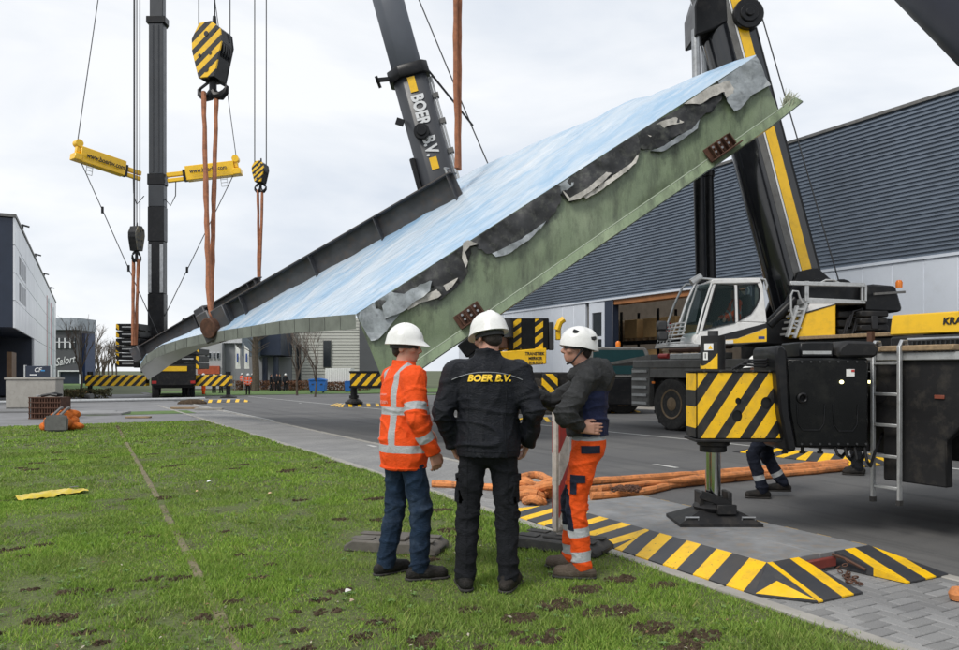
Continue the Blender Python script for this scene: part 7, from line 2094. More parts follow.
# ---- the three workers in front
p1 = G(405, 577)
t1, jk1, k1 = person('worker in orange hi-vis jacket, blue jeans and white helmet, left of the trio', (p1.x, p1.y, 0), 62, 1.87,
    dict(hipL=(-.09, -.01, .93), kneeL=(-.11, -.03, .51), ankL=(-.13, -.10, .09), kneeR=(.11, .08, .50), ankR=(.12, .06, .09), toeL=-10, toeR=14, hemz=.80, jf=1.14,
         elR=(.275, -.03, 1.17), wrR=(.25, .11, .93), handR=((-.02, .35, -1), (-1, 0, 0), (0, 1, .3)), elL=(-.26, .03, 1.17), wrL=(-.17, .24, 1.06), hyaw=44, hpitch=2),
    m_hivis, m_jeans, m_boot, belly=.02)
p2 = G(488, 588)
t2, jk2, k2 = person('worker seen from behind in black lettered jacket and white helmet, middle of the trio', (p2.x, p2.y, 0), 4, 1.95,
    dict(kneeL=(-.135, .03, .50), ankL=(-.15, -.03, .09), kneeR=(.125, .02, .50), ankR=(.135, -.05, .09), toeL=-14, toeR=16, hemz=.88, jf=1.12, shL=(-.205, -.01, 1.425), shR=(.205, -.01, 1.425),
         elL=(-.30, -.06, 1.18), elR=(.305, -.06, 1.18), wrL=(-.25, .07, .95), wrR=(.265, .08, .96), handL=((.4, .45, -1), (1, 0, 0), (0, 1, .4)), handR=((-.4, .5, -1), (-1, 0, 0), (0, 1, .4)), hyaw=-38, hpitch=12, head=(0, .03, 1.67)),
    m_blackjk, m_blacktr, m_boot)
p3 = G(584, 575)
def hood_patch(P, arm): return np.where(arm, 1.0, np.maximum(np.maximum(P[:, 1] + .01, P[:, 2] - 1.36), .86 - P[:, 2]))
def knee_patch(P): return np.maximum(np.abs(P[:, 2] - .50) - .15, .075 + .15 * (P[:, 2] - .5) - P[:, 1])
t3, jk3, k3 = person('worker in dark hoodie and orange trousers with white climbing helmet, right of the trio', (p3.x, p3.y, 0), -76, 1.875,
    dict(hipL=(-.09, -.02, .94), hipR=(.09, -.02, .94), kneeL=(-.10, .05, .52), ankL=(-.10, .0, .09), kneeR=(.11, .10, .52), ankR=(.13, .10, .09), toeL=-4, toeR=10, pelvis=(0, -.025, .99), chest=(0, -.03, 1.30),
         shL=(-.185, -.045, 1.45), shR=(.185, -.01, 1.44), neck=(0, -.01, 1.495), head=(0, .05, 1.668), hemz=1.03, jf=.97,
         elL=(-.345, .10, 1.20), wrL=(-.235, .0, 1.10), handL=((.36, -1, -.08), (1, .36, 0), (0, 0, 1)), curlL=.2, elR=(.22, .26, 1.26), wrR=(.10, .40, 1.33), handR=((-.25, .55, -.75), (0, -.4, -1), (-1, .2, 0)), curlR=.35, hyaw=-22, hpitch=-4),
    m_hoodie, m_hivistr, m_tanboot, helmet='climb', hood=True, patch=hood_patch, tpatch=knee_patch,
    tbands=[('z', 1.035, .034), ('leg', .42, .075), ('leg', .82, .085)])
# pocket flaps on the orange trousers
def stick(parent, jk, o, dirv, a0, a1, b0, b1, mat, name, off=.006):
    """lay a small flap on the surface of jk (local coordinates), seen along dirv (x axis)"""
    bv = BVHTree.FromPolygons([v.co for v in jk.data.vertices], [p.vertices for p in jk.data.polygons])
    dirv = Vector(dirv).normalized(); n1, n2 = 9, 5; V = []; ok = []
    for i in range(n1):
        for k in range(n2):
            q = Vector(o) + Vector((0, a0 + (a1 - a0) * i / (n1 - 1), b0 + (b1 - b0) * k / (n2 - 1)))
            hit = bv.ray_cast(q, dirv)
            good = hit[0] is not None and abs(hit[0].x - o[0]) < .55
            ok.append(good); V.append(hit[0] - dirv * off if good else q)
    n = n1 * n2; V += [v + dirv * (off + .012) for v in V]; F = []
    for i in range(n1 - 1):
        for k in range(n2 - 1):
            c = [i * n2 + k, (i + 1) * n2 + k, (i + 1) * n2 + k + 1, i * n2 + k + 1]
            if all(ok[x] for x in c):
                F.append(tuple(c))
                for e in range(4): F.append((c[e], c[(e + 1) % 4], n + c[(e + 1) % 4], n + c[e]))
    if F: return MB().add(V, F).build(name, mat, parent, smooth=True)
tr3 = [c for c in t3.children if c.name.startswith('trousers')][0]
m_flap = cloth('navy_pocket_flap', (.014, .018, .034), .8, .2, .2)
stick(tr3, tr3, (-.6, -.06, .98), (1, 0, 0), -.075, .06, -.028, .028, m_flap, 'pocket_flap', .012)
stick(tr3, tr3, (-.6, .03, .76), (1, 0, 0), -.06, .055, -.028, .028, m_flap, 'pocket_flap', .014)
stick(tr3, tr3, (-.6, .055, .70), (1, 0, 0), -.02, .03, -.05, .03, m_flap, 'pocket_flap', .012)
tr2 = [c for c in t2.children if c.name.startswith('trousers')][0]
for s_ in (-1, 1):
    stick(tr2, tr2, (s_ * .6, -.0, .72), (-s_, 0, 0), -.06, .06, -.10, .08, m_blacktr, 'cargo_pocket', .012)
    stick(tr2, tr2, (s_ * .6, -.0, .80), (-s_, 0, 0), -.065, .065, -.022, .022, m_blacktr, 'pocket_flap', .02)
# lettering and piping across the black back
def wrap_mesh(me, jk, off):
    bv = BVHTree.FromPolygons([v.co for v in jk.data.vertices], [p.vertices for p in jk.data.polygons])
    bm = bmesh.new(); bm.from_mesh(me)
    bmesh.ops.triangulate(bm, faces=bm.faces)
    bmesh.ops.subdivide_edges(bm, edges=[e_ for e_ in bm.edges if e_.calc_length() > .02], cuts=1)
    for v in bm.verts:
        hit = bv.ray_cast(Vector((v.co.x, -1.0, v.co.z)), Vector((0, 1, 0)))
        if hit[0] is not None: v.co = hit[0] + Vector((0, -off, 0))
    bm.to_mesh(me); bm.free()
m_yletter = M('yellow_print', (.80, .52, .02), .6, 0, .05, 8)
lt = text_obj('BOER B.V.', .060 * k2, m_yletter, jk2, Matrix.Identity(4), shear=.22, extrude=0, bold=.0028, xscale=1.08)
lt.data.transform(Matrix.Translation((.015 * k2, 0, 1.395 * k2)) @ Matrix.Rotation(R(90), 4, 'X'))
wrap_mesh(lt.data, jk2, .008)
bv = BVHTree.FromPolygons([v.co for v in jk2.data.vertices], [p.vertices for p in jk2.data.polygons])
pts = []
for i in range(41):
    x = -.23 + .46 * i / 40
    z = 1.435 - .05 * (abs(x) / .23) ** 2.2
    hit = bv.ray_cast(Vector((x * k2, -1, z * k2)), Vector((0, 1, 0)))
    if hit[0] is not None: pts.append(hit[0] + Vector((0, -.002, 0)))
MB().tube(pts, .0035, 5).build('piping', M('grey_piping', (.22, .23, .24), .5), jk2, smooth=True)
# seams of the black jacket and trousers, lanyard-like hem stitching
def seam(obj, path, dirv, r, mat, name='seam'):
    bv_ = BVHTree.FromPolygons([v.co for v in obj.data.vertices], [p.vertices for p in obj.data.polygons]); out = []
    dirv = Vector(dirv)
    for i in range(len(path) - 1):
        for q in range(12):
            p_ = Vector(path[i]).lerp(Vector(path[i + 1]), q / 12)
            hit_ = bv_.ray_cast(p_ - dirv * 1.0, dirv)
            if hit_[0] is not None: out.append(hit_[0] - dirv * .0005)
    if len(out) > 3: MB().tube(out, r, 5).build(name, mat, obj, smooth=True)
for sx in (-1, 1):
    seam(jk2, [(sx * .13 * k2, 0, 1.36 * k2), (sx * .115 * k2, 0, 1.1 * k2), (sx * .13 * k2, 0, .90 * k2)], (0, 1, 0), .003, m_blackjk)
    seam(tr2, [(sx * .13 * k2, 0, .86 * k2), (sx * .135 * k2, 0, .5 * k2), (sx * .14 * k2, 0, .12 * k2)], (0, 1, 0), .003, m_blacktr)
seam(jk2, [(-.2 * k2, 0, .925 * k2), (0, 0, .92 * k2), (.2 * k2, 0, .925 * k2)], (0, 1, 0), .0035, m_blackjk)
seam(jk1, [(-.2, 0, .845), (0, 0, .84), (.2, 0, .845)], (0, 1, 0), .004, m_hivis)
seam(jk1, [(.6, -.12, .845), (.6, .12, .845)], (-1, 0, 0), .004, m_hivis)
# faint print on the orange back
m_faint = M('faint_grey_print', (.75, .42, .36), .7, 0, .05, 8)
for (s_, z, sz) in (('kranen', 1.335, .048), ('transport', 1.39, .026)):
    lt = text_obj(s_, sz, m_faint, jk1, Matrix.Identity(4), extrude=0)
    lt.data.transform(Matrix.Translation((-.0, 0, z)) @ Matrix.Rotation(R(90), 4, 'X'))
    wrap_mesh(lt.data, jk1, .006)

# ---- two more close to the cranes, one operator
pw = G(768, 497)
person('walker in navy trousers with reflective ankle bands behind the striped outrigger', (pw.x, pw.y, 0), -80, 1.79,
    dict(kneeL=(-.10, .20, .53), ankL=(-.10, .08, .09), kneeR=(.10, .0, .50), ankR=(.10, -.20, .15), toeL=0, toeR=0, head=(0, .12, 1.60), neck=(0, .06, 1.46), chest=(0, .03, 1.28), elL=(-.25, -.05, 1.14), wrL=(-.24, .1, .98), elR=(.25, .05, 1.14), wrR=(.2, .22, 1.0)),
    m_darkjk, m_navytr, m_boot, h=.012, fine=False, tbands=[('leg', .62, .07)])
pw = G(856, 474)
person('person in black trousers standing behind the aluminium ladder', (pw.x, pw.y, 0), -60, 1.78, dict(), m_darkjk, m_blacktr, m_boot, h=.014, fine=False)
op = W(735, 370, 17.55); op.z = 1.57
person('crane operator in orange vest seated in the white cab', (op.x, op.y, 1.70), -90, 1.74,
    dict(hipL=(-.1, 0, .93), hipR=(.1, 0, .93), kneeL=(-.13, .42, .95), kneeR=(.13, .42, .95), ankL=(-.13, .50, .60), ankR=(.13, .50, .60), elL=(-.27, .08, 1.2), wrL=(-.2, .30, 1.12), elR=(.27, .08, 1.2), wrR=(.2, .30, 1.12), hyaw=-6),
    m_hivis, m_jeans, m_boot, h=.016, fine=False, helmet=None, hairm=M('grey_hair', (.3, .29, .28), .7, 0, .2, 50))

# ---- bystanders far down the street
GP = 'onlookers near the far crane'
far_list = [
    (184, 398, 'dark', -150, 'onlooker in dark overalls in front of the left crane, left of a close pair'), (191.5, 398, 'dark', 170, 'onlooker in dark overalls in front of the left crane, right of a close pair'),
    (203.5, 395, 'orangeall', 20, 'onlooker in full orange workwear behind the striped far outrigger'), (214, 393.5, 'dark', 160, 'dark-clothed onlooker with white helmet right of the full orange worker'),
    (221, 393.5, 'dark', -160, 'dark-clothed onlooker at the end of the striped far outrigger'),
    (242, 390, 'orange', 30, 'onlooker in orange jacket behind another orange jacket on the road'), (248, 395, 'orange', 175, 'onlooker in orange jacket walking on the open road'),
    (252.5, 389, 'dark', 120, 'dark-clothed onlooker just right of the two orange jackets'), (271, 391, 'dark', 90, 'bareheaded onlooker in black, leftmost by the brown hedge'),
    (277, 391, 'dark', 180, 'onlooker in black, second from left by the brown hedge'), (280, 391.5, 'dark', -100, 'onlooker in black with bag, third from left by the brown hedge'),
    (285.5, 391, 'dark', -170, 'tall onlooker in black with white helmet, rightmost by the brown hedge')]
for i, (u, v, kind, hd_, lab) in enumerate(far_list):
    p = G(u, v)
    rr = random.Random(i)
    hm = None if i in (8, 9, 10) else 'cap'
    person(lab, p, hd_, rr.uniform(1.70, 1.84), dict(ankL=(-.12, rr.uniform(-.1, .08), .09), ankR=(.12, rr.uniform(-.08, .1), .09), elL=(-.27, .0, 1.17), wrL=(-.2, rr.uniform(.1, .25), rr.uniform(.95, 1.1))),
           m_hivis if 'orange' in kind else m_darkjk, m_hivistr if kind == 'orangeall' else m_blacktr, m_boot, h=.026, fine=False, group=GP, helmet=hm)

# ================================================================== RAMPED MATS, SIGN, SLINGS AND SMALL THINGS
m_mat = M('grey_steel_mat', (0.20, 0.205, 0.21), .65, 0, .28, 3.5, dirt=(.26, .19, .12), dirt_amt=.55, bump=.1)
MATBLK = (0.04, 0.042, 0.048)
def ramp_mat(label, x0, x1, y0, y1, z, h, rl, rs, period, phase=0.0, recess=False, rs1=None, cham=(0, 0)):
    """mat with footprint x0..x1, y0..y1: ramps rl long at the ends, rs (left) and rs1 (right) at the sides"""
    t = thing('ramp_mat', label, 'ramp', ((x0 + x1) / 2, (y0 + y1) / 2, z), 0, 'striped ramps under the outriggers')
    ax, ay = (x1 - x0) / 2, (y1 - y0) / 2
    rs1 = rs if rs1 is None else rs1
    il, ix, iy = -ax + rs, ax - rs1, ay - rl
    hs = hazard('ramp_side_stripes_%d' % int(x0 * 10), (.45, 1.0, 0), period, c2=MATBLK, duty=.42, phase=phase, wear=.3)
    he = hazard('ramp_end_stripes_%d' % int(x0 * 10), (1.0, -.28, 0), period * .95, c2=MATBLK, duty=.40, phase=phase + .3, wear=.3)
    nx, ny = 2, 3
    for i in range(nx):
        for k in range(ny):
            xa, xb = il + (ix - il) * i / nx, il + (ix - il) * (i + 1) / nx
            ya, yb = -iy + 2 * iy * k / ny, -iy + 2 * iy * (k + 1) / ny
            MB().box(xa + .002, xb - .002, ya + .002, yb - .002, .0, h).build('top_plate', m_mat, t, bevel=.003)
    def quad(pts, mat, name):
        a = [Vector(p) for p in pts]; lo = [Vector((p.x, p.y, .002)) for p in a]
        n = len(a)
        MB().add(a + lo, [tuple(range(n)), tuple(range(2 * n - 1, n - 1, -1))] + [(i, (i + 1) % n, n + (i + 1) % n, n + i) for i in range(n)]).build(name, mat, t)
    e = .012
    cx_, cy_ = cham
    hs2 = hazard('ramp_side_stripes_b%d' % int(x0 * 10), (-.37, 1.0, 0), period, c2=MATBLK, duty=.48, phase=.657, wear=.3)
    ym = -.1
    quad([(-ax, ym + .002, e), (-ax, ay, e), (il - .002, iy, h), (il - .002, ym + .002, h)], hs, 'ramp_plate')
    quad([(-ax, -ay + cy_, e), (-ax, ym - .002, e), (il - .002, ym - .002, h), (il - .002, -iy, h)], hs2, 'ramp_plate')
    if cx_:
        a0, a1, a2 = Vector((-ax, -ay + cy_, e)), Vector((-ax + cx_ - .003, -ay, e)), Vector((il - .003, -iy - .003, h))
        quad([a0, a2, a1], M('mat_corner', MATBLK, .5, dirt=(.15, .13, .1)), 'corner_plate')
        c3 = (a0 + a1 + a2) / 3; nn = (a1 - a0).cross(a2 - a0).normalized() * .003
        MB().add([a0 + (c3 - a0) * .05 + nn, a1 + (c3 - a1) * .05 + nn, a2.lerp((a0 + a1) / 2, .55) + nn], [(0, 1, 2)]).build('yellow_triangle', m_yellow, t)
    quad([(ax, ay, e), (ax, -ay, e), (ix + .002, -iy, h), (ix + .002, iy, h)], hs, 'ramp_plate')
    quad([(ax, ay, e), (ix, iy + .002, h), (il, iy + .002, h), (-ax, ay, e)], he, 'ramp_plate')
    if not recess:
        quad([(-ax, -ay, e), (il, -iy - .002, h), (ix, -iy - .002, h), (ax, -ay, e)], he, 'ramp_plate')
    else:
        xa, xb = recess
        quad([(-ax + cx_, -ay, e), (il, -iy - .002, h), (xa, -iy - .002, h), (xa - .03, -ay, e)], he, 'ramp_plate')
        quad([(xb, -ay, e), (xb - .06, -iy - .002, h), (ix, -iy - .002, h), (ax, -ay, e)], he, 'ramp_plate')
        MB().box(xa + .02, xb - .10, -iy - .05, -iy - .01, .025, .10).build('drawbar', M('red_brown_steel', (.19, .035, .025), .6, 0, .3, 6), t, bevel=.008)
        # chain
        rc = random.Random(2); pos = Vector((xb - .13, -iy - .06, .11)); pts = []
        for q in range(26):
            f = q / 25
            pts.append(Vector((xb - .13 - .26 * f + .05 * math.sin(q * 1.1), -iy - .07 - .34 * f ** .7 + .04 * math.cos(q * 1.7), max(.016, .115 - .5 * f) + .006 * math.sin(q * 2))))
        for q in range(25):
            a, b = pts[q], pts[q + 1]; c = (a + b) / 2; dr = (b - a).normalized()
            sd = dr.orthogonal().normalized(); sd = Matrix.Rotation(q * 1.57, 3, dr) @ sd
            ring = [c + dr * (.021 * math.cos(w)) + sd * (.011 * math.sin(w)) for w in [2 * math.pi * i / 8 for i in range(9)]]
            MB().tube(ring, .0045, 5).build('chain_link', m_rust, t, smooth=True)
        MB().tube([(xb - .13, -iy - .03, .12), (xb - .10, -iy - .12, .10), (xb - .05, -iy - .26, .04)], .012, 6).build('chain_hook', m_rust, t, smooth=True)
    return t
ramp_mat('yellow and black edged ramp mat on the pavers under the near outrigger pad', 4.172, 5.90, 3.43, 7.35, .004, .131, .56, .40, .335, .15, (-.12, .36), .14, (.25, .32))
ramp_mat('ramp mat with faded stripes on the far side of the road behind the walker', 11.2, 13.7, 7.9, 10.6, .0, .125, .5, .35, .42)
zz = gz(36)
p = G(360, 406); ramp_mat('striped ramp mat under the outrigger left of the orange jacket', p.x - 1.3, p.x + 1.3, p.y - .9, p.y + 1.1, gz(p.y) + .002, .14, .45, .35, .5)
p = G(222, 402); ramp_mat('striped ramp mat by the far onlookers on the road', p.x - 1.6, p.x + 1.6, p.y - .9, p.y + 1.1, gz(p.y) + .002, .16, .5, .4, .55)
p = G(605, 412); ramp_mat('striped ramp mat beside the low cab with teal windows', p.x - 1.2, p.x + 1.2, p.y - .9, p.y + .9, gz(p.y) + .002, .13, .4, .35, .45)
p = G(553, 420); ramp_mat('striped ramp mat between the black jacket and the red and white board', p.x - 1.0, p.x + 1.0, p.y - .8, p.y + .8, gz(p.y) + .002, .13, .4, .35, .45)

# ---- red and white delineator board standing in its black foot
p = G(561, 548)
db = thing('traffic_board', 'tall red and white striped traffic board held by the worker in orange trousers', 'traffic sign', (p.x, p.y, 0), -YAW + R(58))
hzb = hazard('red_white_board_stripes', (1.0, 0, -1.0), .56, c1=(.42, .03, .03), c2=(.60, .56, .53), duty=.5, wear=.5, phase=.2)
m_boardedge = M('weathered_pale_plastic', (.42, .38, .34), .7, 0, .2, 8, dirt=(.2, .17, .14), dirt_amt=.6)
zt = 1.33
MB().prism([(-.125, .16), (.125, .16), (.125, zt - .05), (.09, zt), (-.09, zt), (-.125, zt - .05)], -.028, .028).build('board', m_boardedge, db, bevel=.012)
MB().box(-.105, .105, -.036, -.0295, .2, zt - .06).build('striped_face', hzb, db)
MB().box(-.105, .105, .0295, .036, .2, zt - .06).build('striped_face', hzb, db)
MB().box(-.08, .08, -.042, -.0365, .22, .26).build('printed_mark', m_whitesign, db)
MB().box(-.03, .03, -.025, .025, .05, .159).build('foot_tenon', m_boardedge, db)
m_foot = M('recycled_black_plastic', (.040, .040, .040), .75, 0, .25, 8, dirt=(.10, .09, .075), dirt_amt=.6, bump=.2)
def foot_plate(label, loc, rz, tilt=0.0, m=None):
    t = thing('sign_foot', label, 'sign base', loc, rz, 'recycled plastic sign feet')
    mm_ = m or m_foot
    MB().prism([(-.42, 0), (.42, 0), (.42, .05), (.34, .10), (-.34, .10), (-.42, .05)], -.20, .20).build('body', mm_, t, bevel=.012)
    MB().box(-.12, .12, -.13, .13, .101, .125).build('socket', mm_, t, bevel=.006)
    for sx in (-1, 1):
        MB().box(sx * .27 - .10, sx * .27 + .10, -.15, -.05, .101, .112).build('tread_bar', mm_, t, bevel=.004)
        MB().box(sx * .27 - .10, sx * .27 + .10, .05, .15, .101, .112).build('tread_bar', mm_, t, bevel=.004)
        MB().box(sx * .423 - .004, sx * .423 + .004, -.08, .08, .015, .045).build('hand_grip', m_letterblack, t)
    return t
foot_plate('black plastic foot that carries the red and white traffic board', (p.x, p.y, 0), -YAW + R(-32))
p = G(397, 549)
foot_plate('grey-brown plastic sign foot lying loose on the lawn behind the blue jeans', (p.x, p.y, .0), -YAW + R(-14), m=M('grey_brown_plastic', (.115, .105, .092), .8, 0, .2, 8, dirt=(.06, .05, .04), dirt_amt=.5))

# ---- orange slings lying across pavers and road
def lay(label, pts, r, seed, mat=m_sling, cat='sling', wob=.03, group='orange slings on the ground'):
    rr = random.Random(seed); q = [Vector(p) for p in pts]
    out = []
    for i in range(len(q) - 1):
        n = max(3, int((q[i + 1] - q[i]).length / .09))
        for k in range(n): out.append(q[i].lerp(q[i + 1], k / n))
    out.append(q[-1])
    for _ in range(3): out = [out[0]] + [(out[i - 1] + out[i] * 2 + out[i + 1]) / 4 for i in range(1, len(out) - 1)] + [out[-1]]
    out = [p + Vector((wob * noise.noise((p.x * 3, p.y * 3, seed)), wob * noise.noise((p.x * 3, p.y * 3, seed + 9)), 0)) for p in out]
    base = out[0].copy()
    r *= 1.16
    mb = MB().tube([p - base for p in out], [r * (.9 + .25 * noise.noise((k * .35, seed, 0))) for k in range(len(out))], 9)
    o = mb.build('round_sling', mat, None, smooth=True); o.location = base
    return tag(o, label, cat, group)
rs = random.Random(3)
def gp(u, v, z): q = G(u, v); q.z += z; return q
lay('straight orange sling, rear strand across the road behind the outrigger post', [gp(545, 489, .05), gp(600, 484, .045), gp(660, 480, .045), gp(740, 474, .045), gp(846, 465, .05)], .05, 1)
lay('orange sling, middle twisted strand across the road', [gp(585, 494, .05), gp(640, 490, .045), gp(700, 482, .06), gp(760, 476, .05), gp(846, 468, .05)], .048, 2)
lay('orange sling, front strand curving across the road behind the jack', [gp(592, 500, .045), gp(632, 497, .04), gp(680, 487, .05), gp(750, 480, .04), gp(846, 471, .05)], .046, 3)
lay('orange sling, thin lower strand hugging the road', [gp(600, 497, .11), gp(650, 491, .10), gp(700, 486, .10), gp(780, 477, .1)], .036, 4)
lay('orange sling end lying on the pavers left of the black trousers', [gp(432, 487, .045), gp(455, 488, .04), gp(500, 491, .045), gp(540, 489, .05)], .045, 5)
# coils between the two workers
for i, (u0, v0, u1, v1, z) in enumerate([(516, 492, 548, 494, .05), (520, 487, 552, 490, .12), (518, 500, 550, 499, .05)]):
    lay(['orange coil strand at the back of the sling heap between two workers', 'orange coil strand on top of the sling heap between two workers', 'orange coil strand in front of the sling heap between two workers'][i], [gp(u0, v0, z), gp((u0 + u1) / 2, v0 - 3, z + .02), gp(u1, v1, z)], .05, 20 + i)
c = G(530, 503)
LOOPS = ['nearest the lawn edge', 'second from the lawn edge', 'third from the lawn edge', 'fourth from the lawn edge', 'on top of the heap', 'at the far end of the heap', 'highest on the heap']
for i in range(7):
    pts = []
    for k in range(15):
        a = R(200 + i * 50 + k * 26); rad = .13 + .03 * (i % 4)
        pts.append((c.x + .05 * i + rad * math.cos(a) * .7, c.y + .14 * (i % 5) - .1 + rad * math.sin(a), .055 + .05 * (i % 2) + (.10 if i > 3 else 0) + .03 * math.sin(a * 2)))
    lay('orange sling loop in the heap between two workers, ' + LOOPS[i], pts, .048, 30 + i, wob=.02)
mb = MB()
for k in range(46):
    q = G(612 + rs.uniform(0, 28), 500 + rs.uniform(-2.5, 2.5)) + Vector((0, 0, .14))
    a = rs.uniform(0, 6.28); dr = Vector((math.cos(a), math.sin(a), rs.uniform(-.3, .3))).normalized(); sd = dr.orthogonal().normalized()
    ring = [q + dr * (.035 * math.cos(w)) + sd * (.02 * math.sin(w)) for w in [2 * math.pi * i / 8 for i in range(9)]]
    mb.tube(ring, .008, 5)
o = mb.build('chain_heap', m_rust, None, smooth=True); tag(o, 'small heap of rusty chain on the ramp behind the orange trousers', 'chain')
q = G(958, 601); o = MB().lathe([(.01, 0), (.05, .01), (.06, .05), (.04, .09), (.01, .1)], (0, 0, 0), (0, 0, 1), 12).build('orange_cap', m_sling, None, smooth=True); o.location = (q.x, q.y, .0); tag(o, 'small orange rounded object on the pavers at the right edge', 'debris')

# ---- yellow foil on the lawn
a = [G(15, 501), G(85, 492)]
c = (a[0] + a[1]) / 2
t = thing('yellow_foil', 'crumpled yellow plastic sheet lying on the lawn', 'plastic sheet', (c.x, c.y, 0))
ln_ = (a[1] - a[0]); ex = ln_.normalized(); ey = Vector((-ex.y, ex.x, 0))
n_ = 26; V = []
for i in range(n_ + 1):
    for k in range(9):
        f, g_ = i / n_, k / 8
        wd = .30 * (1 - .55 * abs(f - .35)) 
        p = ex * ((f - .5) * ln_.length) + ey * ((g_ - .5) * wd)
        p.z = .025 + .05 * math.sin(math.pi * g_) * (.4 + .6 * math.sin(math.pi * f)) + .03 * noise.noise((f * 6, g_ * 3, 2)) + .015 * noise.noise((f * 16, g_ * 9, 4))
        V.append(p)
MB().add(V, [(i * 9 + k, (i + 1) * 9 + k, (i + 1) * 9 + k + 1, i * 9 + k + 1) for i in range(n_) for k in range(8)]).build('sheet', M('yellow_plastic_sheet', (.66, .50, .03), .3, 0, .1, 5, dirt=(.35, .34, .28), dirt_amt=.5), t, smooth=True)
MB().obox(ex * .28 + Vector((0, 0, .085)), (.10, .05, .006), Matrix.Rotation(.5, 3, 'Z')).build('grey_print', m_greychas, t)
for (u, v, col, s_, lab) in ((209, 483, (.75, .78, .78), .035, 'tiny white scrap on the lawn beside the buried edging'), (270, 495, (.6, .42, .25), .03, 'small tan leaf on the lawn left of the blue jeans'), (197, 493, (.6, .4, .2), .022, 'tiny tan leaf next to the buried edging'),
                             (348, 594, (.62, .62, .58), .03, 'small pale scrap on the lawn below the blue jeans'), (352, 604, (.38, .28, .2), .02, 'brown leaf on the lawn below the blue jeans')):
    q = G(u, v)
    o = MB().add([(-s_, -s_ * .5, .02), (s_ * .6, -s_ * .7, .03), (s_, s_ * .4, .022), (-s_ * .4, s_ * .7, .035), (0, 0, .04)], [(0, 1, 4), (1, 2, 4), (2, 3, 4), (3, 0, 4)]).build('scrap', M('scrap_%d' % u, col, .7), None)
    o.location = (q.x, q.y, 0); tag(o, lab, 'litter', 'bits of litter on the lawn')

# ---- things at the left behind the lawn
d = 37
pp = ld(lat(30.5, d), d); zg = gz(pp[1])
t = thing('concrete_wall', 'long low concrete block wall at the left edge', 'wall', (pp[0], pp[1], zg), -YAW)
w = (56 - 6) / FPX * d / 2; hh = 1.42
MB().box(-w, w, 0, .7, .06, hh).build('block', m_concrete, t, bevel=.02)
MB().box(-w - .05, w + .05, -.05, .75, hh + .003, hh + .11).build('coping', m_concrete, t, bevel=.015)
MB().box(-w, w, .02, .68, 0, .058).build('plinth', m_greychas, t)
pp2 = ld(lat(38, d + .3), d + .3)
s = thing('black_sign', 'black rectangular sign with pale symbol standing on the concrete wall', 'sign', (pp2[0], pp2[1], zg + hh + .115), -YAW)
sw = 28 / FPX * d / 2
MB().box(-sw, sw, 0, .1, .0, .56).build('board', m_navy, s, bevel=.01)
for sx in (-1, 1): MB().box(sx * sw + (-.07 if sx > 0 else -.005), sx * sw + (.005 if sx > 0 else .07), -.02, .12, .0, .60).build('frame_post', m_alu, s)
text_obj('CF', .30, m_letterwhite, s, frame((-.02, -.006, .36), (1, 0, 0), (0, 0, 1)), shear=.25, bold=.004, extrude=.004)
MB().box(.14, .34, -.006, -.002, .30, .36).build('blue_mark', M('blue_mark', (.04, .25, .55), .5), s)
MB().box(-.4, -.05, -.006, -.002, .10, .15).build('printed_mark', m_letterwhite, s)
for (uu, lab) in ((10.5, 'short black post at the left end of the concrete wall'),):
    pass
p = G(45, 419); d = p.x * FX + p.y * FY
t = thing('rusty_crate', 'brown ribbed steel crate standing behind the lawn at the left', 'crate', p, -YAW)
w = 31 / FPX * d / 2; hh = 22 / FPX * d
MB().box(-w + .03, w - .03, .03, .75, .02, hh - .02).build('inner_box', m_rust, t)
for k in range(13):
    x = -w + 2 * w * k / 12
    MB().box(x - .018, x + .018, -.02, .027, .0, hh).build('slat', m_rust, t)
for z in (0.02, hh * .25, hh * .5, hh * .75, hh - .02):
    MB().box(-w - .02, w + .02, -.045, -.022, z - .02, z + .02).build('rail', m_rust, t)
o_ = thing('sling_bundle', 'black strap and hook lying on top of the brown crate', 'strap', (p.x, p.y, p.z + hh), -YAW)
MB().tube([(-.3, .3, .03), (.05, .25, .09), (.2, .3, .12), (.4, .35, .06), (.32, .2, .05), (.1, .2, .08)], .05, 8).build('strap', m_letterblack, o_, smooth=True)
MB().tube([(-.35, .3, .03), (-.42, .2, .05), (-.3, .12, .03)], .025, 6).build('hook', m_steel, o_, smooth=True)
# orange and grey bag of slings on the lawn
p = G(59, 431)
t = thing('sling_bag', 'heap of orange life-jacket-like sling bags with grey straps on the lawn', 'bag', p, -YAW + R(22))
for (x, y, z, a, b, c_, rz) in ((-.18, 0, .22, .20, .34, .22, .1), (.12, .0, .22, .20, .34, .22, -.1), (0, .45, .38, .30, .26, .16, .3), (.1, .8, .40, .34, .24, .18, .0), (.38, .2, .10, .24, .14, .10, .5), (-.36, .15, .12, .12, .2, .11, .1), (.30, .55, .22, .16, .3, .16, .2)):
    S = Sdf(V3(x - a - .1, y - b - .1, z - c_ - .1), V3(x + a + .1, y + b + .1, z + c_ + .1), .022)
    S.ell((x, y, z), (a, b, c_), .02)
    P_, F_ = S.mesh(); to_mesh('bag', P_, F_, cloth('orange_bag_%d' % int(x * 100 + 50), (.66, .17, .03), .8, .5, .25), t, fold=lambda P: .05 * smooth_noise(P, 4, 13))
MB().prism([(-.30, .02), (.26, .02), (.28, .40), (.2, .47), (-.22, .47), (-.31, .40)], -.42, -.33).build('end_flap', m_greychas, t, bevel=.04, seg=2)
for x in (-.02, .16):
    MB().tube([(x - .1, -.34, .44), (x - .05, 0, .52), (x, .4, .60), (x, .8, .60)], .045, 6).build('strap', m_greychas, t, smooth=True)
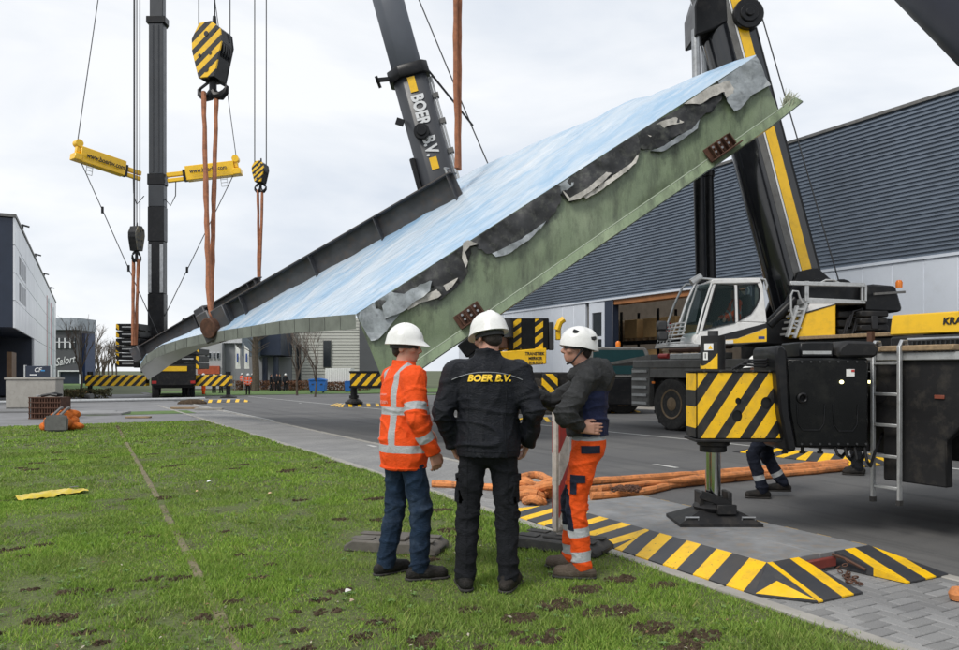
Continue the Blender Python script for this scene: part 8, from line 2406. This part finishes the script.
# slings on timber behind, pipes along the ground, steel plates
p = G(83, 401)
for i, (u0, u1, v) in enumerate(((62, 92, 398.5), (66, 90, 396.5))):
    lay(['dark grey round sling lying on the yard beside the concrete wall', 'orange sling lying on the dark one beside the concrete wall'][i], [gp(u0, v, .2 + .15 * i), gp((u0 + u1) / 2, v - .6, .24 + .15 * i), gp(u1, v + .6, .2 + .1 * i)], .17 - .05 * i, 60 + i, m_greychas if i == 0 else m_sling, group='slings in the yard')
p0, p1_ = gp(-20, 405.5, .16), gp(205, 401.2, .16)
o = MB().tube([Vector((0, 0, 0)), p1_ - p0], .10, 14).build('steel_pipe', m_alu, None, smooth=True); o.location = p0; tag(o, 'long pale steel pipe lying across the yard beyond the lawn', 'pipe')
for i, (u, v, w_, l_) in enumerate(((82, 414, 2.3, 1.6), (105, 414.5, 1.6, 1.5), (20, 412, 3.2, 2.0))):
    p = G(u, v)
    o = MB().box(-w_ / 2, w_ / 2, -l_ / 2, l_ / 2, 0, .09).build('steel_plate', [M('yard_plate_%d' % i, (.25 - .04 * i, .25 - .04 * i, .25 - .04 * i), .6, 0, .15, 1.5)], None, bevel=.01)
    o.location = p; o.rotation_euler = (0, 0, -YAW * .6)
    tag(o, ['pale flat plate lying just right of the orange sling bag', 'grey ribbed plate lying right of the pale flat plate', 'wide pale slab behind the brown crate at the left edge'][i], 'plate', 'plates laid on the yard')
for i, (u0, u1, v, h_, m_) in enumerate(((178, 206, 404, .28, m_soil), (172, 197, 409, .09, m_wood), (127, 150, 418, .06, m_wood), (196, 222, 410, .1, m_concrete))):
    a, b = G(u0, v), G(u1, v); c = (a + b) / 2
    w_ = (b - a).length
    if i == 0:
        S = Sdf(V3(-w_ / 2 - .1, -.5, -.1), V3(w_ / 2 + .1, .5, .6), .06); S.ell((0, 0, 0), (w_ / 2, .35, h_), .02)
        P_, F_ = S.mesh(); o = to_mesh('soil_heap', P_, F_, m_, None, fold=lambda P: .06 * smooth_noise(P, 4, 9))
        tag(o, 'small heap of dark earth in front of the far crane', 'earth heap')
    else:
        o = MB().box(-w_ / 2, w_ / 2, -.12, .12, 0, h_).build('timber' if i < 3 else 'kerb_block', m_, None, bevel=.01)
        tag(o, ['', 'dark timber lying in front of the earth heap', 'short timber at the far edge of the lawn', 'loose concrete kerb block near the road line'][i], 'timber' if i < 3 else 'block')
    o.location = c; o.rotation_euler = (0, 0, -YAW)
